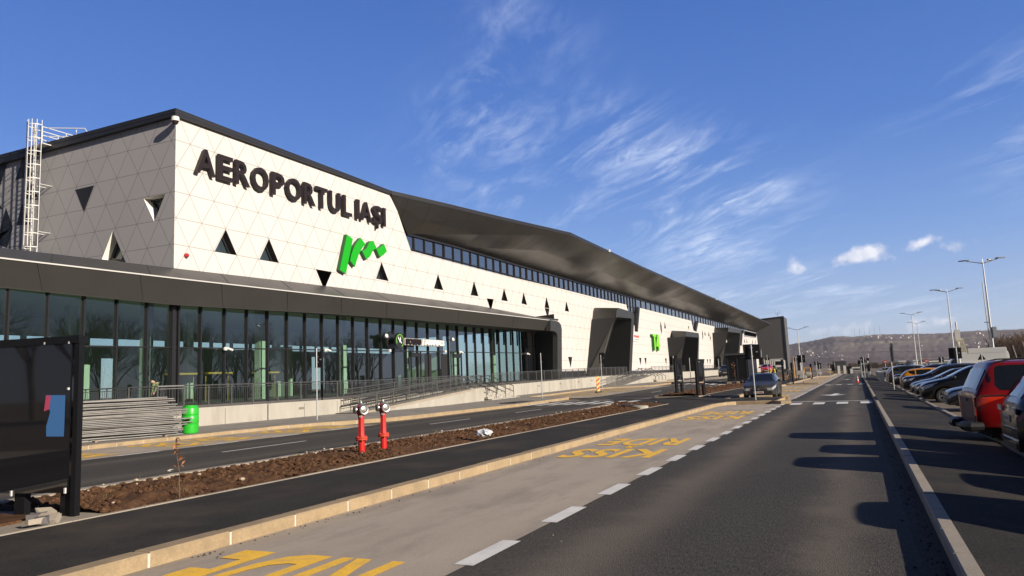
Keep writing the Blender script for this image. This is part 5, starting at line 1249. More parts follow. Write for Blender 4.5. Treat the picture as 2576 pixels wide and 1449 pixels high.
hydrant(h1.x, h1.y, 'left and nearer of the two red fire hydrants in the brown soil'); hydrant(h2.x, h2.y, 'right and farther of the two red fire hydrants in the brown soil')

# black advertising panel at the left edge
M_ink = mat('panel_gloss', (.008, .008, .010), .03, spec=1.0)
q0 = GG(187, 1318, 0.02)
PA = empty('advertising_panel', q0, label='big black glossy display panel on legs cut by the left edge of the picture', cat='display panel'); PA.location = (0, 0, 0)
Yp = q0.y; 
def pp(x, y, Y=None):
    # the panel's plane runs slightly off the X axis
    d = ray(x, y); ax, ay, bx, by_ = q0.x, q0.y, q0.x - 1.5, q0.y - .30
    # intersect with vertical plane through a,b
    nx, ny = (by_ - ay), -(bx - ax); t = (nx * ax + ny * ay) / (nx * d[0] + ny * d[1]); return Vector((d[0] * t, d[1] * t, EYE + d[2] * t))
tr = pp(204, 843); ux = Vector((-1.5, -.30, 0)).normalized(); nn = Vector((-ux.y, ux.x, 0))
if nn.y > 0: nn = -nn
ztp = tr.z; xw_ = 3.2; br = Vector((q0.x, q0.y, .02)); 
mb = MB(); e = lambda u, z, k=0: br + ux * u + Vector((0, 0, z - br.z)) + nn * k
fw = .095
mb.bar(e(fw / 2 - .01, .0, -.04), e(fw / 2 - .01, ztp, -.04), .07, .09, up=nn); mb.bar(e(0, ztp - .05, -.06), e(xw_, ztp - .05, -.06), .16, .10); mb.bar(e(xw_, 0, -.06), e(xw_, ztp, -.06), fw, .16, up=nn)
mb.build('outer_frame', M_panel, PA)
zlo = pp(165, 1240).z; zhi = pp(150, 858).z
mb = MB(); mb.add([e(.13, zlo, .0), e(xw_ - .15, zlo, .0), e(xw_ - .15, zhi, .0), e(.13, zhi, .0), e(.13, zlo, -.1), e(xw_ - .15, zlo, -.1), e(xw_ - .15, zhi, -.1), e(.13, zhi, -.1)], [[0,1,2,3],[4,7,6,5],[0,4,5,1],[1,5,6,2],[2,6,7,3],[3,7,4,0]]); mb.build('display_glass', M_ink, PA)
mb = MB()
for u in (.22, .95, xw_ - .3): mb.bar(e(u, 0, -.12), e(u, zlo + .1, -.12), .16, .10, up=nn)
mb.bar(e(.0, .03, .0), e(xw_, .03, .0), .30, .05); mb.build('leg', M_panel, PA)
mb = MB()
for u, z in ((.16, zhi - .03), (.55, zhi - .02), (.15, (zlo + zhi) / 2 + .35), (.15, zlo + .03), (1.0, zlo - .0)): mb.box(e(u, z, .012), (.025, .02, .03 if z > zlo + .1 else .07))
mb.build('clip', M_wht, PA)
mb = MB(); mb.add([e(.3, zhi + .04, -.14), e(.8, zhi + .04, -.14), e(.8, zhi + .09, -.14), e(.3, zhi + .09, -.14)], [[0,1,2,3]])
# sheets and stickers behind the glass of the panel: blue foil label with red print
mb = MB(); 
def sheet_on(pts, m, name, k=.006):
    mb = MB(); mb.poly([pp(*p) + nn * k for p in pts]); mb.build(name, m, PA, fixn=False)
sheet_on([rl(583, 985), rl(835, 983), rl(815, 1448 + 60), rl(590, 1448 + 60), rl(590, 1380), rl(640, 1200)], mat('blue_sheet', (.05, .15, .36), .25, spec=.5), 'blue_label')
sheet_on([rl(590, 990), rl(655, 990), rl(630, 1165), rl(565, 1190)], mat('label_red', (.42, .06, .12), .4), 'red_label', .010)
mb = MB(); o_ = pp(*rl(662, 1035)) + nn * .012; text_mb(mb, 'FOMIC'[:0] + 'TOPIC'[:0] + 'FORIC'[:0] + 'EPHC'[:0] + 'TOPHC'[:0], o_, -ux, (0, 0, 1), .1, .03, 0, .02) if 0 else None
# concrete pad and rubble at its foot
mb = MB(); pts_ = [GG(*r6(0, 975), .03), GG(*r6(540, 855), .03), GG(*r6(760, 872), .03), GG(*r6(600, 905), .03), GG(*r6(0, 1045), .03)]
v = [Vector((-12.6, 3.5, .07)), Vector((-11.7, 6.6, .07)), Vector((-8.75, 7.0, .12)), Vector((-8.75, 3.5, .12))]; mb.prism(v, (0, 0, -.2)); S(mb.build('panel_pad', M_kerb2))
mb = MB(); v = [Vector((-12.0, 3.0, .09)), Vector((-11.4, 6.5, .09)), Vector((-9.6, 6.3, .14)), Vector((-9.6, 3.0, .14))]; mb.prism(v, (0, 0, -.1)); o = mb.build('soil_patch', M_soil); S(o)
mb = MB(); rnd = random.Random(3)
for i, (x, y) in enumerate(((260, 830), (330, 800), (385, 835), (300, 860), (240, 875), (350, 850), (285, 795))):
    c = GG(*r6(x, y), .12); M4 = Matrix.Translation(c + Vector((0, 0, .06))) @ Matrix.Rotation(rnd.random() * 3, 4, 'Z') @ Matrix.Rotation(rnd.uniform(-.7, .7), 4, 'X')
    s = rnd.uniform(.05, .09); mb = MB(); vs = [Vector((a * s * 1.5, b * s, cc * s * .5)) * rnd.uniform(.75, 1.1) for a in (-1, 1) for b in (-1, 1) for cc in (-1, 1)]
    mb.add([M4 @ p for p in vs], [[0,1,3,2],[4,6,7,5],[0,4,5,1],[2,3,7,6],[0,2,6,4],[1,5,7,3]])
    thing_mesh(mb, 'rubble_slab', M_kerb2 if i % 3 else mat('grey_slab', (.12, .11, .11), .9), ['pale broken slab in the rubble under the black display panel' if i % 3 else 'dark broken slab in the rubble under the black display panel'][0], 'rubble', 'rubble under the display panel')

# two slim black pylon signs
def pylon(pbL, pbR, ptop, label, flap=False):
    b = GG(*pbL, .14); q = PYc(*ptop, b.y); h = q.z - b.z; b.x = b.x
    t = empty('pylon_sign', b, label=label, cat='pylon sign', group='two slim black pylon signs'); w = .62
    c = PYc(*pbR, b.y); d = Vector((.98, .9 if 0 else .2, 0)).normalized(); d = Vector((.45, 1.0, 0)).normalized()
    n_ = Vector((d.y, -d.x, 0))
    mb = MB()
    for u in (0, 1): mb.bar(d * (u * w), d * (u * w) + Vector((0, 0, h - u * .02)), .14, .22, up=d)
    mb.bar(Vector((0, 0, h - .08)), d * w + Vector((0, 0, h - .08)), .2, .16); mb.build('frame', M_panel, t)
    mb = MB(); mb.add([Vector((0, 0, .75)) + d * .07 + n_ * .09, d * (w - .07) + Vector((0, 0, .75)) + n_ * .09, d * (w - .07) + Vector((0, 0, h - .18)) + n_ * .09, d * .07 + Vector((0, 0, h - .18)) + n_ * .09,
        Vector((0, 0, .75)) + d * .07 - n_ * .09, d * (w - .07) + Vector((0, 0, .75)) - n_ * .09, d * (w - .07) + Vector((0, 0, h - .18)) - n_ * .09, d * .07 + Vector((0, 0, h - .18)) - n_ * .09], [[0,1,2,3],[4,7,6,5],[0,4,5,1],[1,5,6,2],[2,6,7,3],[3,7,4,0]]); mb.build('display_face', M_ink, t)
    mb = MB(); mb.bar(Vector((0, 0, .02)) - d * .3, d * (w + .3) + Vector((0, 0, .02)), .5, .08); mb.build('footing', M_kerb2, t)
    return t
pylon(rA(1125, 1218), rA(1165, 1214), rA(1098, 868), 'left black pylon sign between road and brown soil bed')
pylon(rA(1327, 1236), rA(1358, 1226), rA(1297, 880), 'right black pylon sign at the near corner of the brown soil bed')
def slim(p, tp, Y, label, w=.3):
    a = PYc(*tp, Y); mb = MB(); mb.box((a.x, Y, a.z / 2), (w, .5, a.z)); mb.box((a.x, Y, a.z - .05), (w * 1.1, .6, .1)); thing_mesh(mb, 'dark_pylon', M_panel, label, 'pylon')
slim(0, rv(1432, 335), 100, 'slim black pylon right of the far white truck cab', .24)
slim(0, rv(1622, 405), 89, 'slim black pylon right behind the walking person', .22)
slim(0, rv(2012, 425), 125, 'slim black pylon on the right side of the earth heaps')
slim(0, rv(1768, 330), 118, 'thin black pylon between the square sign backs')

# big black box structure
a = PYc(*rv(335, 800), 88); b = PYc(*rv(775, 790), 88); c = PYc(*rv(905, 700), 93); tp = PYc(*rv(310, 215), 88)
KB = empty('black_kiosk', (0, 0, 0), label='large black box kiosk with roof slab standing behind the sapling and the parked hatchback', cat='kiosk')
x0, x1 = a.x, b.x; ztp = tp.z; zb_ = .55
mb = MB(); mb.prism([Vector((x0, 88, zb_)), Vector((x1, 88, zb_)), Vector((c.x, 95, zb_)), Vector((x0 + (c.x - x1), 95, zb_))], (0, 0, ztp - zb_ - .25)); mb.build('body', M_panel, KB)
mb = MB(); mb.prism([Vector((x0 - .3, 87.7, ztp - .25)), Vector((x1 + .1, 87.7, ztp - .25)), Vector((c.x + .3, 95.3, ztp - .25)), Vector((x0 + .2, 95.3, ztp - .25))], (0, 0, .22)); mb.build('roof', mat('kiosk_roof', (.05, .05, .055), .5), KB)
mb = MB(); mb.box((x0 + .15, 88.3, .3), (.5, .5, .6)); mb.box((x0 + .15 + 1.0, 88.2, .35), (.35, .35, .5)); mb.box((x1 - .2, 88.3, .3), (.4, .5, .6)); mb.build('footing', M_kerb2, KB)
mb = MB()
for z in (zb_ + .15, ztp - .5): mb.bar((x0 + .1, 87.98, z), (x1 - .1, 87.98, z), .04, .12)
for x in (x0 + .15, (x0 + x1) / 2, x1 - .15): mb.box((x, 87.98, (zb_ + ztp) / 2), (.12, .04, ztp - zb_ - .5))
mb.build('frame', mat('kiosk_frame', (.022, .022, .024), .4), KB)

# ticket machine / booth on the right pavement
q = PYc(*rq(520, 785), 118); q2 = PYc(*rq(700, 780), 118)
t = empty('ticket_booth', (0, 0, 0), label='grey steel frame booth with black ticket machine on the right pavement', cat='booth')
mb = MB()
for x in (q.x, q2.x): mb.box((x, 118, q.z / 2), (.14, .3, q.z)); 
mb.box(((q.x + q2.x) / 2, 118, q.z - .1), (q2.x - q.x + .14, .6, .2)); mb.build('frame', mat('booth_grey', (.20, .23, .22), .5), t)
mb = MB(); mb.box(((q.x + q2.x) / 2 - .15, 118.2, 1.9), ((q2.x - q.x) * .55, .3, 2.0)); mb.box(((q.x + q2.x) / 2 + .55, 118, 1.8), (.35, .3, 1.9)); mb.build('machine', M_panel, t)
mb = MB(); mb.box(((q.x + q2.x) / 2 - .2, 118.0, 2.5), (.28, .06, .18)); mb.box(((q.x + q2.x) / 2 + .55, 117.8, 2.2), (.2, .05, .3)); mb.build('display', M_wht, t)
# road end barriers
t = empty('road_barrier', (0, 0, 0), label='yellow barrier beam on white posts across the far end of the road', cat='barrier')
a = PYc(*rq(20, 965), 190); b = PYc(*rq(205, 965), 190)
mb = MB(); mb.bar((a.x - 2.5, 190, a.z - .15), (b.x, 190, b.z - .1), .25); mb.bar((a.x - 2.5, 190, a.z - 1.0), (b.x, 190, b.z - .9), .18); mb.build('beam', mat('barrier_yellow', (.65, .38, .06), .6), t)
for x in (a.x, b.x - .4, b.x + 1.0): mb = MB(); mb.box((x, 189.8, 1.0 if x < b.x else .6), (.55, .5, 1.9 if x < b.x else 1.1)); mb.build('post', M_wht, t)
mb = MB(); q = PYc(*rq(205, 870), 192); q2 = PYc(*rq(320, 870), 192); mb.box(((q.x + q2.x) / 2, 192, q.z / 2), (q2.x - q.x, 1, q.z)); mb.box(((q.x + q2.x) / 2, 192, q.z), (q2.x - q.x + .3, 1.2, .15)); thing_mesh(mb, 'dark_cabinet', M_panel, 'dark box cabinet at the far end of the road right of the yellow barrier', 'cabinet')
mb = MB(); mb.box((a.x + .1, 196, 1.6), (3, 1, 2.6)); mb.box((a.x + .1, 196, 2.95), (3.2, 1.2, .12)); thing_mesh(mb, 'dark_cabinet', mat('faded_dark', (.05, .05, .055), .7), 'paler dark cabinet behind the yellow barrier', 'cabinet')
# cones, beacons, striped bollards
M_cone = mat('cone_red', (.62, .05, .03), .5)
def cone(x, y, s, label):
    t = empty('traffic_cone', (x, y, .01), label=label, cat='traffic cone')
    mb = MB(); mb.box((0, 0, .02), (.36 * s, .36 * s, .04)); mb.lathe([(.13 * s, .04), (.03 * s, .75 * s)], 14); mb.build('body', M_cone, t)
    mb = MB(); mb.lathe([(.108 * s, .22 * s), (.085 * s, .38 * s)], 14, cap=False); mb.lathe([(.068 * s, .50 * s), (.05 * s, .63 * s)], 14, cap=False); mb.build('white_band', M_wht, t)
q = G0(*rq(468, 1250)); cone(q.x, q.y, .95, 'red and white traffic cone standing in the road near the right kerb')
def striped(p, tp, label, w=.30):
    b = GG(*p, .1); q = PYc(*tp, b.y); h = q.z - b.z; t = empty('striped_beacon', b, rz=R_(50), label=label, cat='beacon', group='red and yellow striped beacons')
    mb = MB(); mb.box((0, 0, .05), (.5, .35, .12)); mb.build('foot', mat('rubber', (.03, .03, .03), .9), t)
    mb = MB(); mb.box((0, 0, h / 2 + .05), (w, .05, h)); mb.build('board', mat('beacon_yellow', (.72, .45, .08), .6), t)
    mb = MB(); k = .15
    while k < h - .15: mb.poly([(-w / 2, -.032, k), (w / 2, -.032, k + .22), (w / 2, -.032, k + .40), (-w / 2, -.032, k + .18)]); k += .38
    mb.build('stripe', M_red, t)
striped(rA(377, 1196), rA(362, 1052), 'red and yellow striped beacon beside the road before the first portal')
striped(rA(1368, 1046), rA(1368, 978), 'striped beacon by the far kerb just right of the right black pylon', .5)
# white plastic barrier
t0 = PYc(*rq(770, 1020), 104)
t = empty('plastic_barrier', (0, 0, 0), label='white ribbed plastic barrier between the pavement and the grey car', cat='barrier')
for k in range(5):
    y = 88 + k * 4.2; x = 2.2; mb = MB(); mb.box((x, y, .45), (.35, 3.6, .95)); 
    for j in range(8): mb.box((x - .19, y - 1.6 + j * .45, .5), (.05, .12, .8))
    mb.build('segment', M_wht, t)
# plastic bag on the soil
rnd = random.Random(9); c = GG(1217, 1091, .30); mb = MB(); rows = []
for i in range(9):
    th = math.pi * i / 8; r = []
    for k in range(18): ph = 2 * math.pi * k / 18; q = rnd.uniform(.7, 1.15); r.append(c + Vector((.22 * math.sin(th) * math.cos(ph) * q, .18 * math.sin(th) * math.sin(ph) * q, .10 * math.cos(th) * q + .02)))
    rows.append(r)
mb.grid(rows, close=True); thing_mesh(mb, 'plastic_bag', mat('plastic_film', (.62, .64, .66), .15, spec=.9), 'crumpled clear plastic bag lying on the soil strip right of the hydrants', 'plastic bag')
# manhole cover at the end of the strip
c = GG(1588, 1044, .33); mb = MB(); mb.lathe([(.36, -.15), (.36, 0), (.30, .02)], 24, Matrix.Translation((-9.1, 33.2, .235))); thing_mesh(mb, 'manhole_ring', M_terr, 'pale concrete manhole ring set in the far end of the soil strip', 'manhole'); 
mb = MB(); mb.lathe([(.40, 0), (.38, .03)], 24, Matrix.Translation((-9.75, 33.6, .27))); thing_mesh(mb, 'manhole_cover', mat('cast_iron', (.03, .03, .03), .6), 'dark round manhole cover on the pale ring in the soil', 'manhole cover')
mb = MB(); mb.box((-21.3, 46.5, .15), (1.2, 3.2, .05)); mb.box((-21.2, 46.5, .18), (.9, 2.8, .03)); thing_mesh(mb, 'drain_cover', mat('cast_iron', (.03, .03, .03), .6), 'dark drain cover in the pavement before the arrivals stairs', 'drain cover')
# green barrel
b = GG(*rp(330, 1352), .12); t = empty('plastic_barrel', b, label='bright green plastic barrel beside the stacked scaffold tubes', cat='barrel')
M_bar = mat('barrel_green', (.025, .42, .03), .35, var=.05, vscale=3)
prof = [(.26, 0), (.29, .03), (.30, .14), (.305, .30), (.285, .325), (.305, .35), (.305, .62), (.285, .645), (.305, .67), (.30, .86), (.27, .93), (.24, .95), (.24, .985), (.22, .985), (.21, .96), (.0, .96)]
mb = MB(); mb.lathe([(r * 1.02, z * 1.08) for r, z in prof], 28, cap=False); mb.build('body', M_bar, t, smooth=True)
mb = MB()
for (x, y) in ((.12, 0), (-.12, 0)): mb.lathe([(.04, 1.03), (.04, 1.07)], 10, Matrix.Translation((x, y, 0)))
mb.build('bung', M_bar, t)
# stack of scaffold tubes: each tube is its own thing
b0 = b + Vector((-.2, 0, 0)); t_base = GG(*r6(575, 262), .12)
pr = MB(); pr.tube([(0, 0, 0), (6.0, 0, 0)], .023, 8); 
M_tube = mat('scaffold_tube', (.30, .29, .275), .5, metal=.5, var=.25, vscale=1.2)
tube0 = pr.build('pole_tube', M_tube, None, smooth=True); tag(tube0, 'grey steel prop tube lying in the big stack left of the green barrel', 'steel tube', 'steel tubes stacked left of the green barrel')
cb_ = MB(); cb_.tube([(5.72, 0, 0), (5.98, 0, 0)], .040, 8); cb_.tube([(6.0, 0, 0), (6.1, 0, 0)], .022, 6); collar = cb_.build('collar', mat('tube_collar', (.06, .045, .035), .7), tube0, smooth=True)
rnd = random.Random(12); first = True
# the stack runs from the barrel's left towards the left edge of the picture
e0 = Vector((-24.9, 22.0, .0)); left = GG(*r6(575, 262), .12); dirv = Vector((left.x + .2 - e0.x, left.y - e0.y, 0)); dirv = dirv.normalized(); perp = Vector((-dirv.y, dirv.x, 0))
if perp.x > 0: perp = -perp
dv = Vector((.24, .97, 0)).normalized(); pv = Vector((-dv.y, dv.x, 0))
ang = math.atan2(-dv.y, -dv.x)
for lay in range(21):
    sh_ = rnd.uniform(-.25, .2) + (.25 if 4 < lay < 9 else 0) - (.45 if lay > 13 else 0)
    for col_ in range(6):
        if lay > 17 and col_ > 4: continue
        c = Vector((-23.05, 20.25, 0)) + pv * (.05 + col_ * .16 + rnd.uniform(-.03, .03)) + dv * (sh_ + rnd.uniform(-.16, .16))
        z = .16 + lay * .069 + rnd.uniform(-.008, .008)
        o = tube0 if first else copy_tree(tube0); first = False
        o.location = (c.x, c.y, z); tilt = (R_(-.35) if lay < 12 else R_(.1)) + rnd.uniform(-.005, .005) + (.012 if lay % 5 == 0 else 0)
        o.rotation_euler = (rnd.random() * 0, tilt, ang + rnd.uniform(-.008, .012))
        k = rnd.random()
# timber battens under the stack
for y in (-.6, -3.0): 
    c = Vector((-23.4, 20.2, .14)) + dv * y; mb = MB(); mb.bar(c - pv * .5 + Vector((0, 0, -.0)), c + pv * .9, .08, .06); thing_mesh(mb, 'timber_batten', mat('timber', (.30, .2, .11), .8), 'timber batten under the scaffold tube stack, %s end' % ('right' if y > -1 else 'middle'), 'timber')
# ------------------------------------------------------------------ saplings, trees, hills, people
from mathutils import noise as NS
M_twig = mat('twig', (.13, .085, .06), .9); M_leaf = mat('dry_leaf', (.30, .13, .055), .8, var=.3, vscale=9)
def sapling(p, tp, seed, label, leaf=.05, n_l=16, lo=.35, hi=.8, r=.012, bend=0.0):
    b = GG(*p, .2); h = PYc(*tp, b.y).z - b.z; rnd = random.Random(seed); t = empty('sapling', b, label=label, cat='sapling')
    stem = [Vector((bend * h * (k / 8) ** 1.3 + rnd.uniform(-.012, .012) * h, rnd.uniform(-.01, .01) * h, h * k / 8)) for k in range(9)]; stem[0].z = -.1
    mb = MB(); mb.tube(stem, [r * (1 - .075 * k) for k in range(9)], 6)
    tips = []
    for k in range(9):
        i = rnd.randint(3, 8); a = stem[i]; an = rnd.random() * 6.28; l = h * rnd.uniform(.05, .14); e = a + Vector((math.cos(an) * l, math.sin(an) * l, l * rnd.uniform(.3, 1))); mb.tube([a, e], [r * .4, r * .2], 4); tips += [a.lerp(e, .6), e]
    mb.build('stem', M_twig, t)
    mb = MB()
    for k in range(n_l):
        c = rnd.choice(tips + [stem[4], stem[5], stem[6]]); c = Vector((c.x, c.y, min(h * 1.02, max(lo * h, c.z))))+ Vector([rnd.uniform(-.6, .6) * leaf for _ in range(3)])
        u = Vector([rnd.uniform(-1, 1) for _ in range(3)]).normalized(); v = u.cross(Vector((.3, .5, .8))).normalized(); s = leaf * rnd.uniform(.6, 1.3)
        mb.add([c - u * s, c + v * s * .4 + Vector((0, 0, .3 * s)), c + u * s, c - v * s * .4], [[0, 1, 2], [0, 2, 3]])
    mb.build('dry_leaf', M_leaf, t); return t
sapling(r6(1305, 625), r6(1210, 255), 4, 'thin sapling with a few curled brown leaves in the soil left of the hydrants', .055, 20, .45, .85, .009, -.14)
sapling(rv(515, 865), rv(480, 405), 8, 'young sapling with orange dry leaves before the big black box', .085, 46, .42, .60, .022, -.05)
sapling(r7(946, 250), r7(946, 168), 9, 'bare hair thin sapling in the soil beyond the plastic bag', .01, 1, .5, .9, .005)
sapling(r7(652, 325), r7(650, 225), 10, 'bare hair thin sapling in the soil between hydrants and plastic bag', .01, 1, .5, .9, .004)

# bare winter trees across the car park (they are what the glass reflects)
M_bark = mat('bark', (.085, .068, .055), .95, var=.2, vscale=2)
def bare_tree_mesh(seed, H=14.0, twigs=True):
    rnd = random.Random(seed); trunk = MB(); crown = MB()
    def grow(p, d, l, r, dep):
        n = 3; pts = [p]; q = p.copy(); dd = d.copy()
        for i in range(n):
            dd = (dd + Vector((rnd.uniform(-.16, .16), rnd.uniform(-.16, .16), rnd.uniform(0, .10)))).normalized(); q = q + dd * l / n; pts.append(q.copy())
        tgt = trunk if dep == 0 else crown
        tgt.tube(pts, [r * (1 - .30 * i / n) for i in range(n + 1)], 6 if dep < 2 else (4 if dep < 3 else 3), cap=False)
        if dep >= 5: return
        k = (4 if dep == 0 else 3) if dep < 4 else 3
        for i in range(k):
            an = rnd.random() * 6.28; sp = rnd.uniform(.28, .62) if dep < 2 else rnd.uniform(.35, .85); a = dd.orthogonal().normalized(); b = dd.cross(a); nd_ = (dd * math.cos(sp) + (a * math.cos(an) + b * math.sin(an)) * math.sin(sp)).normalized(); nd_.z = max(nd_.z, .12) + .1; nd_.normalize()
            s_ = pts[-1] if i < 2 else pts[rnd.randint(1, n)]
            grow(s_, nd_, l * rnd.uniform(.62, .85), r * .58, dep + 1)
    grow(Vector((0, 0, -.2)), Vector((rnd.uniform(-.06, .06), rnd.uniform(-.06, .06), 1)).normalized(), H * .27, H * .017, 0)
    return trunk, crown
protos = []
for s in range(4):
    tk, cr = bare_tree_mesh(20 + s); t = empty('bare_tree', (72, 0, .1)); tk.build('trunk', M_bark, t, fixn=False); cr.build('crown', M_bark, t, fixn=False); protos.append(t)
rnd = random.Random(77); k = 0
for i in range(70):
    y = -40 + i * 3.4 + rnd.uniform(-1.5, 1.5); x = rnd.choice([68, 72, 77]) + rnd.uniform(-2, 2)
    t = protos[i] if i < 4 else copy_tree(protos[rnd.randint(0, 3)])
    t.location = (x, y, .1); t.rotation_euler = (0, 0, rnd.random() * 6.28); s_ = rnd.uniform(1.25, 1.7); t.scale = (s_, s_, s_)
    tag(t, 'bare winter tree in the row across the car park, mirrored in the glass hall', 'tree', 'bare trees across the car park')
for i in range(12):
    t = copy_tree(protos[i % 4]); t.location = (-46 + i * 6.2 + rnd.uniform(-2, 2), -46 + rnd.uniform(-5, 5), .1); t.rotation_euler = (0, 0, rnd.random() * 6.28); t.scale = (1.4, 1.4, 1.4)
    tag(t, 'bare winter tree behind the viewer, mirrored dimly in the black display panel', 'tree', 'bare trees behind the viewer')
# brown wood at the far right
def wood(name, x0, y0, x1, y1, n, h, seed, mm, label, wid=14, puff=1.0):
    rnd = random.Random(seed); mb = MB()
    for i in range(n):
        u = rnd.random(); x = x0 + (x1 - x0) * u + rnd.uniform(-wid, wid); y = y0 + (y1 - y0) * u + rnd.uniform(-wid, wid); H_ = h * rnd.uniform(.7, 1.15) * (1 if 1 else 0)
        for k in range(16):
            an = rnd.random() * 6.28; z0 = rnd.uniform(.0, .35) * H_; l = H_ * rnd.uniform(.4, .75); b = Vector((x, y, z0)); e = b + Vector((math.cos(an) * l * .42, math.sin(an) * l * .42, l)); e.z = min(e.z, H_)
            w = rnd.uniform(.05, .12) * puff; mb.add([b + Vector((-w, 0, 0)), b + Vector((w, 0, 0)), e + Vector((w * .4, 0, 0)), e - Vector((w * .4, 0, 0))], [[0,1,2,3]])
            for q in range(4):
                c = b.lerp(e, rnd.uniform(.4, 1)); d = Vector((rnd.uniform(-1, 1), rnd.uniform(-1, 1), rnd.uniform(.3, 1))) * H_ * .12; w2 = .04 * puff; mb.add([c + Vector((-w2, 0, 0)), c + Vector((w2, 0, 0)), c + d], [[0,1,2]])
    return tag(mb.build(name, mm, None, fixn=False), label, 'wood', None, 'stuff')
M_wood = mat('winter_wood', (.105, .066, .042), .95, var=.3, vscale=.08)
w0 = PYc(2500, 900, 280); w1 = PYc(2760, 900, 280)
wood('winter_wood', w0.x + 12, 280, w1.x, 280, 900, 9.0, 5, M_wood, 'brown winter wood at the far right behind the crossing sign', 12, 1.3)
w0 = PYc(2462, 900, 330); w1 = PYc(2520, 900, 330)
wood('winter_wood', w0.x + 6, 330, w1.x, 330, 260, 6.0, 6, mat('scrub_purple', (.13, .10, .10), .95), 'lower purple brown scrub left of the brown wood', 6, 1.5)
# hills
M_hill = bpy.data.materials.new('hill_scrub'); M_hill.use_nodes = True
t = M_hill.node_tree; b = t.nodes['Principled BSDF']; b.inputs['Roughness'].default_value = 1.0; b.inputs['Specular IOR Level'].default_value = 0
co = t.nodes.new('ShaderNodeTexCoord').outputs['Object']; mp_ = t.nodes.new('ShaderNodeMapping'); mp_.inputs['Scale'].default_value = (.0022, .0016, .012); t.links.new(co, mp_.inputs[0])
n1_ = t.nodes.new('ShaderNodeTexNoise'); n1_.inputs['Scale'].default_value = 1.6; n1_.inputs['Detail'].default_value = 9; n1_.inputs['Roughness'].default_value = .62; n1_.inputs['Distortion'].default_value = .8; t.links.new(mp_.outputs[0], n1_.inputs[0])
cr_ = t.nodes.new('ShaderNodeValToRGB'); e = cr_.color_ramp.elements; e[0].position = .36; e[0].color = (.095, .082, .092, 1); e[1].position = .66; e[1].color = (.25, .23, .175, 1)
x = cr_.color_ramp.elements.new(.47); x.color = (.150, .126, .134, 1); x = cr_.color_ramp.elements.new(.56); x.color = (.178, .150, .145, 1)
t.links.new(n1_.outputs[0], cr_.inputs[0])
n2_ = t.nodes.new('ShaderNodeTexNoise'); n2_.inputs['Scale'].default_value = .05; n2_.inputs['Detail'].default_value = 4; t.links.new(co, n2_.inputs[0])
mm_ = t.nodes.new('ShaderNodeMapRange'); mm_.inputs[1].default_value = .3; mm_.inputs[2].default_value = .7; mm_.inputs[3].default_value = .8; mm_.inputs[4].default_value = 1.2; t.links.new(n2_.outputs[0], mm_.inputs[0])
vs_ = t.nodes.new('ShaderNodeVectorMath'); vs_.operation = 'SCALE'; t.links.new(cr_.outputs[0], vs_.inputs[0]); t.links.new(mm_.outputs[0], vs_.inputs['Scale']); t.links.new(vs_.outputs[0], b.inputs['Base Color'])
sky_pts = [(1500, 905), (1700, 893), (1860, 880), (1981, 868), (2040, 859), (2096, 847.5), (2150, 848.5), (2199, 843.5), (2280, 842), (2352, 840.5), (2400, 838), (2440, 834.5), (2510, 832), (2576, 829.5), (2750, 826), (3200, 835), (4000, 850)]
RD = 3000.0
ridge_ = []
for p in sky_pts:
    d = ray(*p); hd = math.hypot(d[0], d[1]); k = RD / hd; ridge_.append((math.atan2(d[0], d[1]), EYE + d[2] * k))
def ridge_h(a):
    if a <= ridge_[0][0]: return ridge_[0][1]
    for (a0, h0), (a1, h1) in zip(ridge_[:-1], ridge_[1:]):
        if a <= a1: return h0 + (h1 - h0) * (a - a0) / (a1 - a0)
    return ridge_[-1][1]
mb = MB(); rows = []
def hill_z(a, d):
    H_ = ridge_h(a); u = (d - 750) / (RD - 750)
    prof = sm(u) * .55 + max(0, min(1, u)) * .45
    z = H_ * prof
    if 0 < u: z += (NS.fractal(Vector((math.sin(a) * d * .0022, math.cos(a) * d * .0022, 3)), 1, 2, 5) * 5 + NS.noise(Vector((math.sin(a) * d * .0009, math.cos(a) * d * .0009, 7))) * 9) * min(1, u * 3) * max(0, min(1, (1.02 - u) * 3))
    if u > 1: z = H_ - (u - 1) * 40
    # fine tree-top roughness on the skyline
    z += (NS.noise(Vector((a * 260, d * .01, 1))) * 2.2 + NS.noise(Vector((a * 900, d * .01, 4))) * 1.5) * min(1, max(0, u * 2))
    return max(-1, z)
ds = [750 + 2250 * (i / 46) for i in range(47)] + [3060, 3200, 3600]
for d in ds:
    rows.append([(math.sin(a) * d, math.cos(a) * d, hill_z(a, d)) for a in [R_(-22 + 72 * k / 520) for k in range(521)]])
mb.grid(rows); o = S(mb.build('hills', M_hill, fixn=False, smooth=True))
# houses on the hill: every one its own
M_hw = mat('house_wall', (.70, .67, .62), .8); M_hr = mat('house_roof', (.38, .32, .29), .8)
def house_meshes():
    t = empty('hill_house', (0, 0, 0)); mb = MB(); mb.box((0, 0, 3), (11, 9, 8)); mb.build('wall', M_hw, t)
    mb = MB(); mb.prism([(-6, -5, 7), (6, -5, 7), (0, -5, 11)], (0, 10, 0)); mb.build('roof', M_hr, t); return t
h0 = house_meshes(); rnd = random.Random(31); spots = []
for (xa, xb_, ya, yb_, n) in ((2030, 2100, 884, 898, 11), (2100, 2150, 893, 905, 8), (2170, 2230, 845, 852, 10), (2230, 2290, 846, 852, 6), (2400, 2470, 858, 874, 9), (2450, 2530, 862, 878, 14), (2510, 2576, 845, 876, 20), (2455, 2500, 838, 846, 4), (2300, 2330, 868, 872, 1), (2395, 2440, 846, 856, 5), (1990, 2040, 880, 902, 4)):
    for i in range(n): spots.append((rnd.uniform(xa, xb_), rnd.uniform(ya, yb_)))
first = True
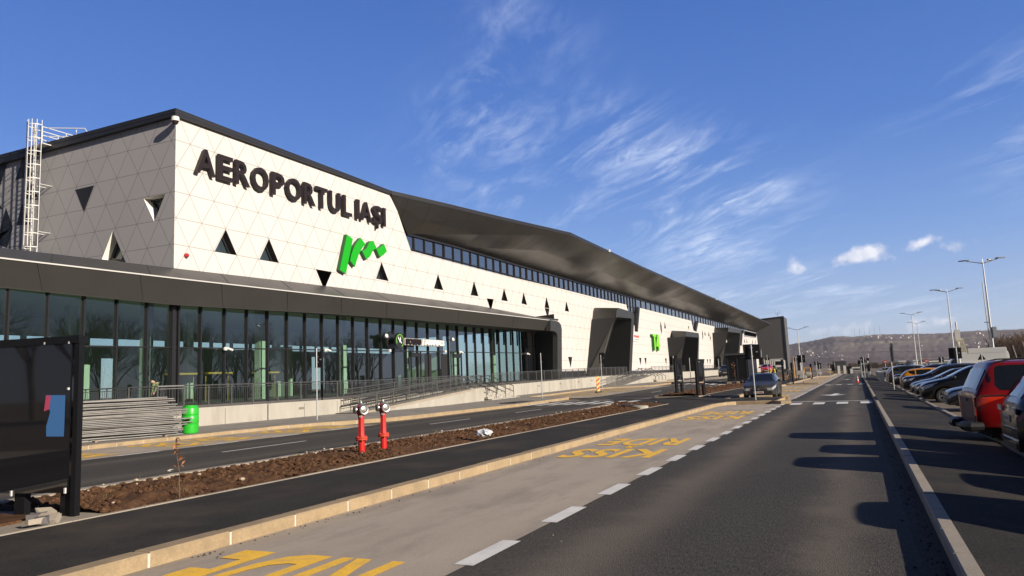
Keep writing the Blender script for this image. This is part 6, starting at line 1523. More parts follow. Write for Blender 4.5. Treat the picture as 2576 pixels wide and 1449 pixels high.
for (x, y) in spots:
    d = ray(x, y); a = math.atan2(d[0], d[1]); hd = math.hypot(d[0], d[1]); el = d[2] / hd; dd = 900
    while dd < RD and (hill_z(a, dd) - EYE) / dd < el: dd += 20
    t = h0 if first else copy_tree(h0); first = False
    t.location = (math.sin(a) * dd, math.cos(a) * dd, hill_z(a, dd) - 1); t.rotation_euler = (0, 0, rnd.random() * 3); s_ = rnd.uniform(.28, .55) * dd / 2600; t.scale = (s_, s_, s_)
    tag(t, 'tiny pale house scattered on the far brown hillside', 'house', 'houses on the far hill')
# masts on the ridge
for i, x in enumerate((2072, 2080, 2150, 2163, 2175, 2188, 2200, 2214)):
    d = ray(x, 840); a = math.atan2(d[0], d[1]); z = ridge_h(a); mb = MB(); P_ = Vector((math.sin(a) * RD, math.cos(a) * RD, z - 3)); mb.tube([P_, P_ + Vector((0, 0, (22 if i < 2 else 34)))], .45, 4); thing_mesh(mb, 'radio_mast', mat('mast_grey', (.25, .25, .27), .8), 'hairline radio mast on the hill ridge', 'mast', 'masts on the hill ridge')
# low far buildings beyond the car park
def blk(p0, p1, Y, dep, m, label, roofm=None, win=True):
    a = PYc(*p0, Y); b = PYc(*p1, Y); t = empty('warehouse', (0, 0, 0), label=label, cat='building')
    mb = MB(); mb.box(((a.x + b.x) / 2, Y + dep / 2, a.z / 2), (abs(b.x - a.x), dep, a.z)); mb.build('wall', m, t)
    mb = MB(); mb.box(((a.x + b.x) / 2, Y + dep / 2, a.z + .2), (abs(b.x - a.x) + .6, dep + .6, .5)); mb.build('roof', roofm or M_wht, t)
    if win:
        n = max(2, int(abs(b.x - a.x) / 5))
        for k in range(n): mb = MB(); mb.box((a.x + (b.x - a.x) * (k + .5) / n, Y - .05, a.z * .5), (2.4, .12, a.z * .35)); mb.build('window', M_pane, t)
    return t
M_tanw = mat('tan_wall', (.34, .28, .21), .85); M_lw = mat('light_wall', (.55, .52, .46), .85)
blk(rq(1435, 750), rq(1610, 860), 420, 30, M_tanw, 'tan blocky building with pale roof left of the white hut beyond the parked cars')
blk(rq(1610, 800), rq(1785, 860), 400, 30, M_lw, 'low pale flat building right of the tan block')
blk(rq(1785, 735), rq(1905, 860), 380, 20, M_wht, 'small bright white building with rooftop lamps beyond the parked cars', win=False)
blk(rq(2020, 785), rq(2420, 880), 400, 25, M_tanw, 'long low tan building behind the second no entry sign')
blk(rw(60, 1015), rw(560, 1080), 340, 20, M_lw, 'long low shed with bright roof behind the white van', roofm=mat('bright_roof', (.8, .78, .7), .6))
blk(rv(2320, 550), rv(2500, 610), 420, 20, M_lw, 'low pale sheds beyond the road end left of the yellow barrier')
blk(rq(325, 905), rq(540, 960), 330, 15, M_wht, 'white containers and sheds beyond the road end right of the dark cabinet')
wood('scrub_line', -10, 520, 160, 480, 420, 3.6, 16, M_wood, 'grey brown line of scrub and bare trees at the foot of the hill', 14, 3)
# rubble, sacks and fences on the earth heaps
for i, (p, s, lb) in enumerate(((rv(1800, 605), .5, 'leaning grey mesh fence panel lying on the earth heap'), (rv(1975, 625), .35, 'grey rubbish sack standing by the far pavement'), (rv(1860, 675), .5, 'crumpled white sheet on the earth heap behind the square sign'), (rv(2185, 612), .3, 'white sack lying by the far sign pole'))):
    a = PYc(*p, 112); mb = MB(); rnd = random.Random(i); vs = [Vector((a.x + u * s * rnd.uniform(.8, 1.2), 112 + v * .4, a.z + w * s * rnd.uniform(.5, .8))) for u in (-1, 1) for v in (-1, 1) for w in (-1, 1)]
    mb.add(vs, [[0,1,3,2],[4,6,7,5],[0,4,5,1],[2,3,7,6],[0,2,6,4],[1,5,7,3]]); thing_mesh(mb, ['fence_panel', 'rubbish_sack', 'plastic_sheet', 'rubbish_sack'][i], mat('pale_rubbish', (.42, .41, .39) if i else (.42, .41, .39), .7), lb, ['fence panel', 'sack', 'sheet', 'sack'][i], bevel=.08)
for i, (xx, z) in enumerate(((1660, 290), (1880, 515))):
    a = PYc(*rv(xx, z), 120); mb = MB()
    if i == 0: mb.tube([(a.x, 120, .2), (a.x, 120, a.z)], .09, 6)
    else: b = PYc(*rv(2010, 505), 120); mb.tube([(a.x, 120, a.z), (b.x, 120, b.z)], .08, 6); mb.tube([(a.x, 120, .2), (a.x, 120, a.z)], .07, 6); mb.tube([(b.x, 120, .2), (b.x, 120, b.z)], .07, 6)
    thing_mesh(mb, 'site_post' if i == 0 else 'site_rail', mat('site_orange', (.55, .28, .06), .7), ['tall thin orange post beside the square sign backs', 'yellow tubular site rail over the earth heap'][i], 'post' if i == 0 else 'rail')

# ------------------------------------------------------------------ people
def person(loc, rz, label, h=1.75, joints=None, cloth=None, top=None, skin=None, shoes=None, hat=False, arms='phone'):
    """one continuous body; hair and clothing are its children"""
    k = h / 1.75; t = empty('person', loc, rz=rz, label=label, cat='person')
    # local frame: faces -Y
    J = {'pel': (0, 0, .95), 'wa': (0, .01, 1.10), 'ch': (0, .0, 1.33), 'nk': (0, -.01, 1.47), 'hd': (0, -.045, 1.60), 'ht': (0, -.03, 1.72),
         'lh': (.10, 0, .92), 'lk': (.12, -.03, .50), 'la': (.12, .02, .09), 'lt': (.13, -.15, .035), 'rh': (-.10, 0, .92), 'rk': (-.10, .01, .50), 'ra': (-.10, .07, .09), 'rt': (-.11, -.10, .035),
         'ls': (.19, .0, 1.42), 'rs': (-.19, .0, 1.42)}
    if arms == 'phone': J.update({'le': (.25, -.06, 1.15), 'lw': (.12, -.27, 1.20), 'lf': (.06, -.30, 1.24), 're': (-.25, .02, 1.14), 'rw': (-.24, -.06, .92), 'rf': (-.23, -.09, .83)})
    elif arms == 'bend': J.update({'ch': (0, -.20, 1.22), 'nk': (0, -.36, 1.27), 'hd': (0, -.48, 1.28), 'ht': (0, -.60, 1.30), 'wa': (0, -.05, 1.08), 'ls': (.18, -.30, 1.26), 'rs': (-.18, -.30, 1.26), 'le': (.22, -.36, 1.0), 'lw': (.15, -.42, .80), 'lf': (.13, -.45, .72), 're': (-.22, -.36, 1.0), 'rw': (-.15, -.42, .80), 'rf': (-.13, -.45, .72)})
    else: J.update({'le': (.25, .0, 1.14), 'lw': (.26, -.04, .90), 'lf': (.25, -.06, .82), 're': (-.25, .02, 1.14), 'rw': (-.26, -.04, .90), 'rf': (-.25, -.06, .82)})
    def limb(mb, names, rads, n=10):
        pts = [Vector(J[a]) * k for a in names]; fine = []; fr_ = []
        for i in range(len(pts) - 1):
            for q in range(4): fine.append(pts[i].lerp(pts[i + 1], q / 4)); fr_.append((rads[i] + (rads[i + 1] - rads[i]) * q / 4) * k)
        fine.append(pts[-1]); fr_.append(rads[-1] * k); mb.tube(fine, fr_, n)
    def torso(mb, s=1.0, lo='pel', z_lo=-.10):
        rows = []
        for (nm, w, d, dz) in (('pel', .165, .115, z_lo), ('pel', .175, .12, 0), ('wa', .15, .105, 0), ('ch', .19, .125, 0), ('ch', .195, .12, .06), ('nk', .12, .085, -.035), ('nk', .062, .06, 0)):
            c = Vector(J[nm]) * k + Vector((0, 0, dz * k)); rows.append([c + Vector((w * s * k * math.cos(2 * math.pi * q / 16), d * s * k * math.sin(2 * math.pi * q / 16), 0)) for q in range(16)])
        mb.grid(rows, close=True)
    # body: torso, limbs, head in one remeshed surface
    mb = MB(); torso(mb, .96)
    limb(mb, ('nk', 'hd'), (.058, .055)); 
    for s in 'lr': limb(mb, (s + 'h', s + 'k', s + 'a'), (.088, .058, .042)); limb(mb, (s + 'a', s + 't'), (.045, .036)); limb(mb, (s + 's', s + 'e', s + 'w'), (.055, .043, .030)); limb(mb, (s + 'w', s + 'f'), (.034, .030), 8)
    hc = Vector(J['hd']) * k + Vector((0, 0, .03)); hd_ = (Vector(J['ht']) - Vector(J['nk'])).normalized()
    rot = Vector((0, 0, 1)).rotation_difference(hd_).to_matrix().to_4x4()
    H4 = Matrix.Translation(hc) @ rot
    mb.lathe([(.01, -.115), (.045, -.10), (.066, -.06), (.078, 0), (.079, .05), (.06, .095), (.02, .118)], 14, H4)
    mb.lathe([(.004, 0), (.012, .012), (.014, .03), (.006, .05)], 6, H4 @ Matrix.Translation((0, -.078, -.02)))      # nose
    for s in (-1, 1): mb.lathe([(.006, -.02), (.016, 0), (.014, .02), (.005, .032)], 6, H4 @ Matrix.Translation((s * .078, .005, -.005)))
    for s, J0 in (('l', 1), ('r', -1)):   # four fingers and a thumb
        w = Vector(J[s + 'w']) * k; f_ = Vector(J[s + 'f']) * k; d = (f_ - w).normalized(); a = d.orthogonal().normalized()
        for q in range(4): o_ = f_ + a * (q - 1.5) * .018 * k; mb.tube([o_ - d * .02, o_ + d * .035 * (1 - .1 * abs(q - 1)), o_ + d * .06 + Vector((0, -.015, -.01))], [.009, .0085, .007], 5)
        mb.tube([w + d * .03 + a * .03, w + d * .06 + a * .05, w + d * .09 + a * .045], [.011, .010, .008], 5)
    body = mb.build('body', skin or M_skin, t)
    rm = body.modifiers.new('r', 'REMESH'); rm.mode = 'VOXEL'; rm.voxel_size = .011 * k; rm.use_smooth_shade = True
    # trousers
    mb = MB()
    for s in 'lr': limb(mb, (s + 'h', s + 'k', s + 'a'), (.108, .078, .066))
    rows = []
    for (dz, w, d) in ((-.13, .15, .115), (-.04, .178, .125), (.06, .17, .12)): rows.append([Vector(J['pel']) * k + Vector((w * k * math.cos(2 * math.pi * q / 16), d * k * math.sin(2 * math.pi * q / 16), dz * k)) for q in range(16)])
    mb.grid(rows, close=True); o = mb.build('trousers', cloth or M_navy, t, smooth=True)
    # jacket
    mb = MB(); torso(mb, 1.2, z_lo=-.16)
    for s in 'lr': limb(mb, (s + 's', s + 'e', s + 'w'), (.082, .062, .048))
    jk = mb.build('jacket', top or M_jblack, t, smooth=True); rm = jk.modifiers.new('r', 'REMESH'); rm.mode = 'VOXEL'; rm.voxel_size = .016; rm.use_smooth_shade = True
    mb = MB(); mb.lathe([(.083, -.01), (.087, .03), (.084, .07), (.06, .112), (.01, .13)], 14, H4 @ Matrix.Translation((0, .012, 0))); mb.build('cap' if hat else 'hair', (hat if hat and hat is not True else M_hair), t, smooth=True)
    mb = MB()
    for s in 'lr': limb(mb, (s + 'a', s + 't'), (.056, .048)); mb.lathe([(.05 * k, .0), (.055 * k, .05), (.05 * k, .1)], 10, Matrix.Translation(Vector((J[s + 'a'][0], J[s + 'a'][1], 0)) * k))
    mb.build('shoe', shoes or M_shoe, t, smooth=True)
    if arms == 'phone':
        mb = MB(); mb.box(Vector((.04, -.345, 1.28)) * k, (.07, .012, .14)); mb.build('phone', M_panel, t)
    return t
M_skin = mat('skin', (.50, .30, .22), .6); M_navy = mat('dark_trousers', (.018, .020, .028), .85); M_jblack = mat('black_jacket', (.008, .008, .010), .7); M_hair = mat('dark_hair', (.03, .02, .015), .8); M_shoe = mat('pale_shoe', (.45, .43, .42), .7)
b = G0(*rv(1610, 838), .02); hh = PYc(*rv(1600, 497), b.y).z - b.z
person((b.x, b.y, .14), R_(40), 'man in black jacket standing on the left pavement, looking down at a phone', h=min(2.0, hh - .1))
M_hv = mat('hi_vis', (.70, .75, .05), .6)
a = PYc(*rv(1245, 540), 116)
person((a.x, 116, zg(a.x, 116)), R_(0), 'worker in yellow hi vis jacket beside the far red van', h=2.1, arms='down', top=M_hv, shoes=M_jblack)
person((-30.6, 25.6, zt(25) + .05), R_(-60), 'worker in olive shirt bending over behind the railing above the green barrel', arms='bend', top=mat('olive_shirt', (.16, .20, .09), .8), hat=mat('cap_dark', (.05, .07, .04), .8), shoes=M_jblack)

# dry weeds and litter on the soil strip
rnd = random.Random(44); mb = MB()
for i in range(34):
    y = 7 + 31 * rnd.random() ** 1.3; x = rnd.choice([rnd.uniform(-11.6, -11.0), rnd.uniform(-9.4, -8.95), rnd.uniform(-11.3, -9.2)]); z = zg(x, y) + .16
    for k in range(rnd.randint(5, 12)):
        a = rnd.random() * 6.28; l = rnd.uniform(.04, .13); e = Vector((math.cos(a) * l * .5, math.sin(a) * l * .5, l)); o = Vector((x + rnd.uniform(-.03, .03), y + rnd.uniform(-.03, .03), z)); w = Vector((-math.sin(a), math.cos(a), 0)) * .004
        mb.add([o - w, o + w, o + e], [[0, 1, 2]])
o = mb.build('dry_weeds', mat('dry_straw', (.22, .18, .07), .9, var=.4, vscale=6), None, fixn=False); o['kind'] = 'stuff'; tag(o, 'sparse dry weeds sprouting from the soil strip', 'weeds')
for i, (x, y) in enumerate(((-10.6, 13.2), (-9.3, 19.5), (-11.2, 9.6))):
    c = Vector((x, y, .26)); vs = [c + Vector((rnd.uniform(-.07, .07), rnd.uniform(-.07, .07), rnd.uniform(0, .05))) for _ in range(5)]
    mb = MB(); mb.add(vs, [[0,1,2],[0,2,3],[0,3,4],[1,2,4]]); thing_mesh(mb, 'paper_scrap', mat('paper', (.55, .52, .47), .8), ['pale paper scrap on the soil just before the hydrants', 'pale paper scrap on the soil between hydrants and plastic bag', 'pale paper scrap on the soil left of the hydrants near the sapling'][i], 'litter')
# ------------------------------------------------------------------ vehicles
def paint(name, col, rough=.3, coat=.45, dirt=None, metal=.0): return mat(name, col, rough, metal, spec=.3, coat=coat, dirt=dirt, dscale=1.2, damt=.5, var=.03 if dirt else 0)
M_tyre = mat('tyre', (.016, .016, .017), .85, bump=.2, bscale=40); M_under = mat('underbody', (.006, .006, .006), .9)
M_rim = mat('rim', (.45, .45, .46), .3, metal=.8); M_rimd = mat('rim_dark', (.10, .10, .11), .4, metal=.6); M_cglass = mat('car_glass', (.008, .009, .010), .03, spec=.5)
M_lamp = mat('headlamp', (.50, .52, .55), .08, spec=1.0, metal=.3); M_tail = mat('tail_lamp', (.26, .008, .006), .15, spec=.8); M_amber = mat('amber_lamp', (.60, .12, .01), .2)
M_plast = mat('black_plastic', (.018, .018, .019), .55); M_chrome = mat('chrome', (.65, .65, .66), .12, metal=1.0); M_plate = mat('plate_white', (.62, .62, .60), .4); M_ptext = mat('plate_text', (.02, .02, .02), .5); M_ptextr = mat('plate_text_red', (.45, .03, .03), .5)
def pl(tab, x):
    """piecewise linear lookup, tab sorted by falling x"""
    if x >= tab[0][0]: return tab[0][1]
    for (x0, v0), (x1, v1) in zip(tab[:-1], tab[1:]):
        if x >= x1: return v0 + (v1 - v0) * (x - x0) / (x1 - x0)
    return tab[-1][1]
def smooth_tab(tab, n=1):
    for _ in range(n):
        o = [tab[0]]
        for a, b in zip(tab[:-1], tab[1:]): o += [(a[0] * .75 + b[0] * .25, a[1] * .75 + b[1] * .25), (a[0] * .25 + b[0] * .75, a[1] * .25 + b[1] * .75)]
        tab = o + [tab[-1]]
    return tab
CARS = dict(
 hatch=dict(L=4.26, W=1.80, top=[(2.13,.66),(2.10,.72),(1.95,.80),(1.55,.90),(1.02,1.00),(.30,1.36),(.05,1.43),(-.5,1.46),(-1.2,1.43),(-1.65,1.36),(-2.0,1.06),(-2.08,.98),(-2.13,.86)], belt=[(2.13,.62),(1.95,.76),(1.0,.94),(-.5,.98),(-1.9,1.02),(-2.13,.82)], wf=1.36, wr=-1.26, wr_=.315, ws=(1.0,.12), rw=(-1.66,-2.02), sw=(.80,-1.62), roofw=.60),
 suv=dict(L=4.75, W=1.92, top=[(2.375,.84),(2.34,.93),(2.2,1.0),(1.7,1.04),(1.05,1.12),(.35,1.50),(.05,1.60),(-.6,1.67),(-1.4,1.65),(-1.95,1.56),(-2.25,1.16),(-2.32,1.06),(-2.375,.86)], belt=[(2.375,.80),(2.15,.90),(1.0,1.05),(-.5,1.08),(-2.1,1.14),(-2.375,.82)], wf=1.46, wr=-1.42, wr_=.37, ws=(1.03,.12), rw=(-1.98,-2.26), sw=(.82,-1.98), roofw=.64),
 sedan=dict(L=4.70, W=1.84, top=[(2.35,.64),(2.32,.74),(2.15,.82),(1.6,.92),(1.0,.99),(.2,1.36),(-.1,1.42),(-.6,1.44),(-1.1,1.38),(-1.75,1.08),(-1.95,1.05),(-2.3,1.02),(-2.35,.84)], belt=[(2.35,.60),(2.1,.78),(1.0,.93),(-.5,.96),(-1.9,1.0),(-2.35,.82)], wf=1.44, wr=-1.38, wr_=.325, ws=(.98,.0), rw=(-1.12,-1.72), sw=(.80,-1.45), roofw=.58),
 mpv=dict(L=4.40, W=1.80, top=[(2.2,.72),(2.17,.82),(2.0,.92),(1.6,1.01),(1.15,1.10),(.45,1.48),(.15,1.57),(-.5,1.64),(-1.4,1.62),(-1.85,1.54),(-2.1,1.12),(-2.16,1.02),(-2.2,.84)], belt=[(2.2,.68),(2.0,.86),(1.1,1.02),(-.5,1.04),(-2.0,1.08),(-2.2,.80)], wf=1.38, wr=-1.30, wr_=.325, ws=(1.13,.22), rw=(-1.88,-2.1), sw=(.92,-1.86), roofw=.62),
 pickup=dict(L=5.0, W=1.80, top=[(2.5,.82),(2.46,.95),(2.3,1.02),(1.7,1.10),(1.2,1.16),(.55,1.60),(.25,1.70),(-.4,1.73),(-1.2,1.76),(-2.0,1.77),(-2.17,1.745),(-2.24,1.60),(-2.33,1.42),(-2.45,1.17),(-2.485,1.13),(-2.5,1.02)], belt=[(2.5,.78),(2.3,.98),(1.1,1.10),(-.5,1.12),(-2.35,1.14),(-2.47,1.10),(-2.5,1.0)], wf=1.55, wr=-1.35, wr_=.375, ws=(1.18,.32), rw=(-2.23,-2.43), sw=(.95,-2.27), roofw=.71, sill=.42),
 van=dict(L=5.9, W=2.0, top=[(2.95,.80),(2.9,1.0),(2.6,1.15),(2.2,1.35),(1.6,2.10),(1.2,2.50),(.6,2.60),(-2.6,2.60),(-2.9,2.50),(-2.95,2.2)], belt=[(2.95,.76),(2.6,1.08),(2.1,1.28),(1.0,1.32),(-2.7,1.32),(-2.95,1.30)], wf=2.05, wr=-1.7, wr_=.34, ws=(2.15,1.55), rw=None, sw=(1.95,1.0), roofw=.86),
)
def car(kind, body, label, group=None, plate=None, plate_m=None, rails=False, rim=None, clad=False, chrome_sw=False, rear_plate=None, lamp=None, name='parked_car', cat='car', detail=True, emblem=False, W=None):
    s = dict(CARS[kind]); L_, W_ = s['L'], W or s['W']; hw = W_ / 2; top = smooth_tab(s['top'], 1); belt = smooth_tab(s['belt'], 1); rad = s['wr_'] + .055; rcz = s['wr_']; sill = s.get('sill', .24)
    t = empty(name, (0, 0, 0), label=label, cat=cat, group=group)
    def wid(x):
        u = (L_ / 2 - abs(x)); k = 1 - .20 * max(0, 1 - u / .5) ** 2.3; 
        if kind == 'pickup' and x < 0: k = 1 - .05 * max(0, 1 - u / .25) ** 2
        if kind == 'van': k = 1 - (.2 * max(0, 1 - u / .6) ** 2 if x > 0 else .02 * max(0, 1 - u / .2))
        return hw * k
    def zbot(x):
        z = sill + (.03 if abs(x) > L_ / 2 - .35 else 0)
        for w in (s['wf'], s['wr']):
            d = abs(x - w)
            if d < rad: z = max(z, rcz + math.sqrt(rad * rad - d * d))
        return z
    def ring(x):
        zb, zs, ztp, w = zbot(x), pl(belt, x), pl(top, x), wid(x); gh = ztp - zs; f = max(0.0, min(1.0, (gh - .08) / .25))
        rw_ = w * (.90 * (1 - f) + s['roofw'] * 1.22 * f) if kind != 'van' else w * .93
        zs = min(zs, ztp - .02); zm = min(zs - .02, zb + (zs - zb) * .45)
        P = [(w * .94, zb), (w * .985, zb + (zs - zb) * .15), (w, zm), (w * .998, zb + (zs - zb) * .80), (w * .975, zs - .015), (w * .955, zs + .01)]
        ze = ztp - (.075 * f + .035 * (1 - f)); P += [(w * .955 + (rw_ - w * .955) * .5, zs + (ze - zs) * .52), (rw_, ze), (rw_ * .88, ztp - .025), (rw_ * .5, ztp - .004), (0, ztp)]
        return P
    xs_ = set([L_ / 2 * q for q in (1, -1)])
    x = -L_ / 2
    while x < L_ / 2: xs_.add(round(x, 3)); x += .085
    for w in (s['wf'], s['wr']):
        for k in range(-9, 10): xs_.add(round(w + rad * math.sin(k * math.pi / 18) * .999, 4))
        xs_.add(w + rad + .003); xs_.add(w - rad - .003)
    for q in (.02, .05, .1): xs_.add(L_ / 2 - q); xs_.add(-L_ / 2 + q)
    xs_ = sorted(xs_, reverse=True)
    mb = MB(); rows = []
    for x in xs_:
        P = ring(x); rows.append([Vector((x, a, z)) for a, z in P] + [Vector((x, -a, z)) for a, z in reversed(P[:-1])])
    mb.grid(rows); mb.f.append(list(range(len(rows[0])))); mb.mi.append(0); nb = len(mb.v) - len(rows[0]); mb.f.append([nb + i for i in reversed(range(len(rows[0])))]); mb.mi.append(0)
    B = mb.build('body', body, t, smooth=True)
    def at(x, sp, side=1, off=0.0):
        P = ring(x); i = min(int(sp), len(P) - 2); f = sp - i; a = P[i]; b = P[i + 1]; y = a[0] + (b[0] - a[0]) * f; z = a[1] + (b[1] - a[1]) * f
        n = Vector((0, (b[1] - a[1]), -(b[0] - a[0]))); n = n.normalized() if n.length > 1e-6 else Vector((0, 1, 0)); 
        if n.y < 0 and sp < 7: n = -n
        p = Vector((x, y, z)) + n * off; p.y *= side; return p
    def patch(nm, m, x0, x1, s0, s1, side, off=.006, nx=8, nsx=5, shape=None, parent=None):
        rows = []
        for i in range(nx + 1):
            u = i / nx; xx = x0 + (x1 - x0) * u; a0, a1 = (s0, s1) if not shape else shape(u)
            rows.append([at(xx, a0 + (a1 - a0) * k / nsx, side, off) for k in range(nsx + 1)])
        mb = MB(); mb.grid(rows); return mb.build(nm, m, parent or t, smooth=True)
    # underbody and arches
    mb = MB(); mb.box((0, 0, .48), (L_ - .5, W_ - .46, .5)); mb.box((0, 0, .30), (s['wf'] - s['wr'] - .9, W_ - .22, .14)); mb.build('underbody', M_under, t)
    mb = MB()
    for w in (s['wf'], s['wr']):
        for sd_ in (-1, 1):
            rows = [[Vector((w + (rad - .002) * math.cos(a), sd_ * (hw * .955 - d), rcz + (rad - .002) * math.sin(a))) for a in [R_(-8 + 196 * k / 16) for k in range(17)]] for d in (0, .24)]; mb.grid(rows)
    mb.build('wheel_arch', M_under, t)
    if clad or kind in ('suv', 'pickup'):
        for w in (s['wf'], s['wr']):
            for sd_ in (-1, 1):
                rows = []
                for k in range(17):
                    a = R_(4 + 172 * k / 16); 
                    rows.append([Vector((w + r_ * math.cos(a), sd_ * (min(wid(w + r_ * math.cos(a)), hw) * .99 + .006), rcz + r_ * math.sin(a))) for r_ in (rad - .004, rad + .055)])
                mb = MB(); mb.grid(rows); mb.build('arch_trim', M_plast if clad or kind == 'suv' else body, t)
    # wheels
    for w in (s['wf'], s['wr']):
        for sd_ in (-1, 1):
            R = s['wr_']; wv = MB(); M4 = Matrix.Translation((w, sd_ * (hw - .13), R)) @ Matrix.Rotation(R_(-90 * sd_), 4, 'X')
            wv.lathe([(R * .62, -.10), (R * .93, -.11), (R, -.075), (R, .075), (R * .93, .11), (R * .66, .105), (R * .64, .08)], 28, M4, cap=False); ty = wv.build('wheel', M_tyre, t, smooth=True)
            rb = MB(); rb.lathe([(R * .66, .095), (R * .61, .085), (R * .58, .02), (R * .18, .03), (R * .16, .06), (.001, .06)], 28, M4, cap=False); 
            rimm = rim or M_rim; rb.build('rim', M_rimd, ty, smooth=True)
            sp = MB(); nspk = 5
            for k in range(nspk):
                for o in (-.13, .13):
                    a = 2 * math.pi * k / nspk + o; p0 = M4 @ Vector((R * .10 * math.cos(a), R * .10 * math.sin(a), .075)); p1 = M4 @ Vector((R * .62 * math.cos(a + o * .3), R * .62 * math.sin(a + o * .3), .09)); sp.bar(p0, p1, .022, .03, up=(0, sd_, 0))
            sp.lathe([(R * .62, .098), (R * .66, .10), (R * .67, .085)], 28, M4, cap=False); sp.lathe([(R * .17, .06), (R * .16, .085), (.001, .09)], 12, M4, cap=False); sp.build('spokes', rimm, ty)
    # glazing
    x0, x1 = s['sw']
    def shp(u):
        xx = x0 + (x1 - x0) * u; hi = 6.90
        lo = 5.12
        kk = .95 if kind == 'pickup' else .86
        if u > kk: k = (u - kk) / (1 - kk); lo = 5.12 + .9 * k ** 2
        if u < .10 and kind != 'pickup': hi = 6.0 + .9 * (u / .10)
        return lo, hi
    for sd_ in (-1, 1):
        cuts = [0, .44, .83, 1.0] if kind not in ('van', 'pickup') else ([0, 1.0] if kind == 'van' else [0, .30, .545, .56 + .44])
        if kind == 'pickup': cuts = [0, .27, .50, 1.0]
        for a, b in zip(cuts[:-1], cuts[1:]):
            g_ = .014
            def sh2(u, a=a, b=b): return shp(a + (b - a) * u)
            patch('side_window', M_cglass, x0 + (x1 - x0) * (a + g_), x0 + (x1 - x0) * (b - g_), 0, 0, sd_, .005, 8, 6, sh2)
        if chrome_sw:
            mb = MB(); pts = [at(x0 + (x1 - x0) * u, shp(u)[0] - .08, sd_, .010) for u in [k / 14 for k in range(15)]]; pts2 = [at(x0 + (x1 - x0) * u, shp(u)[1] + .04, sd_, .010) for u in [k / 14 for k in range(14, -1, -1)]]
            pp_ = pts + pts2 + [pts[0]]
            for a, b in zip(pp_[:-1], pp_[1:]): mb.bar(a, b, .016)
            mb.build('window_trim', M_chrome, t)
    def topglass(nm, xa, xb_, inset, m):
        rows = []
        for i in range(9):
            xx = xa + (xb_ - xa) * i / 8; P = ring(xx); yy = P[7][0] * inset; ze, zt__ = P[7][1], P[10][1]
            def zat(y):
                y = abs(y); 
                for (ya, za), (yb, zb) in zip(P[7:-1], P[8:]):
                    if y >= yb: return za + (zb - za) * ((ya - y) / max(1e-6, ya - yb))
                return P[-1][1]
            rows.append([Vector((xx + (.012 if xa > 0 else -.012), -yy + 2 * yy * k / 10, zat(-yy + 2 * yy * k / 10) + .007)) for k in range(11)])
        mb = MB(); mb.grid(rows); return mb.build(nm, m, t, smooth=True)
    topglass('windscreen', s['ws'][0], s['ws'][1], .90, M_cglass)
    if s['rw']: topglass('rear_window', s['rw'][0], s['rw'][1], .90, M_cglass)
    if not detail: 
        return t
    # lamps
    for sd_ in (-1, 1):
        lx = L_ / 2
        def hl(u): return (2.6 + .45 * u, 4.1 - .55 * u)
        patch('headlight', lamp or M_lamp, lx - .01, lx - .62, 0, 0, sd_, .008, 8, 4, hl)
        if lx > 1:
            zz_ = pl(top, lx) - (.10 if kind != 'van' else -.1); mb = MB(); mb.box((lx - .002, sd_ * (wid(lx) - .18), zz_ + .005), (.03, .34, .15)); mb.build('headlight', lamp or M_lamp, t, bevel=.012)
        if kind == 'pickup':
            def tl(u): return (2.55 + .75 * u ** 1.4, 3.80 - .35 * u ** 2)
            patch('tail_light', mat('tail_orange_red', (.55, .03, .006), .15, spec=.8), -lx + .02, -lx + .50, 0, 0, sd_, .010, 10, 5, tl); mb = MB(); mb.box((-lx - .006, sd_ * .78, .86), (.02, .15, .36)); mb.build('tail_light', mat('tail_orange_red', (.70, .05, .008), .15, spec=.8), t, bevel=.005); patch('indicator', M_amber, -lx + .04, -lx + .16, 3.3, 3.75, sd_, .014, 4, 3)
        else: patch('tail_light', M_tail, -lx + .02, -lx + .42, 0, 0, sd_, .008, 6, 4, lambda u: (3.1 + .3 * u, 3.95 - .2 * u))
        # door seams
        mb = MB()
        for xx in ((s['ws'][0] - .12), (x0 + x1) / 2 + (.05 if kind != 'pickup' else .45), s['wr'] + .42 if kind != 'pickup' else -.62):
            pts = [at(xx + (0 if q < 5 else 0), q, sd_, .003) for q in (.3, 1, 2, 3, 4, 4.95)]
            for a, b in zip(pts[:-1], pts[1:]): mb.bar(a, b, .010, .006, up=(0, 1, 0))
        a_ = [at(xx, .35, sd_, .003) for xx in (s['wf'] - .5, s['wr'] + .5)]; mb.bar(a_[0], a_[1], .01, .006, up=(0, 1, 0)); mb.build('door_seam', M_under, t)
        if kind != 'van':
            for xx in (.15, -.85): 
                if kind == 'pickup': xx += .35
                mb = MB(); p = at(xx, 3.55, sd_, .03); mb.bar(p - Vector((.1, 0, 0)), p + Vector((.1, 0, 0)), .03, .035); mb.build('door_handle', M_chrome if chrome_sw else body, t)
        p = at(s['ws'][0] - .18, 5.0, sd_, .0); mb = MB(); c = p + Vector((.02, sd_ * .12, .06)); mb.bar(p, c, .03, .05)
        M4 = Matrix.Translation(c + Vector((0, sd_ * .06, .02))) @ Matrix.Diagonal((.085, .11, .075, 1)); 
        mb.lathe([(.01, -1), (.6, -.8), (.95, -.3), (1, .2), (.75, .75), (.01, 1)], 10, M4, cap=False); mb.build('mirror', body if kind != 'pickup' else M_plast, t, smooth=True)
        if rails:
            mb = MB(); xa, xb_ = (.0, s['rw'][0] + .15 if s['rw'] else -1); pts = [Vector((xx, sd_ * (ring(xx)[7][0] * .93), ring(xx)[8][1] + (.05 if 0 < k < 6 else -.01))) for k, xx in enumerate([xa + (xb_ - xa) * k / 6 for k in range(7)])]; mb.tube(pts, .018, 6); mb.tube([pts[3], pts[3] - Vector((0, 0, .07))], .015, 5); mb.build('roof_rail', M_plast if rails == 2 else M_chrome, t)
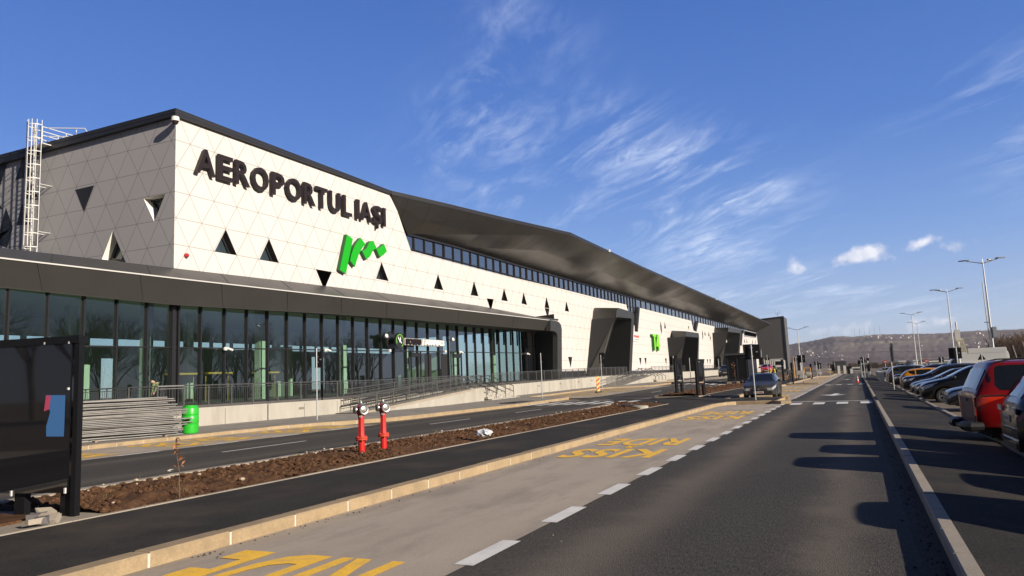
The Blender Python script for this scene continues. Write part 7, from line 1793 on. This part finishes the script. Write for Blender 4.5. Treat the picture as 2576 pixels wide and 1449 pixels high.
    # front face: grille, intake, plate
    fx = L_ / 2 + .004; zt0_ = pl(top, L_ / 2)
    gz = zt0_ - .10; mb = MB(); mb.box((fx, 0, gz), (.02, W_ * .52, .12)); mb.box((fx, 0, sill + .14), (.02, W_ * .58, .16)); mb.build('grille', M_plast, t)
    mb = MB(); mb.box((fx + .012, 0, gz + .055), (.012, W_ * .50, .012)); mb.box((fx + .012, 0, gz), (.012, W_ * .50, .010)); mb.build('grille_bar', M_chrome, t)
    if emblem: mb = MB(); mb.lathe([(.062, 0), (.062, .02), (.05, .022)], 20, Matrix.Translation((fx + .01, 0, gz + .01)) @ Matrix.Rotation(R_(90), 4, 'Y')); mb.box((fx + .035, .012, gz + .015), (.006, .01, .06), M=Matrix.Rotation(R_(22), 3, 'X')); mb.box((fx + .035, -.012, gz + .015), (.006, .01, .06), M=Matrix.Rotation(R_(-22), 3, 'X')); mb.build('emblem', M_chrome, t)
    def lp(xf, z, txt, sgn, tm):
        mb = MB(); mb.box((xf, 0, z), (.016, .52, .115)); o = mb.build('licence_plate', M_plate, t)
        mb = MB(); text_mb(mb, txt, (xf + sgn * .010, -sgn * .22, z - .035), (0, sgn, 0), (0, 0, 1), .44, .07, .002, .02); mb.build('plate_text', tm, o)
    if plate: lp(fx + .02, gz - .16, plate, 1, plate_m or M_ptext)
    if rear_plate: lp(-L_ / 2 - .014, .78 if kind != 'pickup' else .62, rear_plate, -1, M_ptext)
    mb = MB(); mb.box((-L_ / 2 - .004, 0, sill + .12), (.02, W_ * .62, .14)); mb.build('rear_bumper_trim', M_plast, t)
    return t
GZ = -.12
def park(t, X, Y, rz, z=None): t.location = (X, Y, GZ if z is None else z); t.rotation_euler = (0, 0, R_(rz)); return t
P_black = paint('paint_black', (.008, .008, .010)); P_navy = paint('paint_navy', (.008, .011, .030)); P_grey = paint('paint_grey', (.035, .036, .040)); P_white = paint('paint_white', (.62, .62, .60)); P_orange = paint('paint_orange', (.62, .24, .006), metal=.1)
P_red = paint('paint_red', (.18, .003, .004), coat=.25, dirt=(.12, .012, .011)); P_dusty = paint('paint_dusty', (.026, .026, .027), rough=.5, coat=.25, dirt=(.10, .085, .065)); P_silver = paint('paint_silver', (.38, .38, .38), metal=.4)
# dusty black hatchback in the kiss-and-ride bay, facing us
q0 = G0(*rv(705, 1140)); q1 = G0(*rv(1330, 1145)); cx_ = (q0.x + q1.x) / 2
t = car('hatch', P_dusty, 'dusty black hatchback facing the viewer, parked in the left bay behind a sign pole', plate='B 072908', plate_m=M_ptextr, emblem=True, name='parked_car')
park(t, cx_ - .02, q1.y + 2.35, -90, .0)
# red pickup with a hard top, tail to the road
t = car('pickup', P_red, 'red double cab pickup with hard canopy and roof rails, dusty tail toward the pavement', rails=2)
park(t, 2.02 + 2.5, 18.5, 3.0, -.16)
dm = mat('tail_dirt', (.15, .085, .075), .75, dirt=(.09, .04, .035), dscale=3, damt=.6)
rows = []
W_ = 1.80; 
mb = MB(); mb.box((-2.505, 0, .78), (.018, 1.40, .50)); mb.build('dirty_tailgate', dm, t, bevel=.004)
mb = MB(); mb.bar((-2.51, 0, .98), (-2.54, 0, .98), .30, .05); mb.build('tailgate_handle', M_plast, t)
mb = MB(); 
for sd_ in (-1, 1): mb.tube([(-2.40, sd_ * .86, .47), (-2.60, sd_ * .86, .47), (-2.68, sd_ * .74, .47), (-2.68, sd_ * .42, .47)], [.08, .105, .105, .09], 8)
mb.bar((-2.64, -.5, .44), (-2.64, .5, .44), .12, .08); mb.build('step_bumper', M_plast, t, smooth=True)
for sd_ in (-1, 1):
    mb = MB(); mb.box((-1.1, sd_ * .902, 1.075), (2.6, .012, .022)); mb.build('canopy_seam', M_under, t)
# dark car cut by the right edge
t = car('suv', P_black, 'black car with a white number plate cut by the right edge of the picture', rear_plate='B 08 KKY', rails=1, chrome_sw=True)
park(t, 2.26 + 2.375, 15.3, 0, -.16)
for yy in (-.62, .62): mb = MB(); mb.box((-2.385, yy, .93), (.02, .36, .10)); mb.build('reflector', M_lamp, t)
mb = MB(); mb.box((-2.39, 0, .62), (.02, 1.3, .03)); mb.box((-2.39, 0, .42), (.03, 1.5, .05)); mb.build('bumper_chrome', M_chrome, t)
for (k, X, Y, rz, m, lb, kw) in (
    ('sedan', 2.72, 30.4, 180, P_grey, 'dark grey saloon with open grille half hidden by the red pickup tail', dict(plate='IS 10 TRX')),
    ('mpv', 2.42, 37.5, 180, P_black, 'shiny black people carrier, nose to the pavement, beside the dark saloon', dict(plate='IS 44 NOR', chrome_sw=False)),
    ('sedan', 2.42, 41.0, 180, P_black, 'black saloon bonnet just behind the black people carrier', {}),
    ('hatch', 2.40, 43.8, 180, P_black, 'black hatchback nose farther behind the two black bonnets', {}),
    ('suv', 2.40, 51.5, 180, P_navy, 'navy blue sport utility car with big barred grille right of the orange car', dict(chrome_sw=True, plate='IS 21 AUD'[:8])),
    ('suv', 2.36, 63.2, 180, P_navy, 'dark navy off roader nose between the slim pole and the grey car', dict(rim=M_rimd))):
    L_ = CARS[k]['L']; park(car(k, m, lb, 'cars parked nose or tail to the right pavement', **kw), X + L_ / 2, Y, rz)
park(car('hatch', P_orange, 'orange yellow compact crossover, tail to the pavement, between navy cars', 'cars parked nose or tail to the right pavement', clad=True), 2.50 + 2.13, 56.6, 0)
park(car('suv', P_grey, 'large graphite grey sport utility car, tail to the pavement, with silver wheels', 'cars parked nose or tail to the right pavement', chrome_sw=True, rim=M_chrome), 2.25 + 2.375, 70.5, 0)
park(car('suv', P_white, 'white sport utility car just behind the graphite one', 'cars parked nose or tail to the right pavement'), 2.3 + 2.375, 77.0, 0)
park(car('hatch', P_white, 'white hatchback beyond the white plastic barrier', 'cars parked nose or tail to the right pavement'), 3.2 + 2.13, 108, 0)
park(car('hatch', P_silver, 'pale silver car far down the pavement by the ticket booth', 'cars parked nose or tail to the right pavement'), 2.6 + 2.13, 121, 0)
# two cars out of frame whose shadows reach the road
t = park(car('suv', P_grey, 'car parked outside the picture at the right whose shadow crosses the road', 'cars outside the right edge'), 2.5 + 2.4, 12.9, 0); t.scale = (1, 1, 1.12)
park(car('hatch', P_grey, 'car parked outside the picture at the right whose shadow crosses the road', 'cars outside the right edge'), 3.5 + 2.13, 10.6, 0)
park(car('suv', P_grey, 'car parked outside the picture at the right whose shadow crosses the road', 'cars outside the right edge'), 3.0 + 2.4, 8.25, 0)
# second row and farther cars: roofs above the first row
row2 = [(62.5, 9.6, 'suv', P_black, 'big black sport utility roof rising behind the orange car'), (84, 9.5, 'suv', P_black, 'black estate roof behind the graphite car'), (92, 10.5, 'mpv', P_black, 'dark people carrier roof far behind the first row'), (98, 14.5, 'hatch', P_white, 'white hatchback roof left of the white van'), (66, 15.0, 'suv', P_white, 'white car with square rear windows in front of the white van'), (60, 12.8, 'hatch', P_silver, 'silver car cab in front of the white van'), (120, 6.5, 'sedan', P_black, 'black low roof far beyond the white cars'), (110, 16, 'sedan', P_silver, 'silver roof far left of the white van'), (54, 12.0, 'sedan', mat('paint_maroon', (.25, .02, .02), .3, coat=.8), 'maroon roof edge behind the navy car'), (135, 9.0, 'suv', P_white, 'white far car beyond the dark roofs'), (140, 13.0, 'hatch', P_black, 'black far car beyond the dark roofs')]
for Y, X, k, m, lb in row2: park(car(k, m, lb, 'cars farther back in the car park', detail=False), X, Y, random.choice((0, 180)), -.12)
# white high van
q = PYc(*rw(1000, 805), 84)
t = car('van', P_white, 'tall white panel van parked sideways behind the red pickup', name='parked_van', cat='van'); park(t, PYc(*rw(1015, 900), 84).x, 84, 180, -.1)
mb = MB(); mb.box((-1.2, 0, 2.60), (3.2, 1.9, .5)); mb.build('roof_box', P_white, t, bevel=.05); t.scale = (1, 1, 1.04)
# white telecom mast with ladder above the van
a = PYc(*rw(725, 1100), 80); tp = PYc(*rw(675, 280), 80); mid = PYc(*rw(700, 480), 80)
t = empty('antenna_mast', (0, 0, 0), label='white antenna mast with a ladder leaning on it, rising above the white van', cat='mast')
mb = MB(); mb.tube([(a.x, 80, 0), (mid.x, 80, mid.z)], .13, 10); mb.build('pole', M_galv, t, smooth=True)
mb = MB(); mb.bar((mid.x, 80, mid.z - .2), (tp.x, 80, tp.z), .48, .42); mb.tube([(tp.x, 80, tp.z), (tp.x - .02, 80, tp.z + .75)], .07, 8); mb.build('antenna_housing', M_wht, t)
l0 = PYc(*rw(845, 800), 79.4); l1 = PYc(*rw(735, 470), 79.4); mb = MB()
for dx in (-.22, .22): mb.bar(l0 + Vector((dx, 0, 0)), l1 + Vector((dx, 0, 0)), .07)
for k in range(11): c = l0.lerp(l1, (k + .5) / 11); mb.bar(c - Vector((.22, 0, 0)), c + Vector((.22, 0, 0)), .05)
mb.build('ladder', mat('ladder_yellow', (.68, .62, .38), .5), t)
# red van, white truck with pale tarpaulin far down the arrivals road, and a dusty off roader at the kerb
q = PYc(*rv(1110, 612), 140); t = car('mpv', paint('paint_bright_red', (.50, .02, .015)), 'red van facing the viewer far down the arrivals road', plate='IS 03 RED'[:8], name='parked_van', cat='van'); park(t, q.x, 142.2, -90, q.z)
q = PYc(*rv(1412, 592), 205); zk = q.z; TK = empty('truck', (q.x, 205, zk), label='white truck with pale grey tarpaulin body parked across behind the red van', cat='truck')
mb = MB(); mb.box((0, 0, 1.9), (2.4, 2.1, 2.4)); mb.build('cab', P_white, TK, bevel=.12)
mb = MB(); mb.box((0, -1.07, 2.35), (2.0, .04, .95)); mb.build('windscreen', M_cglass, TK)
mb = MB(); mb.box((0, -1.08, 1.1), (1.9, .06, .35)); mb.build('grille', M_plast, TK)
for sx in (-1, 1): mb = MB(); mb.box((sx * .9, -1.1, 1.0), (.35, .06, .22)); mb.build('headlight', M_lamp, TK); mb = MB(); mb.lathe([(.5, -.15), (.5, .15)], 18, Matrix.Translation((sx * 1.0, -.3, .5)) @ Matrix.Rotation(R_(90), 4, 'Y')); mb.build('wheel', M_tyre, TK)
l = PYc(*rv(960, 400), 212); r_ = PYc(*rv(1470, 400), 212); zt1 = PYc(*rv(1200, 322), 212).z; zb1 = PYc(*rv(1200, 440), 212).z
rows = []; n = 26
for k in range(n + 1): xx = l.x + (r_.x - l.x) * k / n; y_ = 212 + (.08 if k % 2 else -.08); rows.append([Vector((xx, y_, zb1 - .3)), Vector((xx, y_, zt1 - .1)), Vector((xx, y_ + 2.4, zt1 - .1 + .06 * (k % 2))), Vector((xx, y_ + 2.4, zb1))])
mb = MB(); mb.grid(rows); o = mb.build('tarpaulin_body', mat('tarpaulin', (.46, .44, .41), .8), None); o.parent = TK; o.location = (-q.x, -205, -zk)
mb = MB(); mb.box(((l.x + r_.x) / 2 - q.x, 7, 1.5), (r_.x - l.x, 2.2, .4)); 
for k in range(3): mb.lathe([(.5, -.15), (.5, .15)], 16, Matrix.Translation((l.x - q.x + 1.5 + k * 2.6, 5.9, .5)) @ Matrix.Rotation(R_(90), 4, 'X'))
mb.build('chassis', M_under, TK)
b = PYc(*rv(262, 690), 106); t = car('suv', P_dusty, 'dusty grey off roader facing the viewer at the terminal kerb left of the black box', clad=True, plate='IS 12 RTV'[:8]); park(t, b.x + .15, b.y + 2.3, -90, b.z)

# ------------------------------------------------------------------ thin winter haze
mb = MB(); mb.box((0, 1700, 95), (9000, 7000, 200)); hzo = mb.build('haze', bpy.data.materials.new('haze_air'))
hm = hzo.data.materials[0]; hm.use_nodes = True; ht = hm.node_tree; ht.nodes.clear()
pv_ = ht.nodes.new('ShaderNodeVolumePrincipled'); pv_.inputs['Color'].default_value = (.86, .90, 1.0, 1); pv_.inputs['Density'].default_value = .00008; pv_.inputs['Anisotropy'].default_value = 0.0
ho = ht.nodes.new('ShaderNodeOutputMaterial'); ht.links.new(pv_.outputs[0], ho.inputs['Volume']); hzo['kind'] = 'stuff'; tag(hzo, 'thin pale winter haze that lightens the far hillside', 'haze')
